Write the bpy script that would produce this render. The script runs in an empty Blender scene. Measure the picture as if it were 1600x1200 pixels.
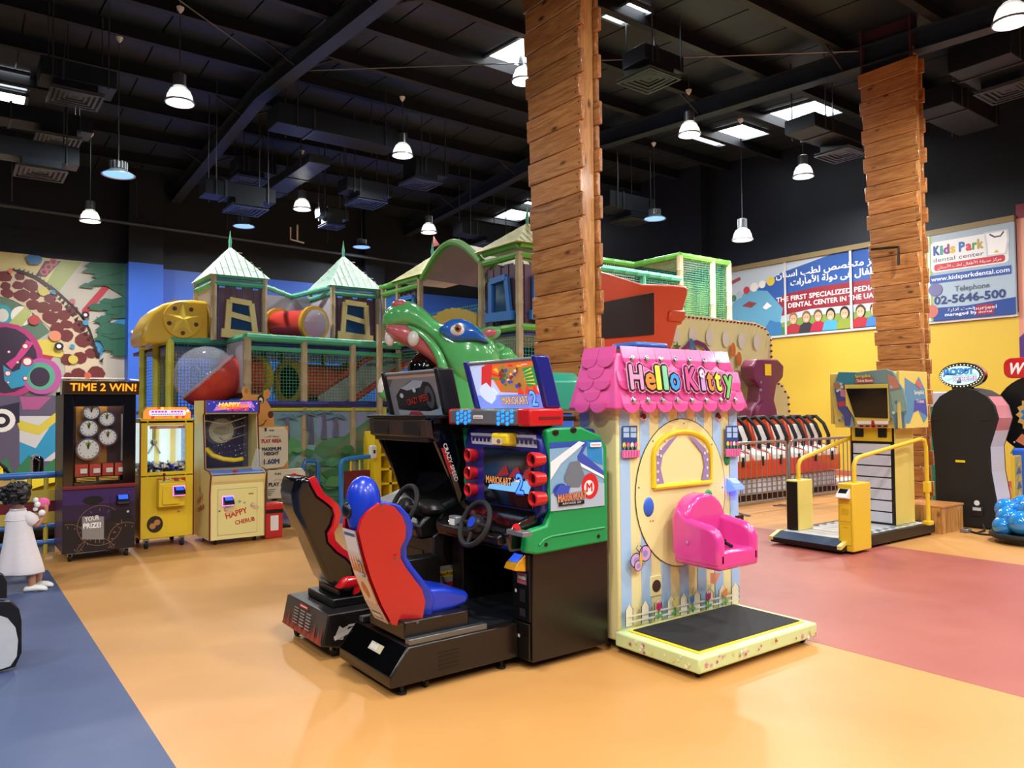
import bpy, bmesh, math, random, unicodedata
from mathutils import Vector, Matrix
random.seed(7)
PI = math.pi
sc = bpy.context.scene
COL = sc.collection
# ------------------------------------------------------------------ camera
# room axes: Y runs along the yellow wall (away, to the left), X along the mural wall (away, to the right)
F, H = 1190.0, 1.65
YAW = math.atan((800 + 85) / F); PITCH = math.atan(37 / F); ROLL = math.radians(0.45)
fw = Vector((math.sin(YAW) * math.cos(PITCH), math.cos(YAW) * math.cos(PITCH), math.sin(PITCH)))
r0 = Vector((math.cos(YAW), -math.sin(YAW), 0)); u0 = r0.cross(fw)
rt = math.cos(ROLL) * r0 - math.sin(ROLL) * u0
up = math.sin(ROLL) * r0 + math.cos(ROLL) * u0
CAM = Vector((0, 0, H))
cd = bpy.data.cameras.new('camera'); cam = bpy.data.objects.new('camera', cd); COL.objects.link(cam)
cd.sensor_width = 36; cd.lens = F / 1600 * 36; cd.clip_end = 200
cam.matrix_world = Matrix(((rt.x, up.x, -fw.x, CAM.x), (rt.y, up.y, -fw.y, CAM.y), (rt.z, up.z, -fw.z, CAM.z), (0, 0, 0, 1)))
sc.camera = cam
# ------------------------------------------------------------------ light
w = bpy.data.worlds.new('world'); sc.world = w; w.use_nodes = True
w.node_tree.nodes['Background'].inputs[0].default_value = (0.60, 0.70, 0.85, 1)
w.node_tree.nodes['Background'].inputs[1].default_value = 0.3
LAMP_W, SKY_E = 185.0, 6.0
vs = sc.view_settings
vs.view_transform = 'Standard'; vs.look = 'None'; vs.gamma = 1; vs.use_curve_mapping = False
vs.exposure = 0.05
# ------------------------------------------------------------------ pixel -> place (a ray met with a known plane)
def ray(px, py): return fw + (px - 800) / F * rt - (py - 600) / F * up
def G(px, py, z=0.0):
    d = ray(px, py); return CAM + d * ((z - H) / d.z)
def atX(px, py, X):
    d = ray(px, py); return CAM + d * (X / d.x)
def atY(px, py, Y):
    d = ray(px, py); return CAM + d * (Y / d.y)
def xz(Y, pts): return [(p.x, p.z) for p in (atY(a, b, Y) for a, b in pts)]
def yz(X, pts): return [(p.y, p.z) for p in (atX(a, b, X) for a, b in pts)]
# ------------------------------------------------------------------ materials
def lin(h):
    h = h.lstrip('#'); c = [int(h[i:i + 2], 16) / 255 for i in (0, 2, 4)]
    return tuple(((x + 0.055) / 1.055) ** 2.4 if x > 0.04045 else x / 12.92 for x in c) + (1.0,)
MATS = {}
def M(key, hexc=None, rough=0.45, metal=0.0, emit=0.0, trans=0.0, alpha=1.0, coat=0.0, noise=0.0, nscale=6.0, bump=0.0):
    if key in MATS: return MATS[key]
    m = bpy.data.materials.new(key); m.use_nodes = True
    b = m.node_tree.nodes['Principled BSDF']; nt = m.node_tree
    c = lin(hexc)
    b.inputs['Base Color'].default_value = c
    b.inputs['Roughness'].default_value = rough; b.inputs['Metallic'].default_value = metal
    if emit: b.inputs['Emission Color'].default_value = c; b.inputs['Emission Strength'].default_value = emit
    if trans: b.inputs['Transmission Weight'].default_value = trans
    if alpha < 1: b.inputs['Alpha'].default_value = alpha
    if coat: b.inputs['Coat Weight'].default_value = coat; b.inputs['Coat Roughness'].default_value = 0.08
    if noise or bump:
        tc = nt.nodes.new('ShaderNodeTexCoord'); n = nt.nodes.new('ShaderNodeTexNoise')
        n.inputs['Scale'].default_value = nscale; n.inputs['Detail'].default_value = 5
        nt.links.new(tc.outputs['Object'], n.inputs['Vector'])
        if noise:
            mx = nt.nodes.new('ShaderNodeMix'); mx.data_type = 'RGBA'
            mx.inputs[6].default_value = tuple(x * (1 - noise) for x in c[:3]) + (1,)
            mx.inputs[7].default_value = tuple(min(1, x * (1 + noise)) for x in c[:3]) + (1,)
            nt.links.new(n.outputs['Fac'], mx.inputs[0]); nt.links.new(mx.outputs[2], b.inputs['Base Color'])
        if bump:
            bp = nt.nodes.new('ShaderNodeBump'); bp.inputs['Strength'].default_value = bump; bp.inputs['Distance'].default_value = 0.02
            nt.links.new(n.outputs['Fac'], bp.inputs['Height']); nt.links.new(bp.outputs[0], b.inputs['Normal'])
    MATS[key] = m; return m
def wood_mat(key, light, mid, dark, axis):
    m = bpy.data.materials.new(key); m.use_nodes = True; nt = m.node_tree; b = nt.nodes['Principled BSDF']
    N = nt.nodes.new; L = nt.links.new
    tc = N('ShaderNodeTexCoord'); oi = N('ShaderNodeObjectInfo')
    add = N('ShaderNodeVectorMath'); add.operation = 'ADD'
    sc3 = N('ShaderNodeVectorMath'); sc3.operation = 'SCALE'; sc3.inputs[3].default_value = 37.0
    cmb = N('ShaderNodeCombineXYZ'); L(oi.outputs['Random'], cmb.inputs[0]); L(oi.outputs['Random'], cmb.inputs[1]); L(oi.outputs['Random'], cmb.inputs[2])
    L(cmb.outputs[0], sc3.inputs[0]); L(tc.outputs['Object'], add.inputs[0]); L(sc3.outputs[0], add.inputs[1])
    mp = N('ShaderNodeMapping'); s = [22, 22, 22]; s[axis] = 2.2; mp.inputs['Scale'].default_value = s; L(add.outputs[0], mp.inputs[0])
    n = N('ShaderNodeTexNoise'); n.inputs['Scale'].default_value = 1.0; n.inputs['Detail'].default_value = 4; n.inputs['Distortion'].default_value = 1.2; L(mp.outputs[0], n.inputs[0])
    cr = N('ShaderNodeValToRGB'); e = cr.color_ramp.elements
    e[0].position = 0.30; e[0].color = lin(dark); e[1].position = 0.70; e[1].color = lin(light)
    k = cr.color_ramp.elements.new(0.5); k.color = lin(mid); L(n.outputs['Fac'], cr.inputs[0])
    mp2 = N('ShaderNodeMapping'); s = [5.5, 5.5, 5.5]; s[axis] = 2.6; mp2.inputs['Scale'].default_value = s; L(add.outputs[0], mp2.inputs[0])
    v = N('ShaderNodeTexVoronoi'); v.inputs['Scale'].default_value = 1.0; L(mp2.outputs[0], v.inputs['Vector'])
    kr = N('ShaderNodeValToRGB'); ke = kr.color_ramp.elements; ke[0].position = 0.06; ke[0].color = (0.22, 0.16, 0.14, 1); ke[1].position = 0.17; ke[1].color = (1, 1, 1, 1)
    L(v.outputs['Distance'], kr.inputs[0])
    mu = N('ShaderNodeMix'); mu.data_type = 'RGBA'; mu.blend_type = 'MULTIPLY'; mu.inputs[0].default_value = 1; L(cr.outputs[0], mu.inputs[6]); L(kr.outputs[0], mu.inputs[7])
    hs = N('ShaderNodeHueSaturation'); mr = N('ShaderNodeMapRange'); mr.inputs[3].default_value = 0.78; mr.inputs[4].default_value = 1.12
    L(oi.outputs['Random'], mr.inputs[0]); L(mr.outputs[0], hs.inputs['Value']); L(mu.outputs[2], hs.inputs['Color']); L(hs.outputs[0], b.inputs['Base Color'])
    b.inputs['Roughness'].default_value = 0.32; b.inputs['Coat Weight'].default_value = 0.35; b.inputs['Coat Roughness'].default_value = 0.15
    bp = N('ShaderNodeBump'); bp.inputs['Strength'].default_value = 0.25; bp.inputs['Distance'].default_value = 0.01; L(n.outputs['Fac'], bp.inputs['Height']); L(bp.outputs[0], b.inputs['Normal'])
    MATS[key] = m; return m
def net_mat(key, hexc, cell, thick, rough=0.6):
    m = bpy.data.materials.new(key); m.use_nodes = True; nt = m.node_tree; N = nt.nodes.new; L = nt.links.new
    b = nt.nodes['Principled BSDF']; b.inputs['Base Color'].default_value = lin(hexc); b.inputs['Roughness'].default_value = rough
    uv = N('ShaderNodeUVMap'); sp = N('ShaderNodeSeparateXYZ'); L(uv.outputs[0], sp.inputs[0]); outs = []
    for i in (0, 1):
        d = N('ShaderNodeMath'); d.operation = 'DIVIDE'; d.inputs[1].default_value = cell; L(sp.outputs[i], d.inputs[0])
        f = N('ShaderNodeMath'); f.operation = 'FRACT'; L(d.outputs[0], f.inputs[0])
        l = N('ShaderNodeMath'); l.operation = 'LESS_THAN'; l.inputs[1].default_value = thick; L(f.outputs[0], l.inputs[0]); outs.append(l)
    mx = N('ShaderNodeMath'); mx.operation = 'MAXIMUM'; L(outs[0].outputs[0], mx.inputs[0]); L(outs[1].outputs[0], mx.inputs[1])
    L(mx.outputs[0], b.inputs['Alpha']); MATS[key] = m; return m
def print_mat():
    m = bpy.data.materials.new('printed_vinyl'); m.use_nodes = True; nt = m.node_tree; b = nt.nodes['Principled BSDF']
    a = nt.nodes.new('ShaderNodeAttribute'); a.attribute_name = 'Col'; nt.links.new(a.outputs['Color'], b.inputs['Base Color'])
    b.inputs['Roughness'].default_value = 0.38; MATS['print'] = m
    m2 = m.copy(); m2.name = 'backlit_print'; b2 = m2.node_tree.nodes['Principled BSDF']; a2 = [n for n in m2.node_tree.nodes if n.type == 'ATTRIBUTE'][0]
    m2.node_tree.links.new(a2.outputs['Color'], b2.inputs['Emission Color']); b2.inputs['Emission Strength'].default_value = 0.75; MATS['backlit'] = m2
print_mat()
# ------------------------------------------------------------------ mesh builder (world coordinates; a part is stored relative to its thing's base)
def frame(d):
    d = Vector(d).normalized(); a = Vector((0, 0, 1)) if abs(d.z) < 0.9 else Vector((1, 0, 0))
    x = d.cross(a).normalized(); return x, x.cross(d).normalized()
class MB:
    def __init__(s): s.v = []; s.f = []; s.uv = None
    def add(s, vs, fs):
        o = len(s.v); s.v += [Vector(p) for p in vs]; s.f += [tuple(i + o for i in f) for f in fs]; return s
    def box(s, x0, x1, y0, y1, z0, z1):
        return s.add([(x, y, z) for z in (z0, z1) for y in (y0, y1) for x in (x0, x1)],
                     [(0, 2, 3, 1), (4, 5, 7, 6), (0, 1, 5, 4), (2, 6, 7, 3), (0, 4, 6, 2), (1, 3, 7, 5)])
    def prism(s, pts, axis, a, b):
        n = len(pts)
        A = sum(pts[i][0] * pts[(i + 1) % n][1] - pts[(i + 1) % n][0] * pts[i][1] for i in range(n))
        flip = (A < 0) != (axis == 'y')
        if flip: pts = pts[::-1]
        def P(p, d): return {'x': (d, p[0], p[1]), 'y': (p[0], d, p[1]), 'z': (p[0], p[1], d)}[axis]
        lo, hi = min(a, b), max(a, b)
        return s.add([P(p, lo) for p in pts] + [P(p, hi) for p in pts],
                     [tuple(range(n - 1, -1, -1)), tuple(range(n, 2 * n))] + [(i, (i + 1) % n, n + (i + 1) % n, n + i) for i in range(n)])
    def loft(s, secs, closed=True, cap=True):
        n = len(secs[0]); vs = [p for q in secs for p in q]; fs = []
        for k in range(len(secs) - 1):
            for i in range(n if closed else n - 1):
                j = (i + 1) % n; fs.append((k * n + i, k * n + j, (k + 1) * n + j, (k + 1) * n + i))
        if cap and closed: fs.append(tuple(range(n - 1, -1, -1))); fs.append(tuple((len(secs) - 1) * n + i for i in range(n)))
        return s.add(vs, fs)
    def cyl(s, p0, p1, r, r1=None, n=12):
        p0, p1 = Vector(p0), Vector(p1); r1 = r if r1 is None else r1; x, y = frame(p1 - p0)
        ring = lambda c, q: [c + x * (q * math.cos(2 * PI * i / n)) + y * (q * math.sin(2 * PI * i / n)) for i in range(n)]
        return s.loft([ring(p0, r)[::-1], ring(p1, r1)[::-1]])
    def tube(s, pts, r, n=8, closed=False):
        pts = [Vector(p) for p in pts]; k = len(pts); secs = []; x = None
        for i, p in enumerate(pts):
            a = pts[(i - 1) % k] if (closed or i) else p; b = pts[(i + 1) % k] if (closed or i < k - 1) else p
            d = (b - a).normalized()
            if x is None: x, y = frame(d)
            else:
                x = (x - d * x.dot(d)).normalized(); y = x.cross(d)
            rr = r[i] if isinstance(r, (list, tuple)) else r
            secs.append([p + x * (rr * math.cos(2 * PI * j / n)) - y * (rr * math.sin(2 * PI * j / n)) for j in range(n)])
        if closed: secs.append(secs[0])
        return s.loft(secs, cap=not closed)
    def lathe(s, prof, c, axis=(0, 0, 1), n=24):
        c = Vector(c); d = Vector(axis).normalized(); x, y = frame(d)
        secs = [[c + d * h + x * (r * math.cos(2 * PI * i / n)) - y * (r * math.sin(2 * PI * i / n)) for i in range(n)] for r, h in prof]
        return s.loft(secs, cap=True)
    def ring(s, prof, c, axis=(0, 0, 1), n=24):
        c = Vector(c); d = Vector(axis).normalized(); x, y = frame(d)
        return s.loft([[c + d * h + x * (r * math.cos(2 * PI * i / n)) - y * (r * math.sin(2 * PI * i / n)) for i in range(n)] for r, h in prof + prof[:1]], cap=False)
    def ball(s, c, r, nu=16, nv=10, ax=None):
        c = Vector(c); R = (r, r, r) if isinstance(r, (int, float)) else r
        X, Y, Z = ax or (Vector((1, 0, 0)), Vector((0, 1, 0)), Vector((0, 0, 1)))
        secs = []
        for j in range(nv + 1):
            t = PI * (j + 0.02 if j == 0 else (j - 0.02 if j == nv else j)) / nv
            secs.append([c + X * (R[0] * math.sin(t) * math.cos(2 * PI * i / nu)) + Y * (R[1] * math.sin(t) * math.sin(2 * PI * i / nu)) - Z * (R[2] * math.cos(t)) for i in range(nu)])
        return s.loft(secs)
    def quad(s, a, b, c, d): return s.add([a, b, c, d], [(0, 1, 2, 3)])
def base_of(p):
    o = Vector((0, 0, 0))
    while p is not None: o += p.location; p = p.parent
    return o
def tag(o, label=None, cat=None, group=None, kind=None):
    if label: o['label'] = label
    if cat: o['category'] = cat
    if group: o['group'] = group
    if kind: o['kind'] = kind
    return o
def obj(name, mb, mat, parent=None, bevel=0.0, smooth=False, seg=2, sub=0, kind=None, ang=0.7, origin=None):
    me = bpy.data.meshes.new(name); o = bpy.data.objects.new(name, me); COL.objects.link(o)
    off = base_of(parent)
    if origin is not None: o.location = Vector(origin) - off; off = Vector(origin)
    me.from_pydata([tuple(p - off) for p in mb.v], [], mb.f)
    if mb.uv:
        ul = me.uv_layers.new(name='UVMap')
        for i, q in enumerate(mb.uv): ul.data[i].uv = q
    me.materials.append(MATS[mat] if isinstance(mat, str) else mat)
    me.update()
    if smooth: me.shade_smooth(); me.set_sharp_from_angle(angle=ang)
    if bevel:
        bm = o.modifiers.new('bevel', 'BEVEL'); bm.width = bevel; bm.segments = seg; bm.limit_method = 'ANGLE'; bm.angle_limit = 0.6
        me.shade_smooth(); me.set_sharp_from_angle(angle=0.9) if not smooth else None
    if sub: sb = o.modifiers.new('sub', 'SUBSURF'); sb.levels = sub; sb.render_levels = sub
    if parent is not None: o.parent = parent
    if kind: o['kind'] = kind
    return o
def box(name, x0, x1, y0, y1, z0, z1, mat, parent=None, bevel=0.0, **k): return obj(name, MB().box(x0, x1, y0, y1, z0, z1), mat, parent, bevel, **k)
def thing(name, label, cat, loc, group=None, kind=None):
    o = bpy.data.objects.new(name, None); COL.objects.link(o); o.location = loc; o.empty_display_size = 0.2
    return tag(o, label, cat, group, kind)
def netquad(name, a, b, c, d, mat, parent):
    a, b, c, d = map(Vector, (a, b, c, d)); mb = MB().quad(a, b, c, d); w, h = (b - a).length, (d - a).length; w2, h2 = (c - d).length, (c - b).length
    mb.uv = [(0, 0), (w, 0), (w2, h2), (0, h)]; return obj(name, mb, mat, parent)
def copy_tree(o, parent=None):
    c = o.copy(); COL.objects.link(c); c.parent = parent
    for ch in list(o.children): copy_tree(ch, c)
    return c
# ------------------------------------------------------------------ lettering and flat print
ARAB = {}
for cp in range(0xFE70, 0xFEFD):
    dc = unicodedata.decomposition(chr(cp)).split()
    if len(dc) >= 2: ARAB[(dc[0], ''.join(chr(int(q, 16)) for q in dc[1:]))] = chr(cp)
def arab(s):
    out = []; i = 0; joined = False
    while i < len(s):
        ch = s[i:i + 2] if ('<isolated>', s[i:i + 2]) in ARAB and len(s[i:i + 2]) == 2 and s[i] == '\u0644' else s[i]
        nxt = s[i + len(ch):i + len(ch) + 1]
        fwd = ('<initial>', ch) in ARAB and ('<final>', nxt) in ARAB
        form = ('<medial>' if fwd else '<final>') if joined else ('<initial>' if fwd else '<isolated>')
        out.append(ARAB.get((form, ch), ARAB.get(('<isolated>', ch), ch))); joined = fwd; i += len(ch)
    return ''.join(reversed(out))
TCACHE = {}
def textmesh(s, off=0.0):
    if (s, off) in TCACHE: return TCACHE[(s, off)]
    c = bpy.data.curves.new('lettering', 'FONT'); c.body = s; c.resolution_u = 2; c.offset = off
    o = bpy.data.objects.new('lettering', c); COL.objects.link(o)
    e = o.evaluated_get(bpy.context.evaluated_depsgraph_get()); me = e.to_mesh()
    r = ([(v.co.x, v.co.y) for v in me.vertices], [tuple(p.vertices) for p in me.polygons])
    e.to_mesh_clear(); bpy.data.objects.remove(o); bpy.data.curves.remove(c); TCACHE[(s, off)] = r; return r
def rect(x0, y0, x1, y1): return [(x0, y0), (x1, y0), (x1, y1), (x0, y1)]
def ell(cx, cy, rx, ry=None, n=20, a0=0, a1=2 * PI):
    ry = rx if ry is None else ry; k = n if abs(a1 - a0 - 2 * PI) < 1e-6 else n + 1
    return [(cx + rx * math.cos(a0 + (a1 - a0) * i / n), cy + ry * math.sin(a0 + (a1 - a0) * i / n)) for i in range(k)]
def star(cx, cy, r, k=0.45, n=5, rot=PI / 2): return [(cx + (r if i % 2 == 0 else r * k) * math.cos(rot + PI * i / n), cy + (r if i % 2 == 0 else r * k) * math.sin(rot + PI * i / n)) for i in range(2 * n)]
def rrect(x0, y0, x1, y1, r, n=4):
    o = []
    for cx, cy, a in ((x1 - r, y0 + r, -PI / 2), (x1 - r, y1 - r, 0), (x0 + r, y1 - r, PI / 2), (x0 + r, y0 + r, PI)):
        o += [(cx + r * math.cos(a + PI / 2 * i / n), cy + r * math.sin(a + PI / 2 * i / n)) for i in range(n + 1)]
    return o
def stroke(pts, w):
    L, R = [], []
    for i, p in enumerate(pts):
        a = pts[max(i - 1, 0)]; b = pts[min(i + 1, len(pts) - 1)]; dx, dy = b[0] - a[0], b[1] - a[1]; l = math.hypot(dx, dy) or 1
        ww = w[i] if isinstance(w, (list, tuple)) else w
        L.append((p[0] - dy / l * ww / 2, p[1] + dx / l * ww / 2)); R.append((p[0] + dy / l * ww / 2, p[1] - dx / l * ww / 2))
    return L + R[::-1]
def blob(cx, cy, r, n=12, jit=0.25, seed=0, sx=1.0):
    q = random.Random(seed); return [(cx + sx * r * (1 + q.uniform(-jit, jit)) * math.cos(2 * PI * i / n), cy + r * (1 + q.uniform(-jit, jit)) * math.sin(2 * PI * i / n)) for i in range(n)]
class Print:
    """flat print: coloured shapes in thin layers on a plane (origin O, right U, up V)"""
    def __init__(s, O, U, V, step=0.0008, lift=0.0015):
        s.O = Vector(O); s.U = Vector(U).normalized(); s.V = Vector(V).normalized(); s.N = s.U.cross(s.V); s.step = step; s.k = lift; s.v = []; s.f = []; s.c = []
    def _p(s, u, v): return s.O + s.U * u + s.V * v + s.N * s.k
    def poly(s, pts, col):
        o = len(s.v); A = sum(pts[i][0] * pts[(i + 1) % len(pts)][1] - pts[(i + 1) % len(pts)][0] * pts[i][1] for i in range(len(pts)))
        if A < 0: pts = pts[::-1]
        s.v += [s._p(*p) for p in pts]; s.f.append(tuple(range(o, o + len(pts)))); s.c.append(lin(col)); s.k += s.step; return s
    def same(s, plist, col):
        for i, p in enumerate(plist):
            s.poly(p, col)
            if i < len(plist) - 1: s.k -= s.step
        return s
    def text(s, t, x, y, h, col, w=None, off=0.0, shear=0.0, align='c', rot=0.0, wid=None):
        vs, fs = textmesh(t, 0.0)
        if not vs: return s
        xs = [p[0] for p in vs]; x0, x1 = min(xs), max(xs); k = h / 0.70; kx = (w / (x1 - x0)) if w else k * (wid or 1.0)
        a = {'c': (x0 + x1) / 2, 'l': x0, 'r': x1}[align]; cr, sr = math.cos(rot), math.sin(rot)
        d = off * k; sh = [(0, 0)] if not off else [(0, 0)] + [(d * math.cos(i * PI / 4), d * math.sin(i * PI / 4)) for i in range(8)]
        k0 = s.k
        for ci, (du, dv) in enumerate(sh):
            o = len(s.v); s.k = k0 + s.step * .09 * (len(sh) - 1 - ci)
            for p in vs:
                u = (p[0] - a) * kx + p[1] * k * shear + du; v = p[1] * k + dv
                s.v.append(s._p(x + u * cr - v * sr, y + u * sr + v * cr))
            for f in fs: s.f.append(tuple(i + o for i in f)); s.c.append(lin(col))
        s.k = k0 + s.step; return s
    def done(s, name, parent, mat='print', kind=None):
        off = base_of(parent); me = bpy.data.meshes.new(name)
        me.from_pydata([tuple(p - off) for p in s.v], [], s.f)
        ca = me.color_attributes.new('Col', 'FLOAT_COLOR', 'CORNER'); buf = []
        for p in me.polygons: buf += list(s.c[p.index]) * p.loop_total
        ca.data.foreach_set('color', buf); me.materials.append(MATS[mat]); me.update()
        o = bpy.data.objects.new(name, me); COL.objects.link(o); o.parent = parent
        if kind: o['kind'] = kind
        return o
XA, YA, ZA = Vector((1, 0, 0)), Vector((0, 1, 0)), Vector((0, 0, 1))
def front(x, y, z): return (x, y, z), XA, ZA            # print on a face that looks along -Y
def side(x, y, z): return (x, y, z), -YA, ZA            # print on a face that looks along -X
# basic materials
M('black', '#0b0b0d', 0.35); M('blackgloss', '#060608', 0.12, coat=0.6); M('rubber', '#101012', 0.7); M('dark', '#1a1718', 0.4, noise=0.15)
M('steel', '#9a9ea4', 0.3, 0.9); M('zinc', '#767b80', 0.35, 0.85); M('white', '#e9e9e6', 0.4); M('cream', '#e6dc9a', 0.4); M('glass', '#ffffff', 0.02, trans=1.0)
M('yellow', '#f0cf25', 0.4); M('red', '#c31d22', 0.28, coat=0.4); M('blue', '#1b3fc0', 0.3, coat=0.3); M('navy', '#1a1f78', 0.3, coat=0.3); M('green', '#0f8f4d', 0.35)
M('screen', '#0a0c12', 0.08, coat=0.5); M('panelblack', '#17110f', 0.28, noise=0.2, nscale=3)
def caster(x, y, r, parent, mat='rubber'):
    c = obj('caster', MB().cyl((x - r * 0.35, y, r), (x + r * 0.35, y, r), r, n=14), mat, parent, smooth=True)
    obj('caster_fork', MB().box(x - r * 0.55, x + r * 0.55, y - r * 0.5, y + r * 0.5, r * 1.2, r * 2.3), 'steel', parent); return c
# ================================================================== THE ROOM
XR, YB, XL, YF = 16.95, 22.0, -9.0, -9.0
def floor_mat(key, a, b2, rough):
    m = M(key, a, rough, coat=0.0); nt = m.node_tree; b = nt.nodes['Principled BSDF']; N = nt.nodes.new; L = nt.links.new
    tc = N('ShaderNodeTexCoord'); n = N('ShaderNodeTexNoise'); n.inputs['Scale'].default_value = 0.7; n.inputs['Detail'].default_value = 2; L(tc.outputs['Object'], n.inputs[0])
    cr = N('ShaderNodeValToRGB'); cr.color_ramp.elements[0].position = 0.35; cr.color_ramp.elements[0].color = lin(b2); cr.color_ramp.elements[1].position = 0.65; cr.color_ramp.elements[1].color = lin(a)
    L(n.outputs['Fac'], cr.inputs[0]); L(cr.outputs[0], b.inputs['Base Color'])
    n2 = N('ShaderNodeTexNoise'); n2.inputs['Scale'].default_value = 3.0; n2.inputs['Detail'].default_value = 6; L(tc.outputs['Object'], n2.inputs[0])
    mr = N('ShaderNodeMapRange'); mr.inputs[3].default_value = rough - 0.08; mr.inputs[4].default_value = rough + 0.1; L(n2.outputs['Fac'], mr.inputs[0]); L(mr.outputs[0], b.inputs['Roughness'])
    bp = N('ShaderNodeBump'); bp.inputs['Strength'].default_value = 0.02; bp.inputs['Distance'].default_value = 0.05; L(n.outputs['Fac'], bp.inputs['Height']); L(bp.outputs[0], b.inputs['Normal'])
floor_mat('floor_orange', '#c69254', '#be894b', 0.40); floor_mat('floor_red', '#a65b50', '#9d5349', 0.42); floor_mat('floor_blue', '#46557a', '#3c4a70', 0.5); floor_mat('floor_mint', '#7fae8c', '#76a583', 0.45)
fl = tag(box('floor', XL, XR + 0.2, YF, YB + 0.2, -0.2, 0, 'floor_orange'), 'glossy orange vinyl hall floor with red and blue zones', 'floor', kind='structure')
box('red_floor_zone', 4.88, 8.85, YF, 7.0, 0, 0.0015, 'floor_red', fl)
box('red_floor_zone', 13.6, XR, YF, 9.0, 0, 0.0015, 'floor_red', fl)
box('blue_floor_zone', XL, 0.875, YF, 9.3, 0, 0.0015, 'floor_blue', fl)
box('mint_floor_zone', 4.5, 6.3, 10.3, 12.4, 0, 0.0015, 'floor_mint', fl)
M('wall_black', '#081321', 0.6, noise=0.25, nscale=0.8); M('wall_blue', '#2f63cf', 0.45); M('wall_yellow', '#c9ab3a', 0.5, noise=0.05, nscale=0.6); M('wall_navy2', '#16233f', 0.6)
wb = tag(box('wall_back', XL, XR + 0.2, YB, YB + 0.2, 0, 8.6, 'wall_black'), 'tall black rear wall painted blue below and carrying a giraffe mural', 'wall', kind='structure')
zt = lambda px, py: atY(px, py, YB).z
zm = 5.46
xp0, xp1 = atY(200, 420, 21.6).x, atY(254, 420, 21.6).x
box('blue_paint_panel', atY(254, 420, YB).x - 0.1, XR, YB - 0.02, YB, 0, zm, 'wall_blue', wb)
pil = box('pilaster', xp0, xp1, 21.5, YB, 0, atY(225, 411, 21.5).z, 'wall_blue', wb)
box('pilaster_upper', xp0, xp1, 21.52, YB, atY(225, 411, 21.5).z, 8.0, 'wall_black', wb)
for px in (585,): box('pilaster_upper', atY(px - 14, 400, 21.7).x, atY(px + 16, 400, 21.7).x, 21.7, YB, zm, 8.0, 'wall_black', wb)
# --- giraffe mural (flat print); u,v measured from the photo on the wall plane
mo = atY(0, 640, YB - 0.01)
def mu(pts): return [((p.x - mo.x), p.z) for p in (atY(a / 4.615, 380 + b / 4.615, YB - 0.01) for a, b in pts)]
P = Print((mo.x, YB - 0.01, 0), XA, ZA, step=0.0008)
ux1 = xp0 - mo.x
P.poly(rect(-6, 0, ux1, zm), '#b9b5aa')
P.poly(mu([(-900, -30), (-900, 420), (90, 330), (330, 330), (440, 130), (200, 80)]), '#d9cf94')
P.poly(mu([(0, 640), (0, 380), (180, 420), (360, 640), (240, 720), (120, 740)]), '#5b7a66')
P.poly(ell(*mu([(20, 520)])[0], 0.2, 0.26), '#3aa0b0'); P.poly(ell(*mu([(20, 520)])[0], 0.12, 0.16), '#d6d6d0')
P.poly(ell(*mu([(155, 525)])[0], 0.22, 0.24), '#e8e6e0')
P.poly(mu([(430, 130), (590, 138), (430, 340), (340, 280)]), '#9aab5c'); P.poly(mu([(325, 128), (440, 130), (330, 245), (255, 235)]), '#46303e')
for q in ((318, 207), (350, 172), (384, 138)): P.poly(ell(*mu([q])[0], 0.09), '#c84b5c'); P.poly(ell(*mu([q])[0], 0.045), '#46303e')
P.poly(mu([(0, 800), (250, 480), (200, 440), (0, 640)]), '#b3bf76')
P.poly(mu([(590, 560), (800, 310), (740, 310), (590, 480)]), '#b93245'); P.poly(mu([(240, 980), (440, 760), (400, 690), (180, 950)]), '#b83a47')
P.poly(mu([(600, 820), (720, 820), (915, 600), (915, 520), (760, 600)]), '#3a88ba')
P.poly(mu([(240, 700), (430, 690), (460, 830), (300, 800)]), '#d9c858')
# giraffe neck
neck = [(-300, 160), (0, 190), (120, 205), (250, 255), (400, 350), (540, 480), (620, 580), (670, 690), (700, 830), (780, 1000), (800, 1150), (450, 1150), (470, 960), (470, 820), (430, 700), (370, 620), (300, 560), (200, 470), (90, 410), (0, 385), (-300, 330)]
P.poly(mu(neck), '#cfc0a4')
spots = [(30, 240, 40), (40, 310, 30), (50, 360, 35), (130, 305, 32), (220, 305, 45), (160, 380, 45), (245, 380, 32), (140, 240, 30), (240, 445, 40), (310, 465, 45), (360, 400, 36), (400, 460, 40), (365, 535, 48), (460, 520, 42), (520, 490, 40), (480, 585, 34), (570, 600, 46), (410, 610, 40), (480, 665, 44), (600, 700, 55), (490, 840, 42), (575, 830, 46), (660, 790, 38), (560, 940, 44), (690, 940, 55), (490, 960, 28), (560, 1050, 46), (700, 1060, 50), (620, 1110, 40)]
for i, (a, b, r) in enumerate(spots):
    c = mu([(a, b)])[0]; P.poly(blob(c[0], c[1], r * 0.0034, 9, 0.14, i, 1.12), '#6b2a2c')
mane = [(60, 185), (150, 195), (270, 240), (400, 330), (530, 450), (600, 530), (650, 620), (690, 740), (720, 830), (690, 830), (660, 690), (610, 570), (540, 480), (400, 355), (250, 258), (120, 207)]
P.poly(mu(mane), '#2e1a1c')
for i in range(26):
    t = i / 25; a = 70 + 640 * t ** 0.85; b = 188 + 650 * t ** 1.6
    P.poly(mu([(a, b + 12), (a + 36, b - 12), (a + 22, b + 26)]), '#2e1a1c')
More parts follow.
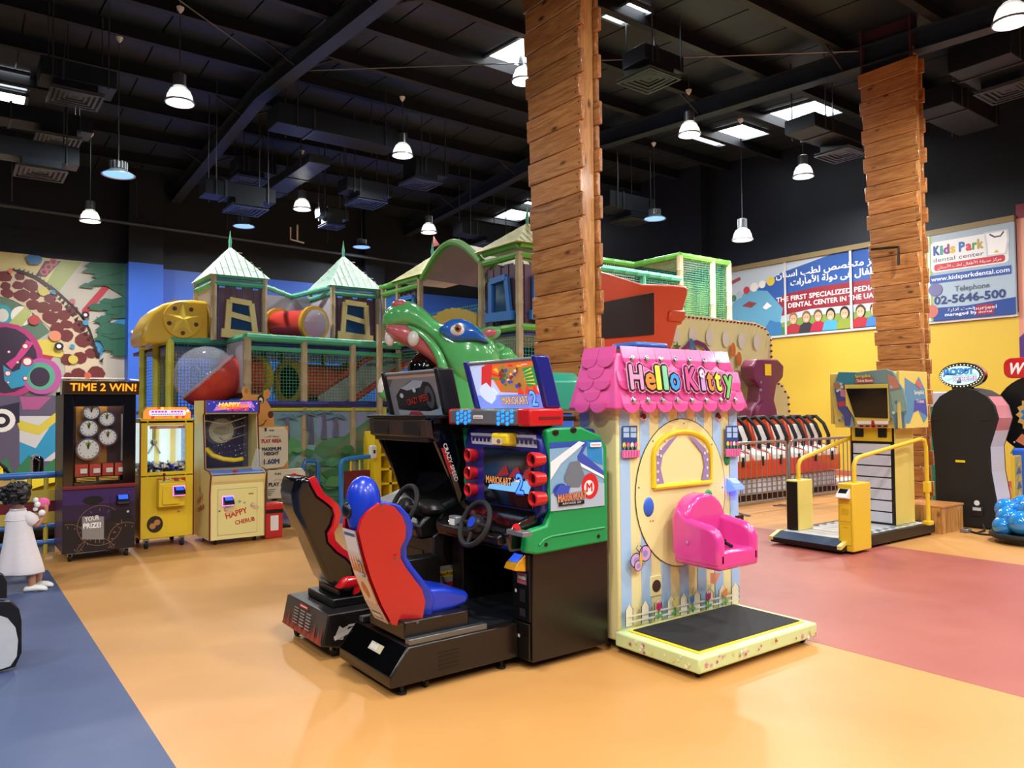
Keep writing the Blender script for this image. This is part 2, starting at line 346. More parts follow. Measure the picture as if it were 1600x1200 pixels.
for q, r, c in (((245, 555), .22, '#b5474a'), ((395, 670), .24, '#d98a6c'), ((310, 350), .2, '#c9bf62'), ((525, 840), .2, '#cdbd55'), ((75, 205), .1, '#dd7a55'), ((380, 355), .1, '#3b86a8'), ((615, 575), .12, '#3f8fc0'), ((520, 745), .1, '#3f8fc0'), ((630, 955), .15, '#c9604d'), ((520, 420), .12, '#b06a78')): P.poly(ell(*mu([q])[0], r * .55), c)
# big leaves at the right
for leaf in ([(650, 140), (915, 150), (915, 400), (760, 310), (590, 315), (720, 240), (620, 205)], [(915, 380), (740, 420), (660, 470), (790, 490), (720, 545), (915, 540)], [(690, 530), (760, 570), (915, 590), (915, 780), (840, 800), (750, 760), (710, 690), (690, 620), (740, 640)]): P.poly(mu(leaf), '#28604c')
for i in range(16):
    a, b = [(640, 160), (600, 310), (620, 205), (670, 470), (720, 545), (660, 455), (700, 560), (715, 620), (700, 690), (760, 760), (820, 800), (740, 420), (740, 640), (870, 795), (690, 240), (780, 500)][i]; P.poly(mu([(a + 10, b - 22), (a - 38, b + 8), (a + 60, b + 20), (a + 90, b - 10)]), '#28604c')
for ln in ([(915, 200), (800, 230), (690, 260)], [(915, 300), (800, 300), (640, 305)], [(915, 450), (800, 460)], [(915, 680), (800, 690), (730, 660)]): P.poly(stroke(mu(ln), 0.03), '#24543f')
# swirls at lower left
P.poly(ell(*mu([(40, 850)])[0], .78, .92), '#b23a7a'); P.poly(ell(*mu([(35, 845)])[0], .66, .8), '#3a2c44')
P.poly(ell(*mu([(300, 960)])[0], 0.42, 0.45), '#b356a0'); P.poly(ell(*mu([(290, 960)])[0], 0.31, 0.34), '#57a88a'); P.poly(ell(*mu([(285, 965)])[0], 0.21, 0.24), '#3a2c44')
P.poly(mu([(40, 870), (110, 820), (190, 700), (240, 720), (180, 800), (80, 910)]), '#c8468c')
P.poly(mu([(20, 880), (90, 930), (140, 910), (160, 840), (220, 830), (250, 880), (200, 940), (170, 1030), (80, 1050), (30, 990)]), '#2f93bd')
for q, r in (((195, 855), .2), ((55, 940), .12), ((180, 745), .12), ((125, 860), .06), ((62, 785), .06), ((180, 975), .09), ((57, 1005), .05)): P.poly(ell(*mu([q])[0], r * 0.6), '#b02f4a'); P.poly(ell(*mu([q])[0], r * .42), '#e8e6e6')
P.poly(ell(*mu([(422, 745)])[0], 0.1), '#2a2030'); P.poly(ell(*mu([(422, 745)])[0], 0.05), '#f0f0f0'); P.poly(ell(*mu([(612, 520)])[0], 0.09), '#201018'); P.poly(ell(*mu([(612, 520)])[0], 0.04), '#e8e0e0')
# lower mural, seen above the fence at the left
lo = lambda pts: [((p.x - mo.x), p.z) for p in (atY(a, b, YB - 0.01) for a, b in pts)]
P.poly(lo([(-60, 618), (210, 618), (210, 800), (-60, 800)]), '#5c5670'); P.poly(lo([(30, 650), (85, 650), (92, 720), (30, 720)]), '#c9ccd0')
P.poly(lo([(30, 690), (55, 700), (75, 670), (92, 640), (92, 700), (60, 725), (30, 725)]), '#2d93c4'); P.poly(lo([(25, 655), (60, 665), (92, 640), (92, 655), (60, 680), (30, 672)]), '#cfc24e')
P.poly(lo([(-20, 640), (30, 628), (30, 660), (-20, 680)]), '#2a2440'); P.poly(lo([(30, 620), (80, 620), (60, 640), (35, 640)]), '#a8568c')
P.poly(ell(*lo([(2, 657)])[0], .28), '#e8e8e8'); P.poly(ell(*lo([(2, 657)])[0], .17), '#241f33'); P.poly(ell(*lo([(2, 657)])[0], .08), '#e8e8e8')
P.poly(lo([(-30, 745), (10, 715), (20, 740), (45, 710), (60, 735), (90, 712), (95, 760), (-30, 770)]), '#2f7a55')
# butterfly
for q in ((222, 112), (268, 118), (232, 135), (262, 136)): P.poly(ell(*mu([q])[0], .1, .08), '#2b6fae')
mural = P.done('giraffe_mural', wb)
obj('cable', MB().tube([(XL + 6, YB - 0.06, zt(0, 590)), (xp0, YB - 0.06, zt(198, 592)), (xp0 + 0.05, 21.44, zt(200, 593) - 0.02), (atY(222, 593, 21.44).x, 21.44, zt(222, 594) - 0.03)], 0.02, 6), 'white', wb)
sp = thing('ceiling_speaker', 'small round white camera on the blue pilaster', 'camera', atY(209, 519, 21.4)); c0 = sp.location.copy()
obj('housing', MB().cyl(c0 + Vector((0, 0.1, 0)), c0, 0.06, 0.05, 14), 'white', sp, smooth=True); obj('lens', MB().cyl(c0, c0 - Vector((0, .02, 0)), 0.025, n=12), 'black', sp)
# --- right wall
wr = tag(box('wall_right', XR, XR + 0.2, YF, YB, 0, 8.6, 'wall_black'), 'yellow right wall turning black above the advertising banner', 'wall', kind='structure')
box('yellow_paint_panel', XR - 0.02, XR, YF, YB, 0.12, 3.45, 'wall_yellow', wr)
box('wall_step', XR - 0.35, XR, 13.55, YB, 3.4, 8.5, 'wall_black', wr)
M('skirt_red', '#b05a4c', 0.5); box('baseboard', XR - 0.05, XR, YF, YB, 0, 0.12, 'skirt_red', wr)
P = Print((XR - 0.02, 6.03, 0), -YA, ZA, step=0.003)
P.poly(rect(0, 0.1, 12, 5.58), '#c98a78'); P.poly(rect(0, 5.3, 12, 5.58), '#7c2c3e'); P.poly(rect(0.08, 0.1, 12, 5.28), '#d79c82')
P.poly([(0, 0.1), (0, 2.9), (0.7, 3.6), (3, 3.2), (3, .1)], '#7a52a8'); P.poly([(0, 2.5), (0, 2.95), (0.7, 3.6), (3, 3.6), (3, 3.3)], '#4a2d70'); P.done('peach_mural', wr)
wl = tag(box('wall_left', XL - 0.2, XL, YF, YB, 0, 8.6, 'wall_navy2'), 'dark left side wall out of view', 'wall', kind='structure')
wf = tag(box('wall_front', XL, XR, YF - 0.2, YF, 0, 8.6, 'wall_navy2'), 'dark wall behind the viewer', 'wall', kind='structure')
# --- ceiling: two roof slopes, ridge along X
RY = 15.0
def zr(y): return 8.4 - 0.07 * abs(y - RY)
M('roof', '#18242f', 0.5, noise=0.35, nscale=0.6, bump=0.1); M('steelblack', '#0c1219', 0.55, noise=0.3, nscale=1.2); M('rafter', '#222e3a', 0.5, noise=0.25, nscale=0.8); M('oxide', '#4c2a30', 0.55, noise=0.15)
cl = tag(obj('ceiling', MB().prism([(YF, zr(YF) + .05), (RY, zr(RY) + .05), (YB + .2, zr(YB) + .05), (YB + .2, 9), (YF, 9)], 'x', XL, XR + .2), 'steelblack'), 'black metal roof with purlins, rafters and skylights', 'ceiling', kind='structure')
for i in range(26):
    x0 = XL + i * 1.0
    for a, b in ((YF, RY), (RY, YB)):
        q = MB().add([(x0 + .015, a, zr(a)), (x0 + .985, a, zr(a)), (x0 + .985, b, zr(b)), (x0 + .015, b, zr(b)), (x0 + .015, a, zr(a) + .03), (x0 + .985, a, zr(a) + .03), (x0 + .985, b, zr(b) + .03), (x0 + .015, b, zr(b) + .03)], [(0, 3, 2, 1), (4, 5, 6, 7), (0, 1, 5, 4), (1, 2, 6, 5), (2, 3, 7, 6), (3, 0, 4, 7)])
        obj('roof_sheet', q, 'roof', cl)
y = YF + 0.6
while y < YB - 0.3:
    z = zr(y); obj('purlin', MB().box(XL, XR, y - .035, y + .035, z - .24, z).box(XL, XR, y - .1, y + .035, z - .26, z - .235), 'steelblack', cl); y += 1.52
def rafter(X):
    mb = MB()
    for a, b in ((YF, RY), (RY, YB)):
        for x0, x1, d0, d1 in ((X - .125, X + .125, .60, .58), (X - .012, X + .012, .58, .26), (X - .125, X + .125, .28, .26)):
            mb.add([(x0, a, zr(a) - d0), (x1, a, zr(a) - d0), (x1, b, zr(b) - d0), (x0, b, zr(b) - d0), (x0, a, zr(a) - d1), (x1, a, zr(a) - d1), (x1, b, zr(b) - d1), (x0, b, zr(b) - d1)], [(0, 3, 2, 1), (4, 5, 6, 7), (0, 1, 5, 4), (1, 2, 6, 5), (2, 3, 7, 6), (3, 0, 4, 7)])
    obj('rafter', mb, 'rafter', cl)
    y = YF + .6
    while y < YB - .4:
        for s in (-1, 1): obj('fly_brace', MB().cyl((X + s * .03, y, zr(y) - .57), (X + s * .62, y, zr(y) - .25), .022, n=5), 'steelblack', cl)
        y += 3.04
C1X, C2X = 4.85, 12.0
for X in (C1X + .115 - 7.15, C1X + .115, C2X + .115): rafter(X)
# cross-bracing rods
for x0, x1, y0, y1 in ((4.97, 12.1, 6.5, 14), (4.97, 12.1, 14, 6.5), (-2.2, 4.97, 8, 14), (-2.2, 4.97, 14, 8)):
    obj('brace_rod', MB().cyl((x0, y0, zr(y0) - .3), (x1, y1, zr(y1) - .3), .012, n=5), 'zinc', cl)
M('daylight', '#f4faff', 0.5, emit=SKY_E)
def skylight(x0, x1, y0, y1):
    z = lambda y: zr(y) - .012
    q = MB().add([(x0, y0, z(y0)), (x1, y0, z(y0)), (x1, y1, z(y1)), (x0, y1, z(y1))], [(0, 3, 2, 1)])
    s = obj('skylight', q, 'daylight', cl)
    f = MB()
    for a, b, c, d in ((x0 - .06, x0, y0, y1), (x1, x1 + .06, y0, y1)): f.add([(a, c, z(c) - .06), (b, c, z(c) - .06), (b, d, z(d) - .06), (a, d, z(d) - .06), (a, c, z(c)), (b, c, z(c)), (b, d, z(d)), (a, d, z(d))], [(0, 3, 2, 1), (4, 5, 6, 7), (0, 1, 5, 4), (1, 2, 6, 5), (2, 3, 7, 6), (3, 0, 4, 7)])
    f.box(x0, x1, y0 - .05, y0, z(y0) - .06, z(y0)).box(x0, x1, y1, y1 + .05, z(y1) - .06, z(y1)); obj('frame', f, 'zinc', s)
for a in ((7.88, 8.72, 10.0, 11.6), (8.35, 8.85, 8.13, 8.75), (14.22, 15.28, 8.6, 10.1), (14.4, 15.42, 10.55, 12.0), (14.5, 15.5, 18.6, 20.4), (0.2, 1.24, 17.3, 18.0), (0.2, 1.24, 18.3, 19.2), (-4.5, -3.5, 4, 6.6), (8.2, 9.2, -3, -0.4), (1.0, 2.0, -4, -1.4)): skylight(*a)
# --- wood-clad tapered columns
wood_mat('plank_y', '#cb9256', '#ba7b42', '#9a6034', 1); wood_mat('plank_z', '#cb9858', '#bd8848', '#a36e38', 2); wood_mat('plank_x', '#c0834a', '#a96c38', '#855028', 0)
def column(X, y0, wx, d0, d1, ztop, label, pitch=0.232, steel=None):
    t = thing('column', label, 'column', (X + wx / 2, y0 + d0 / 2, 0))
    dep = lambda z: d0 + (d1 - d0) * z / ztop
    th = .045
    obj('post_board', MB().add([(X + th, y0, 0), (X + wx - th, y0, 0), (X + wx - th, y0 + .03, 0), (X + th, y0 + .03, 0), (X + th, y0, ztop), (X + wx - th, y0, ztop), (X + wx - th, y0 + .03, ztop), (X + th, y0 + .03, ztop)], [(0, 3, 2, 1), (4, 5, 6, 7), (0, 1, 5, 4), (1, 2, 6, 5), (2, 3, 7, 6), (3, 0, 4, 7)]), 'plank_z', t)
    obj('core', MB().add([(X + .03, y0 + .03, 0), (X + wx - .03, y0 + .03, 0), (X + wx - .03, y0 + dep(0), 0), (X + .03, y0 + dep(0), 0), (X + .03, y0 + .03, ztop), (X + wx - .03, y0 + .03, ztop), (X + wx - .03, y0 + d1, ztop), (X + .03, y0 + d1, ztop)], [(0, 3, 2, 1), (4, 5, 6, 7), (0, 1, 5, 4), (1, 2, 6, 5), (2, 3, 7, 6), (3, 0, 4, 7)]), 'dark', t)
    n = int(ztop / pitch); rr = random.Random(X)
    for k in range(n):
        z0 = k * pitch; z1 = z0 + pitch - .006; o = .05 if k % 2 else .015
        for sx, m in ((X - .01, 'plank_y'), (X + wx - th + .01, 'plank_y')):
            jj = rr.uniform(-.008, .008); e0 = y0 - o - jj - .02; a, b = y0 + dep(z0) + o, y0 + dep(z1) + o; e1 = e0
            q = MB().add([(sx, e0, z0), (sx + th, e0, z0), (sx + th, a, z0), (sx, a, z0), (sx, e1, z1), (sx + th, e1, z1), (sx + th, b, z1), (sx, b, z1)], [(0, 3, 2, 1), (4, 5, 6, 7), (0, 1, 5, 4), (1, 2, 6, 5), (2, 3, 7, 6), (3, 0, 4, 7)])
            p = obj('plank', q, m, t, bevel=.008, seg=1)
            if sx < X: obj('screws', MB().cyl((sx + .01, e0 + .04, z0 + .05), (sx - .004, e0 + .04, z0 + .05), .009, n=6).cyl((sx + .01, e0 + .04, z1 - .05), (sx - .004, e0 + .04, z1 - .05), .009, n=6), 'zinc', p)
    if steel:
        obj('steel_top', MB().box(X + .01, X + wx - .01, y0 + .02, y0 + .05, ztop - .3, steel).box(X + .01, X + wx - .01, y0 + d1 - .03, y0 + d1, ztop - .3, steel).box(X + wx / 2 - .01, X + wx / 2 + .01, y0 + .05, y0 + d1, ztop - .3, steel), 'oxide', t)
    return t
column(C1X, 5.43, 0.25, 0.56, 0.86, 7.5, 'nearer pine-plank column behind the pink roof of the ride')
c2 = column(C2X, 5.64, 0.24, 0.53, 0.84, 7.25, 'farther pine-plank column with bare maroon steel at its top', pitch=.236, steel=7.85)
# ================================================================== PENDANT LAMPS, DUCTS
M('alu', '#aab2b8', 0.28, 0.9); M('prism', '#e8ecee', 0.2, trans=0.5, alpha=0.8); M('glow', '#fff8ee', 0.4, emit=9.0); M('blueglow', '#7fb2ff', 0.4, emit=1.3); M('bluerim', '#a9b8c6', 0.35, 0.5)
def light(x, y, z, e, col):
    ld = bpy.data.lights.new('lamp_light', 'AREA'); ld.shape = 'DISK'; ld.size = 0.34; ld.energy = e; ld.color = col; ld.spread = math.radians(170)
    return ld
def bay_lamp(p, label, scale=1.0, lit=True, group=None):
    x, y, z = p; t = thing('pendant_lamp', label, 'lamp', (x, y, z), group); r = .21 * scale
    top = zr(y) - .26
    obj('cord', MB().cyl((x, y, z + .34 * scale), (x, y, zr(y)), .009, n=6), 'zinc', t)
    obj('canopy', MB().lathe([(.008, -.1), (.05, -.04), (.06, 0)], (x, y, top), n=12), 'white', t, smooth=True)
    obj('ballast_housing', MB().lathe([(.3 * r, 0), (.48 * r, .01), (.48 * r, .2 * scale), (.42 * r, .21 * scale), (.1 * r, .22 * scale)], (x, y, z + .13 * scale), n=16), 'alu', t, smooth=True)
    obj('reflector', MB().lathe([(r * .5, .13 * scale), (r * .72, .09 * scale), (r * .9, .0), (r, -.1 * scale), (r, -.12 * scale), (r * .97, -.12 * scale), (r * .88, 0), (r * .7, .08 * scale), (r * .48, .115 * scale)], (x, y, z), n=20), 'prism', t, smooth=True)
    obj('rim', MB().ring([(r * 1.0, -.09 * scale), (r * 1.05, -.09 * scale), (r * 1.05, -.115 * scale), (r * 1.0, -.115 * scale)], (x, y, z), n=20), 'bluerim', t, smooth=True)
    b = obj('bulb', MB().lathe([(r * .06, .1 * scale), (r * .5, .06 * scale), (r * .74, -.03 * scale), (r * .84, -.07 * scale), (r * .05, -.085 * scale)], (x, y, z), n=16), 'glow', t, smooth=True)
    ld = light(x, y, z, LAMP_W, (1.0, .975, .94)); lo = bpy.data.objects.new('lamp_light', ld); COL.objects.link(lo); lo.location = (0, 0, -.13 * scale); lo.parent = t
    return t
def led_lamp(p, label, group=None):
    x, y, z = p; t = thing('pendant_lamp', label, 'lamp', (x, y, z), group); r = .27; top = zr(y) - .26
    obj('cord', MB().cyl((x, y, z + .2), (x, y, zr(y)), .009, n=6), 'zinc', t)
    obj('canopy', MB().lathe([(.008, -.1), (.05, -.04), (.06, 0)], (x, y, top), n=12), 'white', t, smooth=True)
    mb = MB()
    for i in range(14):
        a = 2 * PI * i / 14; mb.cyl((x + .13 * math.cos(a), y + .13 * math.sin(a), z + .03), (x + .13 * math.cos(a), y + .13 * math.sin(a), z + .16), .02, n=6)
    obj('heat_sink', mb.lathe([(.1, .03), (.12, .05), (.12, .15), (.05, .17)], (x, y, z), n=14), 'alu', t)
    obj('skirt', MB().lathe([(.13, .03), (.17, 0), (.22, -.03), (r, -.06), (r, -.068), (.2, -.04), (.12, .01)], (x, y, z), n=24), 'bluerim', t, smooth=True)
    obj('diffuser', MB().lathe([(.01, -.05), (r * .9, -.058), (r * .88, -.05), (.01, -.045)], (x, y, z), n=20), 'blueglow', t, smooth=True)
    ld = light(x, y, z, LAMP_W * .3, (.84, .91, 1.0)); lo = bpy.data.objects.new('lamp_light', ld); COL.objects.link(lo); lo.location = (0, 0, -.08); lo.parent = t
    return t
def lamp_at(px, py, wpx, dia=.42, k=1.0): return CAM + ray(px, py) * (dia * F / wpx * k)
bay = [(281, 150, 42, 1, 'large round pendant lamp hanging high at the left near the big rafter'), (141, 338, 28, .95, 'small round pendant lamp hanging above the giraffe mural'),
       (629, 235, 32, 1, 'round pendant lamp hanging midway between the left rafter and the near column'), (472, 320, 27, 1, 'round pendant lamp hanging beside the end of the branching air duct'),
       (670, 357, 24, .98, 'round pendant lamp hanging above the flag of the striped turret'), (1077, 202, 34, 1, 'round pendant lamp hanging in front of the right-hand skylights'),
       (1160, 367, 24, .78, 'small round pendant lamp hanging on a long cord over the blue banner'), (1255, 268, 31, 1, 'unlit-looking round pendant lamp hanging near the farther plank column'),
       (818, 118, 34, .93, 'round pendant lamp half hidden behind the near plank column'), (1580, 22, 52, 1, 'largest round pendant lamp cut off at the top right corner')]
for px, py, wp, k, lab in bay: bay_lamp(lamp_at(px, py, wp, k=k), lab)
led = [(185, 268, 50, 'wide blue-glowing pendant lamp left of the big rafter'), (381, 350, 34, 'blue-glowing pendant lamp above the left green turret'), (565, 383, 29, 'smallest blue-glowing pendant lamp right of the second turret'), (1023, 338, 36, 'blue-glowing pendant lamp right of the near plank column')]
for px, py, wp, lab in led: led_lamp(lamp_at(px, py, wp, .55), lab)
hid = [(-3.5, 4.5), (-4.5, 10.5), (1.5, 3.0), (6.4, 1.2), (1.0, -3.5), (7.5, -4.0), (13.5, -1.5), (-4, -2.5), (14.0, 3.2), (4.0, -1.2), (-1.0, .4), (10.4, -1.0), (2.6, -5.6)]  # unseen lamps added to light the hall from behind and beside the viewer
for i, (x, y) in enumerate(hid): bay_lamp((x, y, 6.4), 'unseen round pendant lamp added for light behind or beside the viewer', group='unseen lamps added for light')
# --- air ducts
M('duct', '#232c35', 0.45, 0.4, noise=0.25, nscale=2); M('ductlit', '#46505a', 0.4, 0.55, noise=0.25, nscale=2); M('grille', '#1c2127', 0.5)  # ductlit: paler copy of duct, light on the metal put into its colour
def duct(label, px, py, z, left, w, h, ax='x', mat='duct', grille=True, gs=.75):
    """right/near end of the underside at a pixel, at height z"""
    p = G(px, py, z); L = (p.x - atY(left, py, p.y).x) if ax == 'x' else left; d = XA if ax == 'x' else YA; s = YA if ax == 'x' else XA
    t = thing('air_duct', label, 'duct', (p.x, p.y, z)); a = p - d * L if ax == 'x' else p + d * L
    lo_, hi_ = (min(a.x, p.x), max(a.x, p.x)) if ax == 'x' else (p.x - w / 2, p.x + w / 2); l2, h2 = (p.y - w / 2, p.y + w / 2) if ax == 'x' else (min(a.y, p.y), max(a.y, p.y))
    obj('duct_run', MB().box(lo_, hi_, l2, h2, z, z + h), mat, t, bevel=.01, seg=1)
    nj = max(1, int(L / 1.6))
    for i in range(1, nj + 1):
        f = i / (nj + .4)
        if ax == 'x': box('flange', hi_ - L * f - .02, hi_ - L * f + .02, l2 - .02, h2 + .02, z - .02, z + h + .02, 'ductlit', t)
        else: box('flange', lo_ - .02, hi_ + .02, l2 + L * f - .02, l2 + L * f + .02, z - .02, z + h + .02, 'ductlit', t)
    for f in (.12, .85):
        for sgn in (-1, 1):
            q = p + (-d if ax == 'x' else d) * (L * f) + s * (sgn * (w / 2 + .03))
            obj('hanger_rod', MB().cyl((q.x, q.y, z - .04), (q.x, q.y, zr(q.y) - .02), .012, n=5), 'zinc', t)
    if grille:
        c = p + (-d if ax == 'x' else d) * (gs * .75)
        g = box('diffuser_box', c.x - gs * .38, c.x + gs * .38, c.y - gs * .38, c.y + gs * .38, z - .14, z, mat, t)
        mb = MB()
        for k in range(5):
            a_ = gs * (.5 - k * .095); b_ = a_ - gs * .05; zz = z - .2 + k * .012
            mb.box(c.x - a_, c.x + a_, c.y - a_, c.y - b_, zz, zz + .012).box(c.x - a_, c.x + a_, c.y + b_, c.y + a_, zz, zz + .012).box(c.x - a_, c.x - b_, c.y - b_, c.y + b_, zz, zz + .012).box(c.x + b_, c.x + a_, c.y - b_, c.y + b_, zz, zz + .012)
        obj('grille', mb, 'ductlit', g); box('grille_plate', c.x - gs * .5, c.x + gs * .5, c.y - gs * .5, c.y + gs * .5, z - .15, z - .14, 'grille', g)
    return t
duct('dark air duct with a vent at the far left below the ceiling', 178, 150, 6.9, 60, .6, .3)
duct('middle dark air duct at the left edge with a square vent', 142, 215, 7.0, -40, .55, .3)
duct('grey metal air duct low at the left edge', 122, 264, 5.9, -60, .4, .32, mat='ductlit')
duct('dark air duct in the middle ending in a square box', 612, 238, 7.15, 425, .6, .4, grille=False)
duct('air duct running away down the middle of the ceiling', 500, 256, 7.0, 3.2, .5, .2, ax='y', grille=False, mat='ductlit')
duct('short dark air duct with a vent right of the middle lamp', 690, 282, 6.9, 640, .6, .35)
duct('short grey air duct with an end cap above the second turret', 541, 346, 6.25, 496, .3, .24, mat='ductlit', gs=.5)
duct('dark air duct with a vent between the two middle lamps', 606, 312, 6.55, 535, .5, .3)
duct('dark air duct with a vent above the left green turret', 425, 322, 6.0, 315, .5, .3)
duct('dark vent duct beside the big rafter', 425, 278, 7.15, 365, .6, .3)
duct('dark air duct with a large vent right of the near column', 1050, 122, 7.0, 990, .5, .25, gs=.72)
duct('dark air duct with a vent left of the farther column', 1338, 236, 6.5, 1250, .6, .25, gs=.7)
duct('dark air duct with a vent near the top right corner', 1596, 140, 6.9, 1530, .9, .4)
duct('dark air duct beyond the farther column, above the banner', 1530, 205, 6.75, 1456, .7, .35, grille=False)
duct('dark air duct far behind the striped turret', 790, 378, 6.3, 715, .5, .35)
duct('dark air duct far right of the near column', 1010, 340, 6.5, 940, .6, .4)
t = thing('fire_pipe', 'long dark sprinkler pipe hanging along the rear wall', 'pipe', (5, 21.3, 6.6))
obj('pipe_run', MB().cyl((-6, 21.3, atY(17, 313, 21.3).z), (15, 21.3, atY(600, 402, 21.3).z - .15), .05, n=8), 'ductlit', t)
for px in (213, 355, 18, 512): q = atY(px, 340, 21.3); obj('hanger_rod', MB().cyl((q.x, 21.3, 6.6), (q.x, 21.3, zr(21.3) - .02), .012, n=5), 'zinc', t)
t = thing('pipe_bracket', 'white bent conduit stub hanging by the rear wall above the turrets', 'bracket', atY(462, 375, 21.2)); c0 = t.location
obj('conduit', MB().tube([c0 + Vector((-.15, 0, .35)), c0 + Vector((-.15, 0, 0)), c0 + Vector((.25, 0, -.05))], .025, 6), 'white', t); obj('conduit', MB().tube([c0 + Vector((.05, 0, .45)), c0 + Vector((.05, 0, -.02))], .025, 6), 'white', t)
# ================================================================== SOFT-PLAY STRUCTURE
M('tan', '#b39f7c', 0.5, noise=0.15, nscale=8); M('limepipe', '#5fa53f', 0.45, noise=0.15, nscale=6); M('mintpipe', '#4fae8a', 0.45, noise=0.12, nscale=6); M('lemonpipe', '#d3d04a', 0.45); M('purplepipe', '#33307e', 0.45)
M('canvas', '#a9a6b2', 0.7, noise=0.12, nscale=3); M('canvas_tan', '#a89f8a', 0.7, noise=0.12, nscale=3); M('roof_mint', '#bfe0cf', 0.55, noise=0.08, nscale=3); M('roof_lemon', '#d3cf92', 0.55, noise=0.08, nscale=3)
M('plumplank', '#5f4458', 0.55, noise=0.35, nscale=7); M('frame_cream', '#d3bf7d', 0.5, noise=0.1); M('frame_blue', '#2f72c4', 0.45, noise=0.1); M('pane', '#24466f', 0.12); M('tube_red', '#cf3f34', 0.3, coat=0.3); M('ring_yellow', '#c99a2c', 0.35); M('slide_red', '#d02a3a', 0.35); M('slide_bed', '#b9b4b4', 0.35)
M('plasticyellow', '#dcb22e', 0.3, coat=0.4); M('clear', '#c9d6e6', 0.04, alpha=0.3, coat=.5); M('grasspad', '#2c9a4a', 0.5)
net_mat('net_green', '#2f8a68', .05, .15); net_mat('net_dark', '#1f664f', .05, .2); net_mat('net_lime', '#8fae5a', .05, .34); net_mat('net_white', '#c8d2cc', .06, .2)
ps = thing('play_structure', 'two-storey soft-play frame with turrets, green nets and bamboo-look posts', 'playground', (5, 12.5, 0))
def bamboo(name, a, b, r, mat, parent=ps):
    a, b = Vector(a), Vector(b); L = (b - a).length; n = max(2, int(L / .32)); pts, rad = [], []
    for i in range(n + 1):
        for dt, k in ((-.02, 1), (0, 1.12), (.02, 1)):
            t = i / n + dt / L
            if 0 <= t <= 1: pts.append(a + (b - a) * t); rad.append(r * k)
    return obj(name, MB().tube(pts, rad, 8), mat, parent, smooth=True)
DZ, EZ, BY, AY, UY, WX = 2.72, 3.72, 11.3, 12.2, 12.0, 6.08
# front posts
for px, m in ((387, 'tan'), (475, 'tan'), (551, 'tan')): x = atY(px, 600, BY).x; bamboo('post', (x, BY, 0), (x, BY, DZ), .055, m)
bamboo('post', (atY(593, 560, 11.0).x, 11.0, 0), (atY(593, 560, 11.0).x, 11.0, atY(593, 507, 11.0).z), .05, 'tan')
for px in (412, 440, 505): x = atY(px, 600, 12.9).x; bamboo('post', (x, 12.9, 0), (x, 12.9, DZ), .045, 'tan')
xa0, xa1, xb0, xb1 = 2.69, 3.52, 3.54, 5.78
for x, y in ((xa0, AY), (xa0 - .02, 13.0), (xa0 - .02, 14.05)): bamboo('post', (x, y, 0), (x, y, DZ), .06, 'lemonpipe')
# deck rails
bamboo('deck_rail', (xa0, AY, DZ), (xa1, AY, DZ), .06, 'mintpipe'); bamboo('deck_rail', (xa0, AY, DZ), (xa0 - .02, 14.1, DZ), .06, 'lemonpipe'); bamboo('deck_rail', (xa1, AY, DZ), (xb0, BY, DZ), .055, 'mintpipe'); bamboo('deck_rail', (xb0, BY, DZ), (WX, BY, DZ - .03), .06, 'mintpipe'); bamboo('deck_rail', (xb0, BY, DZ - .16), (WX, BY, DZ - .19), .04, 'mintpipe')
box('deck', xa0, WX + 1.0, AY + .1, 15, DZ - .1, DZ - .04, 'purplepipe', ps); box('deck', xb0, WX + 1.0, BY + .08, AY + .1, DZ - .1, DZ - .04, 'purplepipe', ps); box('deck', xa0, 7.2, BY + .1, 15, 1.58, 1.64, 'purplepipe', ps)
# nets
def net(a, b, z0, z1, mat='net_green'): netquad('safety_net', (a[0], a[1], z0), (b[0], b[1], z0), (b[0], b[1], z1), (a[0], a[1], z1), mat, ps)
net((xa0, AY), (xa1, AY), .2, DZ, 'net_dark'); net((xa0, 14.05), (xa0, AY), .2, DZ); net((xb0, BY), (WX, BY), 1.74, DZ - .2); net((xa1, AY), (xb0, BY), .2, DZ, 'net_green'); net((xb0, 13.2), (WX + 1, 13.2), 1.64, DZ, 'net_dark'); net((xb0, 14.5), (WX + 1, 14.5), 1.64, DZ, 'net_green')
box('canvas_panel', xa1 - .02, xb0 + .02, BY + .05, AY - .05, 1.9, DZ - .05, 'canvas', ps)
box('padded_panel', xa0 + .1, xa0 + .14, AY + .1, 13.9, .4, DZ - .2, 'canvas', ps)
# purple beam, lemon beam and the printed jungle curtain
bamboo('beam', (3.0, BY - .05, 1.74), (atY(597, 632, BY).x, BY - .05, 1.72), .045, 'purplepipe'); bamboo('beam', (3.0, BY - .02, 1.66), (atY(597, 632, BY).x, BY - .02, 1.64), .03, 'lemonpipe')
bamboo('beam', (atY(597, 632, BY).x, BY - .05, 1.72), (WX + .1, 10.2, 1.72), .045, 'purplepipe'); bamboo('post', (atY(598, 632, BY).x, BY - .05, 0), (atY(598, 632, BY).x, BY - .05, 1.74), .04, 'lemonpipe')
cx0, cx1 = 3.0, atY(595, 640, BY).x
P = Print((cx0, BY - .0, .12), XA, ZA, step=.002); W_, Hh = cx1 - cx0, 1.5
cu = lambda pts: [((p.x - cx0), p.z - .12) for p in (atY(380 + a / 4.446, 560 + b / 4.446, BY) for a, b in pts)]
P.poly(rect(0, 0, W_, Hh), '#7fa79a'); P.poly(cu([(200, 370), (930, 370), (930, 500), (680, 560), (450, 540), (200, 600)]), '#8f9cc4'); P.poly(cu([(210, 380), (500, 380), (520, 520), (330, 620), (210, 560)]), '#7ba6b4')
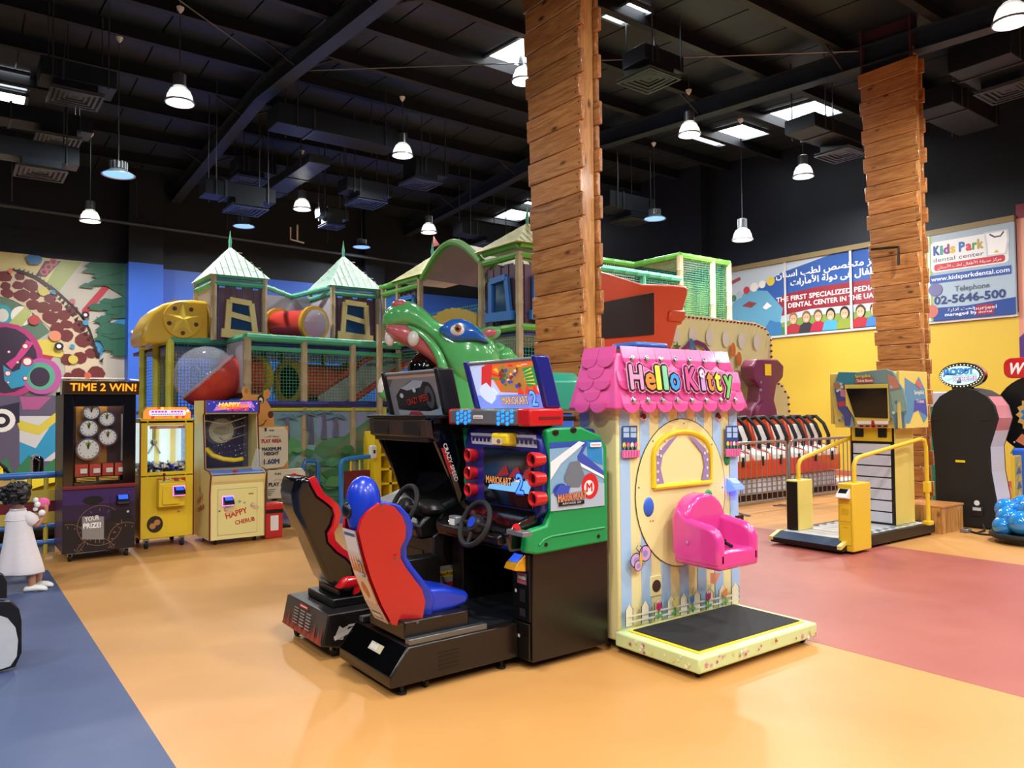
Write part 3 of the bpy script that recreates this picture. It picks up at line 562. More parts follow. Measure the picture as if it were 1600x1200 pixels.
P.poly(cu([(200, 560), (330, 540), (450, 600), (440, 660), (250, 700), (150, 740)]), '#66ad76'); P.poly(cu([(480, 640), (560, 560), (700, 540), (920, 390), (930, 700), (700, 740), (560, 700)]), '#5f9068'); P.poly(cu([(560, 680), (720, 560), (920, 420), (925, 560), (760, 640)]), '#7f8c6c')
P.poly(cu([(450, 600), (500, 590), (480, 700), (640, 800), (680, 900), (500, 940), (200, 900), (330, 720)]), '#93c4c8'); P.poly(cu([(150, 800), (500, 880), (700, 860), (700, 960), (150, 960)]), '#5c9a7c')
for a, b, c in ((470, 380, 600), (555, 370, 560), (430, 380, 500), (632, 400, 540), (290, 400, 560)):
    P.poly(stroke(cu([(a, b), (a + 6, (b + c) / 2), (a, c)]), [.05, .06, .1]), '#6a6684')
    for k in range(7):
        t = PI * (.05 + .9 * k / 6); P.poly(stroke(cu([(a, b), (a + 45 * math.cos(t), b - 22 * math.sin(t) + 10), (a + 80 * math.cos(t), b + 25 - 15 * math.sin(t))]), [.03, .045, .005]), '#54788e' if k % 2 else '#6a90aa')
for i in range(40):
    q = random.Random(i); a, b = q.uniform(200, 920), q.uniform(600, 940); c = cu([(a, b)])[0]; P.poly(blob(c[0], c[1], q.uniform(.03, .09), 7, .4, i, 1.6), q.choice(['#4f8b5c', '#6ab075', '#5e9f82', '#86a878']))
P.done('jungle_curtain', ps)
box('kick_pad', 4.2, cx1, BY - .16, BY - .04, 0, .22, 'grasspad', ps, .02)
# upper tier
def pyramid(x0, x1, y0, y1, ze, za, mat, flag=None):
    cx, cy = (x0 + x1) / 2, (y0 + y1) / 2
    rf = obj('turret_roof', MB().add([(x0, y0, ze), (x1, y0, ze), (x1, y1, ze), (x0, y1, ze), (cx, cy, za)], [(0, 1, 4), (1, 2, 4), (2, 3, 4), (3, 0, 4), (3, 2, 1, 0)]), mat, ps)
    for O, U, tgt, w_ in (((x0, y0, ze), XA, Vector((0, cy - y0, za - ze)), x1 - x0), ((x0, y1, ze), -YA, Vector((cx - x0, 0, za - ze)), y1 - y0)):
        hh = tgt.length; P = Print(O, U, tgt, step=.001, lift=.006)
        for k in range(1, 9):
            u = w_ * k / 9; top = hh * (1 - abs(2 * k / 9 - 1)) * .97; P.poly(stroke([(u, 0), (u, top)], .016), '#6f6a4c' if mat == 'roof_lemon' else '#5d7f6c')
            for j in (1, 2, 3):
                v = hh * (j * .24 + (.06 if k % 2 else 0))
                if v < top: P.poly(stroke([(u, v), (min(u + w_ / 9, w_), v)], .012), '#8f9478')
        P.done('shingle_lines', rf)
    f = obj('finial', MB().lathe([(.03, 0), (.02, .06), (.026, .12), (.012, .2), (.003, .3)], (cx, cy, za - .04), n=10), 'mintpipe', ps, smooth=True)
    if flag: obj('flag', MB().prism([(cx, za + .15), (cx + .14, za + .2), (cx + .02, za + .34)], 'y', cy - .01, cy + .01), flag, ps)
def plank_wall(O, U, w_, z0, z1, n):
    """vertical planks on a wall starting at O running along U"""
    g = None; N = U.cross(ZA)
    for k in range(n):
        a = O + U * (w_ * k / n + .004); b = O + U * (w_ * (k + 1) / n - .004); q = MB()
        off = N * (.012 if k % 2 else .0)
        vs = [a + off, b + off, b - N * .02, a - N * .02]; z1k = z1 - (.03 if k % 3 == 1 else 0)
        q.add([Vector((v.x, v.y, z0)) for v in vs] + [Vector((v.x, v.y, z1k)) for v in vs], [(3, 2, 1, 0), (4, 5, 6, 7), (0, 1, 5, 4), (1, 2, 6, 5), (2, 3, 7, 6), (3, 0, 4, 7)])
        obj('plank', q, 'plumplank', ps)
def bar(mb, O, U, N, p, q, w_, d0=.015, d1=.06):
    """board between two (u,v) points on a wall plane"""
    dx, dy = q[0] - p[0], q[1] - p[1]; l = math.hypot(dx, dy); ox, oy = -dy / l * w_ / 2, dx / l * w_ / 2
    c = [(p[0] - ox, p[1] - oy), (q[0] - ox, q[1] - oy), (q[0] + ox, q[1] + oy), (p[0] + ox, p[1] + oy)]
    P_ = lambda u, v, d: O + U * u + ZA * v + N * d
    mb.add([P_(u, v, d0) for u, v in c] + [P_(u, v, d1) for u, v in c], [(3, 2, 1, 0), (4, 5, 6, 7), (0, 1, 5, 4), (1, 2, 6, 5), (2, 3, 7, 6), (3, 0, 4, 7)])
def window(O, U, corners, mat, w_=.085, mid=True, mull=None):
    """crooked board window: corners bl, br, tr, tl in (u,v) on the wall"""
    N = U.cross(ZA); bl, br, tr, tl = corners; g = MB()
    P_ = lambda c, d: O + U * c[0] + ZA * c[1] + N * d
    pane = obj('window_pane', MB().add([P_(c, .014) for c in corners] + [P_(c, .022) for c in corners], [(3, 2, 1, 0), (4, 5, 6, 7), (0, 1, 5, 4), (1, 2, 6, 5), (2, 3, 7, 6), (3, 0, 4, 7)]), 'pane', ps)
    sides = [(bl, tl), (br, tr), (tl, tr)] + ([(((bl[0] + tl[0]) / 2, (bl[1] + tl[1]) / 2 + .03), ((br[0] + tr[0]) / 2, (br[1] + tr[1]) / 2 - .03))] if mid else [])
    for ki, (a, b) in enumerate(sides): m = MB(); bar(m, O, U, N, a, b, w_ * .8, d0=.015 + .002 * ki, d1=(.06, .06, .068, .052)[ki]); obj('frame_board', m, mat, pane)
    m = MB(); bar(m, O, U, N, (bl[0] - .09, bl[1] - .03), (br[0] + .09, br[1] - .05), w_ * 1.25, d1=.08); obj('sill_board', m, mat, pane)
def turret(x0, x1, y0, y1, wl_mat='canvas', roof='roof_mint', za=4.15, front_win=None, post='tan', rail='mintpipe', ov=.07):
    for x, y in ((x0, y0), (x1, y0), (x0, y1)): bamboo('post', (x, y, DZ), (x, y, EZ), .045, post)
    for z in (EZ, EZ - .12): bamboo('eave_rail', (x0, y0, z), (x1, y0, z), .045, rail); bamboo('eave_rail', (x0, y0, z), (x0, y1, z), .045, rail)
    pyramid(x0 - ov, x1 + ov, y0 - ov, y1 + ov, EZ - .0, za, roof, None)
def at_wall(px, py, Y, x0): p = atY(px, py, Y); return (p.x - x0, p.z)
t1 = (atY(334, 480, UY).x, atY(413, 480, UY).x); t2 = (atY(520, 480, UY).x, atY(590, 480, UY).x)
c6 = lambda a, b: (200 + a / 4, 370 + b / 4)
for (x0, x1), wp in ((t1, [(615, 590), (790, 605), (765, 420), (630, 395)]), (t2, [(1335, 605), (1490, 625), (1480, 430), (1350, 410)])):
    turret(x0, x1, UY, UY + 1.0, za=4.36 if x0 > 4.5 else 4.28)
    plank_wall(Vector((x0, UY + .02, 0)), XA, x1 - x0, DZ, EZ - .16, 9)
    cs = [at_wall(*c6(a, b), UY, x0) for a, b in wp]; window(Vector((x0, UY, 0)), XA, cs, 'frame_cream', .105)
    box('canvas_panel', x0 + .0, x0 + .02, UY + .05, UY + 1.0, DZ, EZ - .1, 'canvas', ps)
box('canvas_panel', t1[1], t2[0], UY + .95, UY + .97, DZ, EZ - .1, 'canvas', ps)
bamboo('eave_rail', (t1[1], UY + .05, EZ - .1), (t2[0] - .35, UY + .95, EZ - .1), .045, 'mintpipe'); bamboo('eave_rail', (t2[0] - .35, UY + .95, EZ - .1), (t2[0], UY, EZ - .02), .045, 'mintpipe')
# crawl capsule between the turrets
a, b = atY(435, 508, 12.8), atY(487, 506, UY - .05)
ax = (b - a).normalized(); b = a + ax * .95; fx, fy = frame(ax)
obj('crawl_tube', MB().lathe([(.235, 0), (.235, .95)], a, ax, 24), 'tube_red', ps, smooth=True)
for h in (0, .95): obj('tube_ring', MB().ring([(.23, -.04), (.29, -.04), (.29, .03), (.23, .03)], a + ax * h, ax, 24), 'ring_yellow', ps, smooth=True)
obj('clear_dome', MB().lathe([(.235 * math.cos(q), .16 * math.sin(q)) for q in (0, .35, .7, 1.05, 1.35, 1.56)], a + ax * .98, ax, 24), 'clear', ps, smooth=True)
for h in (.28, .62):
    m = MB()
    for k in range(5):
        q0, q1 = -1.0 + k * .4, -1.0 + (k + 1) * .4
        pts = [a + ax * (h + dh) + fx * (.238 * math.cos(q + 2.2)) + fy * (.238 * math.sin(q + 2.2)) for q, dh in ((q0, -.06), (q1, -.06), (q1, .06), (q0, .06))]; m.add(pts, [(0, 1, 2, 3)])
    obj('tube_window', m, 'frame_blue', ps)
# red tube on the middle deck
zt_ = atY(452, 597, 11.7).z
xa_, xb_ = atY(455, 597, 11.7).x, atY(540, 597, 12.3).x
obj('crawl_tube', MB().cyl((xa_, 11.75, zt_), (xb_, 12.2, zt_), .3, n=24), 'tube_red', ps, smooth=True)
for p in ((xa_, 11.75, zt_), (xb_, 12.2, zt_)): obj('tube_ring', MB().ring([(.26, -.05), (.36, -.05), (.36, .03), (.26, .03)], p, (xb_ - xa_, .45, 0), 24), 'ring_yellow', ps, smooth=True)
obj('tube_opening', MB().cyl((xa_ - .012, 11.745, zt_), (xa_ + .02, 11.755, zt_), .27, n=20), 'dark', ps)  # dark disc on the closed tube end, shade of its inside as colour
# slide with red side rails
s0, s1 = atY(505, 636, 11.55), atY(648, 540, 11.55)
d = (s1 - s0); n_ = Vector((-.12, .45, .55)).normalized()
sl = obj('slide', MB().add([s0 + n_ * -.22, s0 + n_ * .22, s1 + n_ * .22, s1 - n_ * .22, s0 + n_ * -.22 - ZA * .05, s0 + n_ * .22 - ZA * .05, s1 + n_ * .22 - ZA * .05, s1 - n_ * .22 - ZA * .05], [(0, 3, 2, 1), (4, 5, 6, 7), (0, 1, 5, 4), (2, 3, 7, 6), (1, 2, 6, 5), (3, 0, 4, 7)]), 'slide_bed', ps)
for k in (-.25, .25): obj('slide_rail', MB().cyl(s0 + n_ * k + ZA * .05, s1 + n_ * k + ZA * .05, .05, n=10), 'slide_red', sl, smooth=True)
# yellow ring behind the bubble, bubble of clear and red halves
cb = atY(323, 589, 11.75); pn = (-rt * .62 + up * .74 - fw * .28).normalized()
hp = [(.46 * math.cos(q), .46 * math.sin(q)) for q in (0, .3, .6, .9, 1.2, 1.45, 1.56)]
obj('bubble_dome', MB().lathe(hp, cb, pn, 28), 'clear', ps, smooth=True); obj('bubble_bowl', MB().lathe(hp, cb, -pn, 28), 'tube_red', ps, smooth=True); obj('bubble_flange', MB().ring([(.44, -.02), (.5, -.02), (.5, .02), (.44, .02)], cb, pn, 28), 'clear', ps, smooth=True)
q = atY(396, 590, 11.9); obj('tube_ring', MB().ring([(.2, -.05), (.36, -.05), (.36, .05), (.2, .05)], q, (1, .55, 0), 24), 'plasticyellow', ps, smooth=True)
obj('tube_neck', MB().cyl(cb + (q - cb) * .4, q, .33, n=20), 'tube_red', ps, smooth=True)
# star-fronted yellow slide hood
oy = 12.15
pts = xz(oy, [(326, 471), (300, 468), (278, 469), (255, 475), (238, 488), (226, 508), (221, 526), (224, 538), (240, 538), (270, 534), (326, 532)])
hood = obj('slide_hood', MB().prism(pts, 'y', oy, oy + .9), 'plasticyellow', ps, bevel=.05, seg=3)
c_ = atY(285, 500, oy - .02); obj('hood_disc', MB().cyl((c_.x, oy + .02, c_.z), (c_.x, oy - .05, c_.z), .285, .27, 28), 'plasticyellow', hood, smooth=True)
m = MB(); st = star(0, 0, .25, .42)
m.add([(c_.x, oy - .12, c_.z)] + [(c_.x + u, oy - .052, c_.z + v) for u, v in st], [(0, i + 2 if i < 9 else 1, i + 1) for i in range(10)]); obj('star_relief', m, M('star_y', '#e9c94a', .25, coat=.4), hood)
M('hole', '#5a3114', .6)
for k in range(5): a_ = PI / 2 + PI / 5 + 2 * PI * k / 5; obj('peephole', MB().cyl((c_.x + .2 * math.cos(a_), oy - .06, c_.z + .2 * math.sin(a_)), (c_.x + .2 * math.cos(a_), oy - .04, c_.z + .2 * math.sin(a_)), .032, n=12), 'hole', hood)
q = atY(320, 503, 12.4); obj('tube_ring', MB().cyl((q.x, 12.5, q.z), (q.x + .12, 12.5, q.z), .32, n=24), 'ring_yellow', ps, smooth=True)
obj('hood_ribs', MB().tube([atY(278, 468, oy + .3), atY(250, 478, oy + .3), atY(232, 497, oy + .3), atY(222, 525, oy + .3)], .02, 6), 'hole', hood)
# --- wing running towards the viewer (faces -X)
Y3a, Y3b, YAa, YAb, Y4a, Y4b = 11.35, 10.62, 10.55, 8.88, 8.8, 8.0
for y in (11.9, Y3a, Y3b, YAb, Y4b): bamboo('post', (WX, y, 0), (WX, y, EZ), .05, 'tan')
bamboo('post', (WX + .9, Y4b, 0), (WX + .9, Y4b, EZ), .05, 'tan')
bamboo('deck_rail', (WX, 12, DZ), (WX, Y4b, DZ), .055, 'limepipe'); bamboo('deck_rail', (WX, Y4b, DZ), (WX + 1.4, Y4b, DZ), .055, 'limepipe')
for z in (EZ + .04, EZ - .1): bamboo('eave_rail', (WX, 12.0, z), (WX, Y3b, z), .05, 'limepipe'); bamboo('eave_rail', (WX, Y4a, z + .06), (WX, Y4b, z + .06), .05, 'limepipe'); bamboo('eave_rail', (WX, Y4b, z + .06), (WX + .95, Y4b, z + .06), .05, 'limepipe')
plank_wall(Vector((WX + .03, Y3a, 0)), -YA, Y3a - Y3b, DZ, EZ - .12, 8); plank_wall(Vector((WX + .03, Y4a, 0)), -YA, Y4a - Y4b, DZ, EZ - .12, 9); plank_wall(Vector((WX, Y4b + .03, 0)), XA, .95, DZ, EZ - .12, 9)
wy = lambda px, py, y0: (y0 - atX(px, py, WX).y, atX(px, py, WX).z)
k7 = lambda a, b: (580 + a * .2667, 340 + b * .2667)
window(Vector((WX, Y4a, 0)), -YA, [wy(*k7(a, b), Y4a) for a, b in ((715, 575), (825, 555), (805, 350), (715, 380))], 'frame_blue', .1, mid=False)
window(Vector((WX, Y3a, 0)), -YA, [wy(*k7(a, b), Y3a) for a, b in ((190, 620), (265, 610), (260, 465), (190, 480))], 'frame_blue', .09, mid=False)
O4 = Vector((WX, Y4b, 0)); w4 = lambda px, py: (atY(px, py, Y4b).x - WX, atY(px, py, Y4b).z)
window(O4, XA, [w4(*k7(a, b)) for a, b in ((950, 560), (1080, 570), (1060, 350), (950, 345))], 'frame_blue', .1, mid=False)
pyramid(WX - .1, WX + 1.05, Y4b - .1, Y4a + .15, EZ + .12, atY(822, 349, 8.45).z, 'roof_lemon'); pyramid(WX - .08, WX + 1.0, Y3b - .1, Y3a + .15, EZ + .06, atX(683, 399, WX + .5).z, 'roof_lemon', flag='red')
arc = [(WX, YAa + (YAb - YAa) * i / 14, EZ + .0 + .42 * math.sin(PI * i / 14)) for i in range(15)]
obj('arch_rail', MB().tube(arc, .055, 8), 'limepipe', ps, smooth=True); obj('arch_rail', MB().tube([(x + 1.1, y, z - .05) for x, y, z in arc], .05, 8), 'limepipe', ps, smooth=True)
m = MB(); m.loft([[Vector(p) for p in arc], [Vector((p[0] + 1.1, p[1], p[2] - .05)) for p in arc]], closed=False); obj('arch_canopy', m, 'canvas_tan', ps, smooth=True)
net((WX + 1.1, YAa), (WX + 1.1, YAb), DZ, EZ, 'net_green'); net((WX, YAa), (WX, YAb), DZ, 3.15, 'net_green'); bamboo('post', (WX + 1.1, 9.3, DZ), (WX + 1.1, 9.3, EZ + .2), .04, 'lemonpipe')
m = MB(); sc_ = [(YAa - .1, DZ + .02)] + [(YAa - .1 - (YAa - YAb - .2) * i / 20, DZ + .25 + .12 * math.sin(PI * i / 20) * 1.3 + .03 * abs(math.sin(PI * i / 2.5))) for i in range(21)] + [(YAb + .1, DZ + .02)]
m.prism(sc_, 'x', WX - .03, WX + .02); obj('scalloped_panel', m, M('mustard', '#b3983a', .5), ps)
box('canvas_panel', WX + .02, WX + .05, Y4b, Y4a + .6, 1.5, DZ - .05, 'canvas_tan', ps); net((WX, 12), (WX, Y4b), .1, DZ, 'net_dark'); net((WX, Y4b), (WX + 1.4, Y4b), .1, DZ, 'net_green')
net((WX, 12), (WX, Y3a), DZ, EZ, 'net_green')
box('deck', WX, WX + 1.4, Y4b, 12, DZ - .1, DZ - .04, 'purplepipe', ps)
# --- taller far block to the right of the near column
fx0, fx1, fy, fyb, fz = atY(1062, 399, 11.0).x, atY(1138, 410, 11.0).x, 11.0, 12.35, atY(1062, 399, 11.0).z
for x in (fx0, (fx0 + fx1) / 2 + .25, fx1): bamboo('post', (x, fy, 0), (x, fy, fz), .07, 'canvas_tan' if False else 'tan')
xl_ = atY(938, 404, fyb).x
bamboo('eave_rail', (fx0, fy, fz), (fx1, fy, fz), .07, 'limepipe'); bamboo('eave_rail', (fx0, fy, fz), (fx0, fyb, fz), .07, 'limepipe'); bamboo('eave_rail', (fx0, fyb, fz), (xl_, fyb, fz), .07, 'limepipe')
z2 = atY(1060, 436, fy).z; bamboo('eave_rail', (fx0, fy, z2), (fx0 - 2.4, fy, z2), .07, 'mintpipe'); bamboo('post', (fx0 - 1.15, fy, 0), (fx0 - 1.15, fy, z2), .06, 'mintpipe')
net((fx0, fy), (fx1, fy), .2, fz, 'net_dark'); net((fx0, fyb), (fx0, fy), .2, fz, 'net_green'); net((fx0 - 2.4, fy), (fx0, fy), .2, z2, 'net_green'); net((xl_, fyb), (fx0, fyb), 2, fz, 'net_white')
net(((fx0 + fx1) / 2, fy + .6), (fx1, fy + .6), 2.0, fz - .4, 'net_lime'); net((fx1, fy), (fx1, fyb), .2, fz, 'net_lime'); obj('net_roof', MB().quad((fx0, fy, fz - .02), (fx1, fy, fz - .02), (fx1, fyb, fz - .02), (fx0, fyb, fz - .02)), 'canvas_tan', ps)
# ================================================================== HIPPO HEAD
hp_ = thing('hippo_figure', 'giant glossy green hippo head with open pink mouth and blue eyelids', 'figure', (5.75, 8.3, 0))
M('hippo', '#62c270', 0.16, coat=0.8, noise=0.06, nscale=2); M('hippo_pink', '#cf6a70', 0.25, coat=0.5); M('hippo_blue', '#2a68c4', 0.2, coat=0.6); M('tooth', '#ece8e0', 0.25, coat=0.4); M('iris', '#a8602a', .2)
HD = 9.55
def hpt(px, py, d=0.0): return CAM + ray(px, py) * (HD) + Vector((fw.x, fw.y, 0)).normalized() * d
fh = Vector((fw.x, fw.y, 0)).normalized()
def hsec(x, t, b, w_, n=20, lean=0.0, pinch=1.0):
    c = hpt(x, (t + b) / 2); hh = (b - t) / 2 / F * HD; out = []
    for i in range(n):
        a = 2 * PI * i / n; ca, sa = math.cos(a), math.sin(a)
        sa2 = math.copysign(abs(sa) ** .8, sa); ca2 = math.copysign(abs(ca) ** .8, ca)
        out.append(c + fh * (w_ * ca2) + up * (hh * sa2) + rt * (lean * sa2 * hh))
    return out
S = [(599, 498, 512, .10), (603, 489, 518, .26), (612, 480, 521, .36), (625, 473, 520, .41), (640, 470, 518, .42), (655, 476, 522, .40), (668, 487, 530, .36), (680, 499, 540, .34), (692, 507, 556, .36), (704, 507, 584, .40), (718, 505, 606, .44), (735, 505, 618, .46), (752, 511, 618, .45), (766, 523, 608, .42), (776, 538, 596, .36), (782, 552, 582, .2)]
obj('head', MB().loft([hsec(*s) for s in S]), 'hippo', hp_, smooth=True, sub=1, ang=3)
obj('neck', MB().loft([[CAM + ray(cx_, yy) * HD + rt * (wx_ * math.cos(2 * PI * i / 18)) + fh * (.42 * math.sin(2 * PI * i / 18) + .05) for i in range(18)] for cx_, yy, wx_ in ((728, 560, .3), (728, 600, .33), (733, 640, .38), (738, 700, .45), (740, 760, .48), (740, 828, .5))]), 'hippo', hp_, smooth=True, sub=1, ang=3)
obj('mouth_lining', MB().loft([hsec(x, t, b, w_) for x, t, b, w_ in ((605, 505, 522, .28), (616, 505, 533, .37), (635, 505, 541, .40), (652, 508, 550, .38), (668, 514, 561, .34), (682, 522, 573, .33), (694, 532, 588, .3))]), 'hippo_pink', hp_, smooth=True, sub=1, ang=3)
obj('jaw_lip', MB().tube([hpt(x, y, -.36) for x, y in ((640, 513), (662, 523), (680, 540), (692, 560), (699, 585), (698, 604), (690, 618))], [.02, .035, .05, .06, .065, .06, .03], 10), 'hippo', hp_, smooth=True, sub=1)
obj('throat', MB().ball(hpt(697, 590, .0), (.16, .3, .34), 16, 10, (rt, fh, up)), 'hippo_pink', hp_, smooth=True)
jaw = [hsec(x, t, b, w_) for x, t, b, w_ in ((592, 606, 620, .16), (602, 602, 626, .28), (625, 602, 634, .36), (655, 606, 648, .38), (690, 612, 668, .38), (725, 620, 672, .34))]
obj('lower_jaw', MB().loft(jaw), 'hippo', hp_, smooth=True, sub=1, ang=3)
obj('tongue', MB().ball(hpt(628, 603, 0), (.3, .26, .08), 16, 10, (rt, fh, up)), 'hippo_pink', hp_, smooth=True)
for x, y, d_, r_ in ((613, 524, -.2, .075), (652, 526, -.38, .085)): q = hpt(x, y, d_); obj('tooth', MB().ball(q - up * .06, (r_ * .85, r_ * .85, .095), 14, 10, (rt, fh, up)), 'tooth', hp_, smooth=True)
obj('tooth', MB().lathe([(.06, -.06), (.06, .02), (.045, .09), (.012, .14)], hpt(602, 606, -.2), up, 12), 'tooth', hp_, smooth=True)
for d_ in (-.3, .25): obj('nostril', MB().ball(hpt(630, 481, d_), (.1, .075, .06), 14, 8, (rt, fh, up)), 'hippo_pink', hp_, smooth=True)
brow = [(690, 520), (697, 512), (710, 505), (724, 504), (738, 509), (750, 519), (762, 533), (766, 540), (750, 537), (732, 537), (715, 536), (703, 533)]
obj('eyelid', MB().loft([[hpt(x, y, -.36) for x, y in brow], [hpt(726 + (x - 726) * .96, 522 + (y - 522) * .96, -.47) for x, y in brow], [hpt(726 + (x - 726) * .7, 523 + (y - 523) * .6, -.5) for x, y in brow]]), 'hippo_blue', hp_, smooth=True, ang=3)
obj('eyeball', MB().ball(hpt(719, 522, -.44), (.11, .1, .085), 16, 10, (rt, fh, up)), 'tooth', hp_, smooth=True); obj('iris', MB().ball(hpt(720, 520, -.525), (.045, .02, .05), 14, 8, (rt, fh, up)), 'iris', hp_, smooth=True); obj('pupil', MB().ball(hpt(720, 520, -.54), (.022, .014, .026), 12, 8, (rt, fh, up)), 'black', hp_, smooth=True)
obj('lower_lid', MB().tube([hpt(x, y, -.45) for x, y in ((698, 527), (710, 533), (726, 534), (742, 533), (756, 537))], [.01, .025, .03, .025, .008], 8), 'hippo_blue', hp_, smooth=True)
obj('ear', MB().ball(hpt(766, 524, -.25), (.14, .04, .085), 16, 8, ((rt * .97 + up * .2).normalized(), fh, (up * .97 - rt * .2).normalized())), 'hippo', hp_, smooth=True); obj('inner_ear', MB().ball(hpt(765, 524, -.28), (.1, .02, .055), 14, 8, ((rt * .97 + up * .2).normalized(), fh, (up * .97 - rt * .2).normalized())), 'hippo_pink', hp_, smooth=True)
for x, y, r_ in ((777, 548, .12), (788, 556, .13), (798, 564, .11)): obj('mane_bump', MB().ball(hpt(x, y, .15), r_, 16, 10), 'hippo', hp_, smooth=True)
bb = hp_; obj('black_dome', MB().ball(hpt(664, 577, -.05), .21, 24, 14), 'blackgloss', bb, smooth=True); obj('dome_rim', MB().ring([(.17, -.16), (.24, -.16), (.24, -.13), (.17, -.13)], hpt(664, 577, -.05), ZA, 24), 'black', bb, smooth=True)
# ================================================================== PRIZE MACHINES ALONG THE LEFT
M('purple', '#3b2358', 0.35); M('pinkglow', '#e070ff', 0.4, emit=2.2); M('bluescreen', '#2a55d8', 0.3, emit=1.2); M('redboard', '#7a1c1c', .4); M('brownback', '#3a1a20', .5); M('goldback', '#9c6a22', .45); M('chrome', '#d8dadd', 0.12, 1.0); M('clockface', '#d6d6d2', 0.4); M('caramel', '#b53a24', .5)
M('windowglass', '#f4f8fc', 0.02, trans=1.0, alpha=0.18); M('claw_yellow', '#e9c82c', 0.35, coat=.2); M('maroon', '#6c1a22', .4); M('cherub_cream', '#e9dd97', 0.4); M('palelit', '#cfe6ee', .4, emit=.9); M('warmlit', '#f3e27a', .4, emit=.35)
def card_reader(p, d, parent, body, w_=.1, glow=None, scr='bluescreen'):
    """small sloped tap reader at p, facing direction d (-X or -Y)"""
    p = Vector(p); s = XA if abs(d.y) > .5 else -YA; n = Vector(d)
    q = lambda a, b, c: p + s * a + n * b + ZA * c; h = w_ / 2
    r = obj('card_reader', MB().add([q(-h, 0, -h * .8), q(h, 0, -h * .8), q(h, .09, -h * .5), q(-h, .09, -h * .5), q(-h, 0, h * 1.0), q(h, 0, h * 1.0), q(h, .07, h * .1), q(-h, .07, h * .1)], [(0, 3, 2, 1), (4, 5, 6, 7), (0, 1, 5, 4), (1, 2, 6, 5), (2, 3, 7, 6), (3, 0, 4, 7)][::1]), body, parent, bevel=.006)
    if glow: obj('glow_rim', MB().add([q(-h * 1.12, .004, -h * .9), q(h * 1.12, .004, -h * .9), q(h * 1.12, .004, h * 1.1), q(-h * 1.12, .004, h * 1.1)], [(0, 1, 2, 3)]), glow, r)
    obj('reader_screen', MB().add([q(-h * .75, .0625, h * .28), q(h * .75, .0625, h * .28), q(h * .75, .012, h * .95), q(-h * .75, .012, h * .95)], [(0, 1, 2, 3)]), scr, r)
    return r
def fp(Y, x0): return lambda pts: [(p.x - x0, p.z) for p in (atY(a, b, Y) for a, b in pts)]
# ---------------- clock prize machine
X0, X1, Y0, Y1 = 1.03, 1.75, 9.57, 10.3
t = thing('clock_prize_machine', 'tall black and purple prize machine with five chrome clocks behind glass', 'arcade machine', ((X0 + X1) / 2, (Y0 + Y1) / 2, 0))
box('lower_cabinet', X0, X1, Y0, Y1, .1, .8, 'purple', t, .01)
for x in (X0 + .08, X1 - .08):
    for y in (Y0 + .08, Y1 - .08): caster(x, y, .045, t)
up_ = box('upper_back', X0, X1, Y1 - .04, Y1, .8, 1.86, 'black', t)
for x in (X0, X1 - .035): box('side_wall', x, x + .035, Y0 + .02, Y1, .8, 1.86, 'black', t)
fr = MB().box(X0, X0 + .1, Y0 + .0, Y0 + .05, .8, 1.83).box(X1 - .13, X1, Y0, Y0 + .05, .8, 1.83).box(X0 + .1, X1 - .13, Y0, Y0 + .05, .8, .87).box(X0 + .1, X1 - .13, Y0, Y0 + .05, 1.7, 1.83); obj('door_frame', fr, 'blackgloss', t, .006)
box('door_lip', X0 - .005, X1 + .005, Y0 - .03, Y0 + .04, .79, .83, 'redboard', t, .008)
box('top_board', X0, X1, Y0, Y1, 1.83, 1.87, 'black', t)
box('glow_bar', X0 + .08, X1 - .1, Y0 + .03, Y0 + .06, 1.76, 1.8, M('added_glow', '#fff4e0', .4, emit=14.0), t); box('back_panel', X0 + .04, X1 - .04, Y0 + .2, Y0 + .22, .84, 1.75, 'brownback', t); box('gold_panel', X0 + .14, X0 + .45, Y0 + .17, Y0 + .2, 1.05, 1.7, 'goldback', t)  # glowing strip added under the top to brighten the clocks
box('window_glass', X0 + .1, X1 - .13, Y0 + .012, Y0 + .018, .87, 1.7, 'windowglass', t)
c8 = lambda a, b: (80 + a * .2667, 580 + b * .2667)
for a, b, r in ((232, 240, .088), (322, 280, .086), (217, 335, .1), (328, 385, .1), (213, 455, .125)):
    p = atY(*c8(a, b), Y0 + .1); ck = obj('clock', MB().lathe([(r * .82, -.05), (r, -.05), (r * 1.02, 0), (r * .95, .05)], (p.x, Y0 + .1, p.z), YA, 24), 'chrome', t, smooth=True)
    obj('clock_face', MB().cyl((p.x, Y0 + .046, p.z), (p.x, Y0 + .052, p.z), r * .84, n=24), 'clockface', ck)
    Q = Print((p.x, Y0 + .046, p.z), XA, ZA, step=.0006)
    Q.poly([(0, 0)] + ell(0, 0, r * .6, n=6, a0=PI * .36, a1=PI * .64), '#8f9c1e')
    for k in range(12): Q.poly(rect(*[v for v in (r * .7 * math.cos(k * PI / 6) - .005, r * .7 * math.sin(k * PI / 6) - .005, r * .7 * math.cos(k * PI / 6) + .005, r * .7 * math.sin(k * PI / 6) + .005)]), '#222222')
    Q.poly(stroke([(0, 0), (.005, r * .6)], .009), '#111111'); Q.poly(stroke([(0, 0), (-.01, r * .35)], .011), '#111111'); Q.done('hands', ck)
tp = [atY(*c8(a, b), Y0 + .12) for a, b in ((413, 250), (432, 250), (430, 525), (410, 525))]
obj('measuring_strip', MB().add([v + YA * 0 for v in tp] + [v + YA * .02 for v in tp], [(3, 2, 1, 0), (4, 5, 6, 7), (0, 1, 5, 4), (1, 2, 6, 5), (2, 3, 7, 6), (3, 0, 4, 7)][1:] + [(0, 1, 2, 3)]), 'clockface', t)
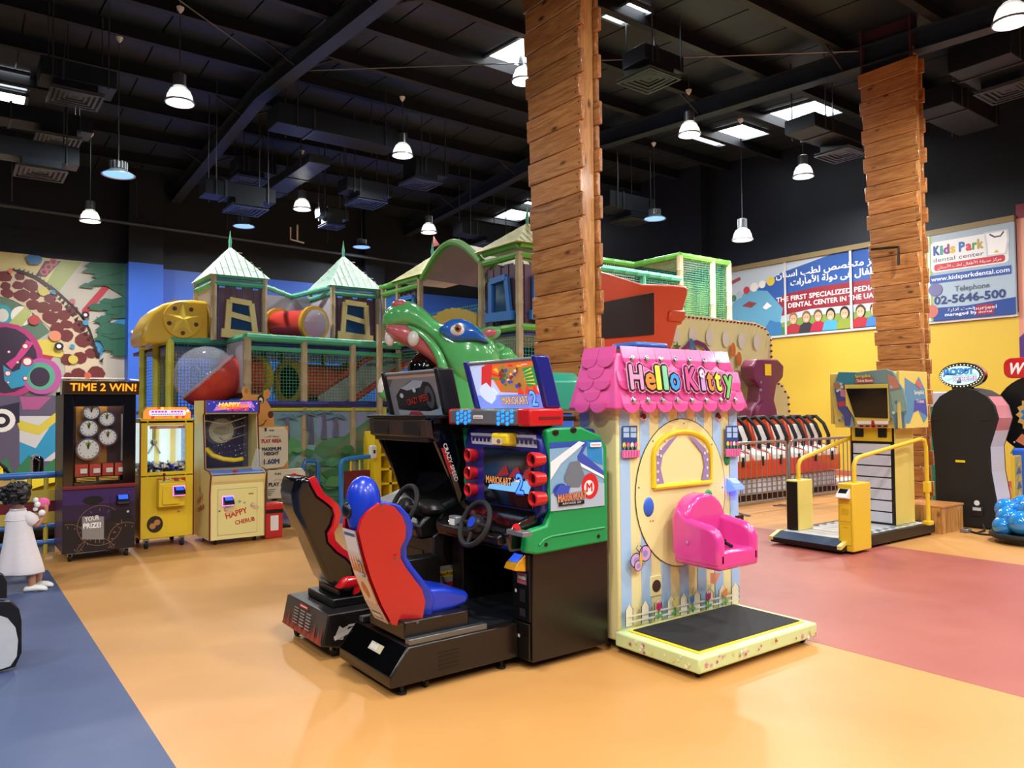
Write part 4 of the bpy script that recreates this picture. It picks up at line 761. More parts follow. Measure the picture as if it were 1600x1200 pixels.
for a in (180, 256, 330, 402):
    p = atY(*c8(a, 605), Y0 + .08); b_ = box('prize_box', p.x - .07, p.x + .07, Y0 + .05, Y0 + .13, .925, 1.06, 'caramel', t); box('prize_gift', p.x - .02, p.x + .045, Y0 + .035, Y0 + .05, .96, 1.01, 'clockface', b_)
Q = Print(*front(X0, Y0 - .002, 0)); f = fp(Y0, X0)
Q.poly(rect(.12, .872, .56, .925), '#2a1608')
for k in range(2):
    for j in range(3): Q.poly(rect(.13 + k * .22, .879 + j * .015, .32 + k * .22, .886 + j * .015), '#c9a53a')
Q.poly(rect(.0, .1, .71, .79), '#2b1638'); Q.poly(rect(0, .1, .71, .45), '#1c1216')
Q.poly(rect(0, .62, .71, .79), '#3b1f5c')
for cx_, cy_, r in ((.36, .38, .22), (.05, .25, .17), (.32, .05, .2), (.62, .22, .17)):
    pts = [p for p in ell(cx_, cy_, r, n=36) if .0 < p[0] < .71 and .1 < p[1] < .79]
    for i in range(0, len(pts) - 1):
        if abs(pts[i][0] - pts[i + 1][0]) + abs(pts[i][1] - pts[i + 1][1]) < .1: Q.poly(stroke([pts[i], pts[i + 1]], .005), '#8a6a5c'); Q.k -= Q.step
    for k in range(12):
        a_ = k * PI / 6; q = [(cx_ + r * kk * math.cos(a_), cy_ + r * kk * math.sin(a_)) for kk in (.72, .86)]
        if all(.01 < u < .7 and .11 < v < .78 for u, v in q): Q.poly(stroke(q, .006), '#8a6a5c'); Q.k -= Q.step
Q.k += .002
Q.poly(f([c8(180, 850), c8(308, 850), c8(308, 985), c8(180, 985)]), '#8c8884'); Q.text('YOUR', .285, .44, .05, '#f0eeee', w=.14, off=.02, rot=.08); Q.text('PRIZE!', .285, .36, .055, '#ffffff', w=.17, off=.03)
Q.poly(ell(*f([c8(245, 755)])[0], .1, .045), '#0d0a10'); Q.poly(f([c8(355, 815), c8(465, 805), c8(465, 860), c8(355, 870)]), '#120e14'); Q.poly(ell(*f([c8(448, 820)])[0], .014), '#b8b8b8')
Q.poly(stroke(f([c8(345, 735), c8(345, 870)]), .004), '#120e14'); Q.done('front_graphics', t)
p = atY(*c8(418, 755), Y0); card_reader((p.x, Y0 - .003, p.z), -YA, t, 'black', .13, 'pinkglow')
hd = obj('marquee', MB().prism([(Y0 - .05, 1.83), (Y0 - .09, 1.98), (Y0 + .12, 1.98), (Y0 + .12, 1.83)], 'x', X0 - .02, X1 + .02), 'blackgloss', t, .006)
Q = Print((X0 - .02, Y0 - .05, 1.83), XA, Vector((0, -.04, .15))); Q.poly(rect(.02, .015, .74, .14), '#1a0e08')
Q.text('TIME 2 WIN!', .4, .045, .085, '#8c2a08', w=.66, off=.045); Q.text('TIME 2 WIN!', .4, .045, .085, '#f2b02a', w=.65, off=.015); Q.done('marquee_lettering', hd, 'backlit')
# ---------------- yellow claw machine
X0, X1, Y0, Y1 = 1.86, 2.46, 9.9, 10.55
t = thing('claw_machine', 'narrow yellow claw machine with a lit glass box of small prizes', 'arcade machine', ((X0 + X1) / 2, (Y0 + Y1) / 2, 0))
box('lower_cabinet', X0, X1, Y0, Y1, .12, .88, 'claw_yellow', t, .01); box('floor_tray', X0 + .02, X1 - .02, Y0 + .04, Y1, .87, .9, 'claw_yellow', t)
for x in (X0 + .08, X1 - .12):
    for y in (Y0 + .06, Y1 - .08): caster(x, y, .05, t)
box('back_wall', X0, X1, Y1 - .03, Y1, .88, 1.54, 'palelit', t); box('top_board', X0, X1, Y0, Y1, 1.5, 1.55, 'claw_yellow', t)
obj('window_frame', MB().box(X0, X0 + .08, Y0, Y0 + .05, .85, 1.53).box(X1 - .09, X1, Y0, Y0 + .05, .85, 1.53).box(X0 + .08, X1 - .09, Y0, Y0 + .05, .85, .91).box(X0 + .08, X1 - .09, Y0, Y0 + .05, 1.47, 1.53), 'claw_yellow', t, .008)
for x in (X0 - .005, X1 - .005): box('edge_trim', x, x + .012, Y0 - .006, Y0 + .03, .12, 1.53, 'maroon', t)
for x in (X0, X1 - .02): box('side_window', x, x + .02, Y0 + .05, Y1 - .03, .88, 1.5, 'windowglass', t)
box('window_glass', X0 + .08, X1 - .09, Y0 + .015, Y0 + .02, .91, 1.47, 'windowglass', t)
for x, w_, m in ((X0 + .22, .05, 'warmlit'), (X0 + .3, .06, 'palelit'), (X0 + .4, .06, 'warmlit'), (X0 + .46, .03, 'palelit')): box('lit_column', x, x + w_, Y0 + .3, Y0 + .34, .9, 1.45, m, t)
box('glow_bar', X0 + .1, X1 - .1, Y0 + .1, Y0 + .14, 1.44, 1.49, 'palelit', t)
obj('claw', MB().cyl((X0 + .2, Y0 + .25, 1.45), (X0 + .2, Y0 + .25, 1.25), .02, n=8).cyl((X0 + .2, Y0 + .25, 1.25), (X0 + .13, Y0 + .25, 1.12), .012, n=6).cyl((X0 + .2, Y0 + .25, 1.25), (X0 + .27, Y0 + .25, 1.12), .012, n=6).ball((X0 + .2, Y0 + .25, 1.26), .045, 10, 6), 'chrome', t, smooth=True)
rr = random.Random(3); mbs = {k: MB() for k in ('white', 'black', 'blue')}
for i in range(420): mbs[rr.choice(['white', 'black', 'black', 'white', 'blue'])].ball((rr.uniform(X0 + .04, X1 - .05), rr.uniform(Y0 + .06, Y1 - .06), rr.uniform(.91, 1.0)), rr.uniform(.016, .026), 6, 4)
for k, m in mbs.items(): obj('capsule_heap', m, k, t, smooth=True, kind='stuff')
obj('console', MB().prism([(Y0, .48), (Y0 - .12, .5), (Y0 - .14, .78), (Y0 - .1, .8), (Y0, .84)], 'x', X0 + .18, X1 - .12), 'claw_yellow', t, .008)
box('console_door', X0 + .22, X1 - .2, Y0 - .145, Y0 - .135, .53, .75, 'claw_yellow', t, .004)
Q = Print((X0 + .18, Y0 - .14, .78), XA, Vector((0, .14, .06))); Q.poly(rect(.0, .02, .3, .13), '#c7583a')
for i in range(14): Q.poly(ell(rr.uniform(.02, .28), rr.uniform(.03, .12), .014, n=8), rr.choice(['#e8d24a', '#3a8fbf', '#e8e4e0', '#7a2a68']))
Q.done('console_print', t)
jx = X0 + .25; obj('joystick', MB().cyl((jx, Y0 - .07, .8), (jx, Y0 - .075, .87), .008, n=8).ball((jx, Y0 - .075, .885), .018, 10, 6), 'maroon', t, smooth=True)
for dx in (.13, .22): obj('button', MB().cyl((jx + dx, Y0 - .07, .8), (jx + dx, Y0 - .075, .835), .022, n=12), 'red', t, smooth=True)
card_reader((X0 + .4, Y0 - .145, .68), -YA, t, 'black', .12, 'pinkglow')
Q = Print(*front(X0, Y0 - .0, 0)); Q.poly(rect(.3, .16, .54, .46), '#dcb81f'); Q.poly(rect(.303, .163, .537, .457), '#ecc92c'); Q.poly(ell(.165, .29, .09, .1), '#2b2320'); Q.poly(ell(.14, .27, .035), '#c58a4a'); Q.poly(ell(.19, .31, .035), '#c58a4a'); Q.poly(ell(.43, .42, .012), '#8a8a80')
Q.poly(rect(.1, 1.43, .5, 1.465), '#b06a52'); Q.poly(rect(.18, 1.442, .42, 1.455), '#d8b8a0'); Q.done('front_graphics', t)
arc = [(X0 + .03, 1.55), (X0 + .03, 1.63), (X0 + .08, 1.69)] + [(X1 - .08, 1.69), (X1 - .03, 1.63), (X1 - .03, 1.55)]
mq = obj('marquee', MB().prism(arc, 'y', Y0 + .02, Y0 + .14), 'claw_yellow', t, .01); Q = Print(*front(X0, Y0 + .02, 0)); Q.poly([(u - X0, v) for u, v in arc], '#e08a2a')
for i in range(22): Q.poly(ell(rr.uniform(.06, .54), rr.uniform(1.56, 1.68), .018, n=8), rr.choice(['#e8d24a', '#d85aa0', '#e8e4e0', '#c43a2a', '#e8a23a']))
Q.poly(rrect(.09, 1.585, .51, 1.655, .03), '#f0d8ea'); [Q.poly(rect(.12 + k * .036, 1.624, .148 + k * .036, 1.646), '#b03fc8' if k != 5 else '#f0d8ea') for k in range(10)]; [Q.poly(rect(.12 + k * .024, 1.597, .138 + k * .024, 1.61), '#4f8fa8') for k in range(15)]; Q.done('marquee_print', mq, 'backlit')
# ---------------- cream chute game
X0, X1, Y0, Y1 = 2.57, 3.25, 9.6, 10.32
t = thing('chute_game_machine', 'cream arcade cabinet with a yellow ball chute behind slanted glass', 'arcade machine', ((X0 + X1) / 2, (Y0 + Y1) / 2, 0))
prof = [(Y0, .07), (Y0, .62), (Y0 - .03, .78), (Y0 - .06, .86), (Y0 + .02, .9), (Y0 + .22, .92), (Y0 + .3, 1.58), (Y0 + .24, 1.62), (Y0 + .24, 1.77), (Y1, 1.77), (Y1, .07)]
for x in (X0, X1 - .02): obj('side_panel', MB().prism(prof, 'x', x, x + .02), 'cherub_cream', t)
for x in (X0 - .004, X1 - .012): obj('edge_trim', MB().tube([(x + .008, y - .004, z) for y, z in prof[:9]], .01, 6), 'maroon', t)
obj('base_cabinet', MB().prism([(Y0 + .01, .07), (Y0 + .01, .74), (Y0 - .02, .78), (Y0 - .05, .85), (Y0 + .2, .9), (Y1, .9), (Y1, .07)], 'x', X0 + .02, X1 - .02), 'cherub_cream', t)
for x in (X0 + .1, X1 - .1): caster(x, Y0 + .12, .035, t); caster(x, Y1 - .1, .035, t)
box('back_wall', X0 + .02, X1 - .02, Y1 - .1, Y1 - .08, .9, 1.6, 'navy', t); box('top_board', X0 + .02, X1 - .02, Y0 + .25, Y1 - .01, 1.6, 1.765, 'cherub_cream', t)
Q = Print(*front(X0, Y1 - .11, 0)); Q.poly(rect(.03, .9, .65, 1.6), '#241d4c'); Q.poly(ell(.31, 1.38, .16), '#b9b7a4'); Q.poly(ell(.31, 1.38, .11, .06), '#8f8d80')
for i in range(30): q = rr.uniform(.05, .63), rr.uniform(1.0, 1.58); Q.poly(ell(*q, .008, n=6), '#e8e8f0')
Q.done('night_sky_print', t)
for k, z in enumerate((1.52, 1.42, 1.3)): obj('chute_rail', MB().tube([(X0 + .05 + .3 * k % .2, Y0 + .5, z), (X0 + .3, Y0 + .45, z - .05), (X1 - .1, Y0 + .5, z + .03)], .008, 6), 'chrome', t)
obj('ball_chute', MB().tube([(X0 + .08, Y0 + .45, 1.16), (X0 + .14, Y0 + .38, 1.08), (X0 + .26, Y0 + .33, 1.03), (X0 + .4, Y0 + .33, 1.01), (X0 + .5, Y0 + .36, 1.02)], .028, 8), 'yellow', t, smooth=True)
g0, g1 = (Y0 + .225, .93), (Y0 + .3, 1.57)
obj('window_glass', MB().add([(X0 + .03, g0[0], g0[1]), (X1 - .03, g0[0], g0[1]), (X1 - .03, g1[0], g1[1]), (X0 + .03, g1[0], g1[1]), (X0 + .03, g0[0] + .006, g0[1]), (X1 - .03, g0[0] + .006, g0[1]), (X1 - .03, g1[0] + .006, g1[1]), (X0 + .03, g1[0] + .006, g1[1])], [(3, 2, 1, 0)[::-1], (4, 5, 6, 7)[::-1], (0, 1, 5, 4), (2, 3, 7, 6)]), 'windowglass', t)
Q = Print((X0 + .02, Y0 - .055, .862), XA, Vector((0, .26, .045))); Q.poly(rect(0, 0, .64, .25), '#5a78c8'); Q.poly(rect(0, 0, .64, .08), '#8aa2dc'); Q.done('control_print', t)
obj('start_button', MB().cyl((X0 + .32, Y0 + .04, .87), (X0 + .315, Y0 + .035, .905), .028, n=14), 'red', t, smooth=True)
Q = Print(*front(X0, Y0 + .008, 0)); Q.poly(rect(.1, .12, .58, .68), '#8f8660'); Q.poly(rect(.104, .124, .576, .676), '#e6da92')
Q.text('HAPPY', .33, .345, .07, '#c43a2a', w=.26, off=.03, rot=.22); Q.text('CHERUB', .43, .25, .05, '#b5302a', w=.24, off=.03, rot=.12)
for a, b, c in ((.2, .43, '#c89a6a'), (.52, .46, '#c89a6a')): Q.poly(ell(a, b, .03), c); Q.poly(ell(a + .04, b - .03, .045, .02), '#d4b48a'); Q.poly(ell(a + .02, b + .01, .03, .012), '#d8d2c0')
Q.poly(star(.36, .52, .03, .25, 4), '#3a9a9a'); Q.poly(star(.42, .5, .02, .25, 4), '#3a7ac0'); Q.poly(rrect(.47, .6, .53, .612, .004), '#8a6a3a'); Q.poly(ell(.12, .42, .012), '#777777'); Q.done('front_graphics', t)
Q = Print(*side(X0 - .001, Y1, 0)); Q.text('HAPPY', .32, .5, .07, '#c43a2a', w=.3, off=.02, rot=.3, shear=.1); Q.text('CHERUB', .36, .4, .06, '#b5302a', w=.32, off=.02, rot=.25); Q.poly(ell(.3, .66, .04), '#c89a6a'); Q.poly(ell(.36, .6, .06, .03), '#d4b48a'); Q.done('side_graphics', t)
card_reader((X0 + .22, Y0 + .004, .53), -YA, t, 'black', .12, 'pinkglow')
mq = box('marquee', X0 + .02, X1 - .02, Y0 + .22, Y0 + .245, 1.62, 1.77, 'navy', t)
Q = Print(*front(X0 + .02, Y0 + .22, 1.62)); Q.poly(rect(0, 0, .64, .15), '#2a2a86'); Q.poly([(.08, .02), (.6, .06), (.55, .14), (.15, .11)], '#b060b8'); Q.poly([(.12, .03), (.5, .07), (.52, .1), (.2, .09)], '#e0803a')
for i in range(18): Q.poly(star(rr.uniform(.02, .62), rr.uniform(.02, .13), .01, .3, 4), '#dfe6ff')
Q.text('HAPPY', .27, .075, .05, '#e8d83a', w=.26, off=.03, shear=.2); Q.text('CHERUB', .37, .02, .045, '#d83a2a', w=.28, off=.03, shear=.2); Q.done('marquee_print', mq, 'backlit')
hb = t
obj('clear_scoop', MB().add([(X0 + .52, Y0 - .0, .9), (X0 + .62, Y0 - .02, .9), (X0 + .66, Y0 + .1, 1.14), (X0 + .6, Y0 + .12, 1.16), (X0 + .52, Y0 + .06, .95)], [(0, 1, 2, 3, 4)]), 'clear', t)
# ================================================================== TWO DRIVING GAMES
M('seat_black', '#070709', .2, coat=.4); M('seat_red', '#c01620', .22, coat=.5); M('seat_blue', '#1436b8', .3, coat=.25); M('brownplate', '#3a2a22', .3); M('amber', '#e0a020', .35); M('hexblue', '#2a8ff0', .3, emit=1.0); M('silver', '#8d8f94', .35, .6)
# ---------------- kart game (nearer): seat at -X, screen looks to -X
t = thing('kart_racing_game', 'kart racing cabinet with red and blue bucket seat and green side panel', 'arcade machine', (2.85, 4.28, 0))
YN, YFAR = 3.79, 4.74
base = obj('seat_base', MB().prism([(2.04, .06), (2.04, .125), (2.16, .275), (2.95, .275), (2.95, .06)], 'y', 3.92, 4.62), 'panelblack', t, .008)
obj('rear_slope', MB().add([(2.038, 3.94, .13), (2.038, 4.60, .13), (2.152, 4.60, .272), (2.152, 3.94, .272)], [(0, 1, 2, 3)][::1]), 'blackgloss', base)
Q = Print((2.036, 4.6, .13), -YA, Vector((.115, 0, .143)), step=.0006); Q.poly(rect(.3, .08, .46, .13), '#c8c8be'); Q.poly(rect(.31, .09, .4, .12), '#e8e8e0'); Q.poly(rect(.41, .085, .45, .125), '#d8cf9a'); Q.done('rating_sticker', base)
for k in range(5): box('vent_slot', 2.36, 2.5, 3.916, 3.921, .1 + k * .024, .108 + k * .024, 'black', base)
for x, y in ((2.3, 3.98), (2.25, 4.55), (2.9, 4.6)): caster(x, y, .03, t)
for x, y in ((2.14, 3.97), (2.14, 4.57), (2.85, 3.97)): obj('levelling_foot', MB().cyl((x, y, 0), (x, y, .012), .03, n=12).cyl((x, y, .01), (x, y, .07), .012, n=8), 'rubber', t)
box('seat_rail', 2.17, 2.72, 3.935, 3.985, .275, .31, 'zinc', t, .004); box('seat_rail', 2.17, 2.72, 4.55, 4.6, .275, .31, 'zinc', t, .004)
box('floor_plate', 2.62, 3.5, 3.98, 4.6, .277, .285, 'steelblack', t)
obj('seat_pedestal', MB().box(2.17, 2.62, 3.99, 4.45, .29, .4), 'panelblack', t, .01)
sp_ = [(594, 788), (604, 789), (615, 793), (627, 807), (633, 823), (632, 840), (624, 857), (624, 872), (632, 887), (647, 907), (658, 922), (663, 940), (659, 966), (649, 980), (614, 975), (598, 945), (582, 905), (570, 865), (562, 830), (567, 813), (577, 800)]
def seat_loft(px, rear, yf, yr, yc, grow=(1, 1, 0)):
    """bucket-seat shell: outline seen from the side, narrower at the rear, mirrored about yc"""
    ry0, rx0, sl = rear
    tt = [min(1, max(0, (a - rx0 - (b - ry0) * sl) / 62)) for a, b in px]; near = [atY(a, b, yr + (yf - yr) * k) for (a, b), k in zip(px, tt)]
    cx, cz = sum(p.x for p in near) / len(near), sum(p.z for p in near) / len(near)
    near = [Vector((cx + (p.x - cx) * grow[0] + grow[2], p.y, cz + (p.z - cz) * grow[1])) for p in near]
    return near, [Vector((p.x, 2 * yc - p.y, p.z)) for p in near]
def plate(side_pts, dy): m = MB(); n = len(side_pts); return m.add(side_pts + [p + YA * dy for p in side_pts], [tuple(range(n)), tuple(range(n, 2 * n))[::-1]] + [(i, (i + 1) % n, n + (i + 1) % n, n + i) for i in range(n)])
RE = (830, 562, .36)
nr, fr_ = seat_loft(sp_, RE, 3.99, 4.085, 4.2); out = [(p.x, p.z) for p in nr]
n2, f2 = seat_loft(sp_, RE, 4.02, 4.125, 4.2, (1.12, 1.02, .055))
st_ = obj('seat_shell', MB().loft([n2, f2]), 'seat_blue', t, bevel=.02, seg=3)
obj('side_plate', plate(nr, .03), 'seat_red', st_, bevel=.006); obj('side_plate', plate(fr_, -.03), 'seat_red', st_, bevel=.006)
bk = [out[i] for i in (18, 17, 16, 15, 14)]
rear = MB(); q0 = [(x - .012, z) for x, z in bk]
for i in range(len(q0) - 1): rear.add([(q0[i][0], 4.1, q0[i][1]), (q0[i][0], 4.3, q0[i][1]), (q0[i + 1][0], 4.3, q0[i + 1][1]), (q0[i + 1][0], 4.1, q0[i + 1][1])], [(0, 3, 2, 1)[::-1]])
obj('rear_panel', rear, 'seat_red', st_)
for i in range(len(q0) - 1):
    (xa, za), (xb, zb) = q0[i], q0[i + 1]; L = math.hypot(xa - xb, za - zb)
    Q = Print((xb, 4.295, zb), -YA, Vector((xa - xb, 0, za - zb)), step=.0008, lift=.006)
    kx_ = .19 / .26; _p0 = Q._p; Q._p = lambda u, v, f=_p0: f(u * kx_, v)
    Q.poly(rect(0, 0, .26, L), ['#9fb0c8', '#c8b49a', '#c88a5a', '#d8cfc4'][i]); Q.poly(rect(.02, 0, .24, L), ['#e4e2e0', '#dcd6d0', '#e2c8a8', '#d9c3b4'][i])
    if i == 0: Q.poly(rect(.03, L - .04, .23, L - .02), '#3a5a9a')
    if i == 1:
        for k in range(5): Q.poly([(.02 + .05 * k, .03), (.05 + .05 * k, L * .9), (.07 + .05 * k, .03)], '#d8782c')
        Q.text('2', .2, .02, .09, '#24406a', off=.06); Q.text('2', .2, .02, .09, '#b9c9dc', off=.01)
    if i == 2: Q.text('2', .12, .03, .04, '#8a4a22'); Q.poly(blob(.12, L * .5, .05, 9, .2, 4), '#c46a32')
    if i == 3: Q.poly(rect(.04, .02, .2, .07), '#5a4a4a'); Q.poly(rect(.05, .03, .19, .06), '#e4e0dc')
    Q.done('rear_print', st_)
# headrest
hc = Vector((2.0, 4.24, 1.155))
sec = []
for z_, rx_, ry_ in ((.9, .08, .085), (.98, .095, .1), (1.06, .105, .108), (1.13, .105, .102), (1.19, .09, .086), (1.23, .06, .055), (1.25, .02, .02)): sec.append([Vector((2.01 + rx_ * math.cos(2 * PI * i / 20), 4.2 + ry_ * math.sin(2 * PI * i / 20), z_)) for i in range(20)])
hr = obj('headrest', MB().loft(sec), 'seat_blue', t, smooth=True, sub=1, ang=3); obj('headrest_recess', MB().ball((1.913, 4.21, 1.05), (.03, .05, .05), 14, 8), 'black', hr, smooth=True)
obj('seat_cushion', MB().prism([(2.16, .38), (2.56, .39), (2.66, .41), (2.69, .455), (2.66, .49), (2.5, .535), (2.3, .56), (2.16, .54)], 'y', 4.07, 4.4), 'seat_blue', t, bevel=.03, seg=3)
for a in ((597, 789), (619, 873), (652, 972)): p = atY(*a, 3.99); obj('bolt', MB().cyl((p.x, 3.995, p.z), (p.x, 3.985, p.z), .009, n=8), 'zinc', t)
# cabinet: pillars, back, console
cab = obj('cabinet', MB().box(2.97, 3.62, YN + .005, 3.99, .05, .76).box(2.97, 3.62, 4.6, YFAR, .05, .76).box(3.5, 3.62, 3.99, 4.6, .05, .76), 'panelblack', t, .008)
obj('tower', MB().prism([(3.08, .76), (3.08, 1.46), (3.12, 1.53), (3.56, 1.5), (3.6, .76)], 'y', YN + .04, YFAR - .02), 'navy', t, .02, seg=3)
box('coin_panel', 2.955, 2.975, YN + .02, 3.98, .3, .72, 'black', t); box('coin_door', 2.95, 2.965, YN + .02, 3.97, .06, .29, 'black', t, .004)
card_reader((2.955, YN + .11, .66), -XA, t, 'amber', .12)
Q = Print(*side(2.952, 3.98, 0), step=.0006); Q.poly(rect(.05, .53, .15, .6), '#6a5a5a'); Q.poly(rect(.06, .56, .14, .58), '#c8c8c0'); Q.poly(rect(.06, .535, .14, .55), '#b04a5a'); Q.poly(rect(.08, .42, .14, .5), '#22222a'); Q.poly(ell(.04, .48, .012), '#b8b8b8'); Q.poly(rect(.08, .33, .14, .38), '#2a2a30'); Q.poly(ell(.07, .2, .012), '#c0c0c0'); Q.done('coin_stickers', t, kind='stuff')
wing = xz(YN, [(850, 672), (862, 668), (904, 667), (934, 680), (944, 698), (946, 845), (835, 866), (816, 863), (819, 832), (828, 827), (850, 820), (857, 800), (853, 765), (858, 735), (853, 700)])
gp = obj('green_side_panel', MB().prism(wing, 'y', YN - .03, YN + .03), 'green', t, bevel=.014, seg=2)
obj('green_side_panel', MB().prism(wing, 'y', YFAR - .03, YFAR + .02), 'green', t, bevel=.014, seg=2)
obj('panel_rib', MB().tube([atY(a, b, YN - .03) for a, b in ((842, 852), (850, 843), (862, 838), (944, 824))], .008, 6), 'green', gp, smooth=True)
for a in ((853, 851), (935, 838)): p = atY(*a, YN - .03); obj('panel_bolt', MB().cyl((p.x, YN - .034, p.z), (p.x, YN - .028, p.z), .013, n=10), 'black', gp)
for a in ((868, 676), (896, 672)): p = atY(*a, YN - .03); obj('panel_slot', MB().ball((p.x, YN - .03, p.z), (.03, .006, .022), 10, 6), 'black', gp)
# side art: a racetrack, sky and a swoosh, with the game's name
Q = Print((3.09, YN - .031, .96), XA, ZA); A = lambda pts: [(p.x - 3.09, p.z - .96) for p in (atY(680 + a * .2333, 540 + b * .2333, YN - .031) for a, b in pts)]
Q.poly(A([(765, 650), (1110, 630), (1125, 700), (1130, 1070), (770, 1110)]), '#7fa8c8'); Q.poly(A([(765, 650), (1110, 630), (1112, 665), (765, 690)]), '#2a4fa8'); Q.poly(A([(1010, 640), (1112, 650), (1120, 800), (1020, 760)]), '#2a86c8')
Q.poly(A([(770, 780), (960, 640), (1000, 650), (840, 790), (770, 900)]), '#dfe6ee'); Q.poly(A([(950, 740), (1000, 650), (1020, 650), (985, 720), (1125, 840), (1125, 880), (960, 790)]), '#3a4fb0'); Q.poly(A([(960, 780), (1125, 870), (1128, 890), (955, 800)]), '#e8ecf2')
Q.poly(A([(770, 1000), (900, 900), (1128, 920), (1130, 1070), (770, 1110)]), '#a8b8cc'); Q.poly(A([(860, 880), (900, 780), (960, 770), (1000, 880), (960, 950), (880, 950)]), '#6a7480')
Q.poly(ell(*A([(1032, 940)])[0], .075, .085), '#c8242a'); Q.poly(ell(*A([(1025, 950)])[0], .045, .05), '#e8e4e4'); Q.text('M', *A([(1027, 975)])[0], .055, '#c8242a', off=.03)
Q.poly(ell(*A([(835, 970)])[0], .06, .045), '#2a3a9a'); Q.poly(A([(790, 1000), (830, 930), (900, 940), (880, 1010)]), '#3a52b8')
p = A([(912, 1035)])[0]; Q.text('MARIOKART', p[0], p[1], .05, '#20140e', w=.245, off=.05, rot=.04); Q.text('MARIOKART', p[0], p[1], .05, '#e8c89a', w=.24, off=.02, rot=.04); Q.text('MARIOKART', p[0], p[1], .05, '#d8542a', w=.235, off=.0, rot=.04)
p = A([(905, 1058)])[0]; Q.poly(rect(p[0] - .11, p[1] - .008, p[0] + .11, p[1] + .016), '#111111'); Q.text('ARCADE GP', p[0], p[1], .012, '#dddddd', w=.16)
p = A([(1065, 668)])[0]; Q.poly(rrect(p[0] - .05, p[1] - .01, p[0] + .05, p[1] + .02, .008), '#f0f0f0'); Q.text('namco', p[0], p[1], .012, '#c02a2a', w=.08, off=.02); Q.done('side_artwork', t)
# monitor bezel
bz = yz(3.07, [(731, 690), (738, 674), (752, 668), (832, 671), (848, 685), (852, 712), (852, 800), (838, 818), (742, 800), (733, 780)])
bm_ = obj('monitor_bezel', MB().prism(bz, 'x', 3.04, 3.1), 'navy', t, bevel=.015, seg=2)
sc4 = yz(3.035, [(756, 698), (832, 706), (833, 797), (757, 784)])
obj('screen', MB().prism(sc4, 'x', 3.03, 3.045), 'screen', t, .004)
ym, zm_ = sum(p[0] for p in sc4) / 4, sum(p[1] for p in sc4) / 4
Q = Print((3.029, ym, zm_ - .06), -YA, ZA, step=.0006)
for k in range(3): Q.poly([(-.12 + .14 * k, .06), (-.05 + .13 * k, .12), (.0 + .13 * k, .14), (.03 + .13 * k, .08)], '#7a1f22')
Q.poly([(-.22, -.03), (.24, -.03), (.29, .06), (-.2, .0)], '#6aa8d8'); Q.text('MARIOKART', -.09, .01, .05, '#14204a', w=.3, off=.05); Q.text('MARIOKART', -.09, .01, .05, '#d88a2a', w=.29, off=.01); Q.text('2', .15, -.035, .13, '#1a2a8a', off=.06); Q.text('2', .15, -.035, .13, '#4a9ae8', off=.01); Q.done('screen_picture', t, 'backlit')
tb = yz(3.05, [(738, 676), (840, 680), (842, 700), (740, 693)]); Q = Print((3.038, tb[0][0], 0), -YA, ZA, step=.0006); u = lambda pts: [(tb[0][0] - y, z) for y, z in pts]
Q.poly(u(tb), '#c9c9d6')
for k in range(16): Q.poly(rect(.02 + k * .048, tb[3][1] + .02, .05 + k * .048, tb[3][1] + .05), '#2a2a5a')
Q.poly(stroke([(0.02, tb[0][1] - .025), (tb[0][0] - tb[1][0] - .02, tb[1][1] - .025)], .012), '#3a3a8a'); Q.done('bezel_print', t)
for a in ((738, 711), (738, 739), (738, 765), (838, 718), (839, 748), (840, 779)):
    p = atX(*a, 3.02); cp = obj('exhaust_cup', MB().lathe([(.042, .05), (.046, .0), (.05, -.04), (.04, -.045), (.032, -.02), (.02, .03)], (3.02, p.y, p.z), XA, 20), 'red', t, smooth=True); obj('cup_hole', MB().cyl((3.0, p.y, p.z), (3.03, p.y, p.z), .03, n=16), 'black', cp)
p = atX(787, 687, 3.0); cm = obj('camera_box', MB().box(2.96, 3.06, p.y - .1, p.y + .1, p.z - .04, p.z + .045), 'yellow', t, bevel=.02, seg=3); Q = Print(*side(2.959, p.y + .1, 0), step=.0005); Q.poly(rect(.02, p.z - .03, .14, p.z + .01), '#e2d8c0'); Q.poly(ell(.1, p.z - .01, .022, .016), '#8a6a4a'); Q.done('camera_sticker', cm)
# dashboard and wheel
obj('dashboard', MB().prism([(2.83, .75), (2.80, .86), (2.9, .93), (3.06, .99), (3.1, .75)], 'y', YN + .05, YFAR - .04), 'blackgloss', t, .015, seg=2)
obj('dash_lip', MB().prism([(2.78, .79), (2.77, .84), (2.84, .87), (2.9, .78)], 'y', YN + .1, YFAR - .1), 'black', t, .01)
wc = atX(742, 818, 2.74); wn = Vector((-.9, 0, .42)).normalized()
def wheel(c, n, R, parent, hub='blue', k=3):
    x, y = frame(n); pts = [c + x * (R * math.cos(2 * PI * i / 28)) + y * (R * math.sin(2 * PI * i / 28)) for i in range(28)]
    wh = obj('steering_wheel', MB().tube(pts, R * .12, 8, closed=True), 'rubber', parent, smooth=True)
    obj('wheel_hub', MB().lathe([(R * .42, -.03), (R * .44, .0), (R * .36, .025)], c, n, 20), 'dark', wh, smooth=True); obj('hub_badge', MB().cyl(c + n * .02, c + n * .032, R * .24, n=18), hub, wh, smooth=True)
    up_ = (ZA - n * ZA.dot(n)).normalized(); sd = up_.cross(n)
    for d_ in ([sd, -sd, -up_] if k == 3 else [sd, -sd]): q = d_ * R; obj('wheel_spoke', MB().cyl(c + q * .3, c + q * .98, R * .1, R * .08, 8), 'dark', wh, smooth=True)
    obj('steering_column', MB().cyl(c - n * .02, c - n * .2, R * .3, n=12), 'black', wh); return wh
wheel(wc, wn, .145, t)
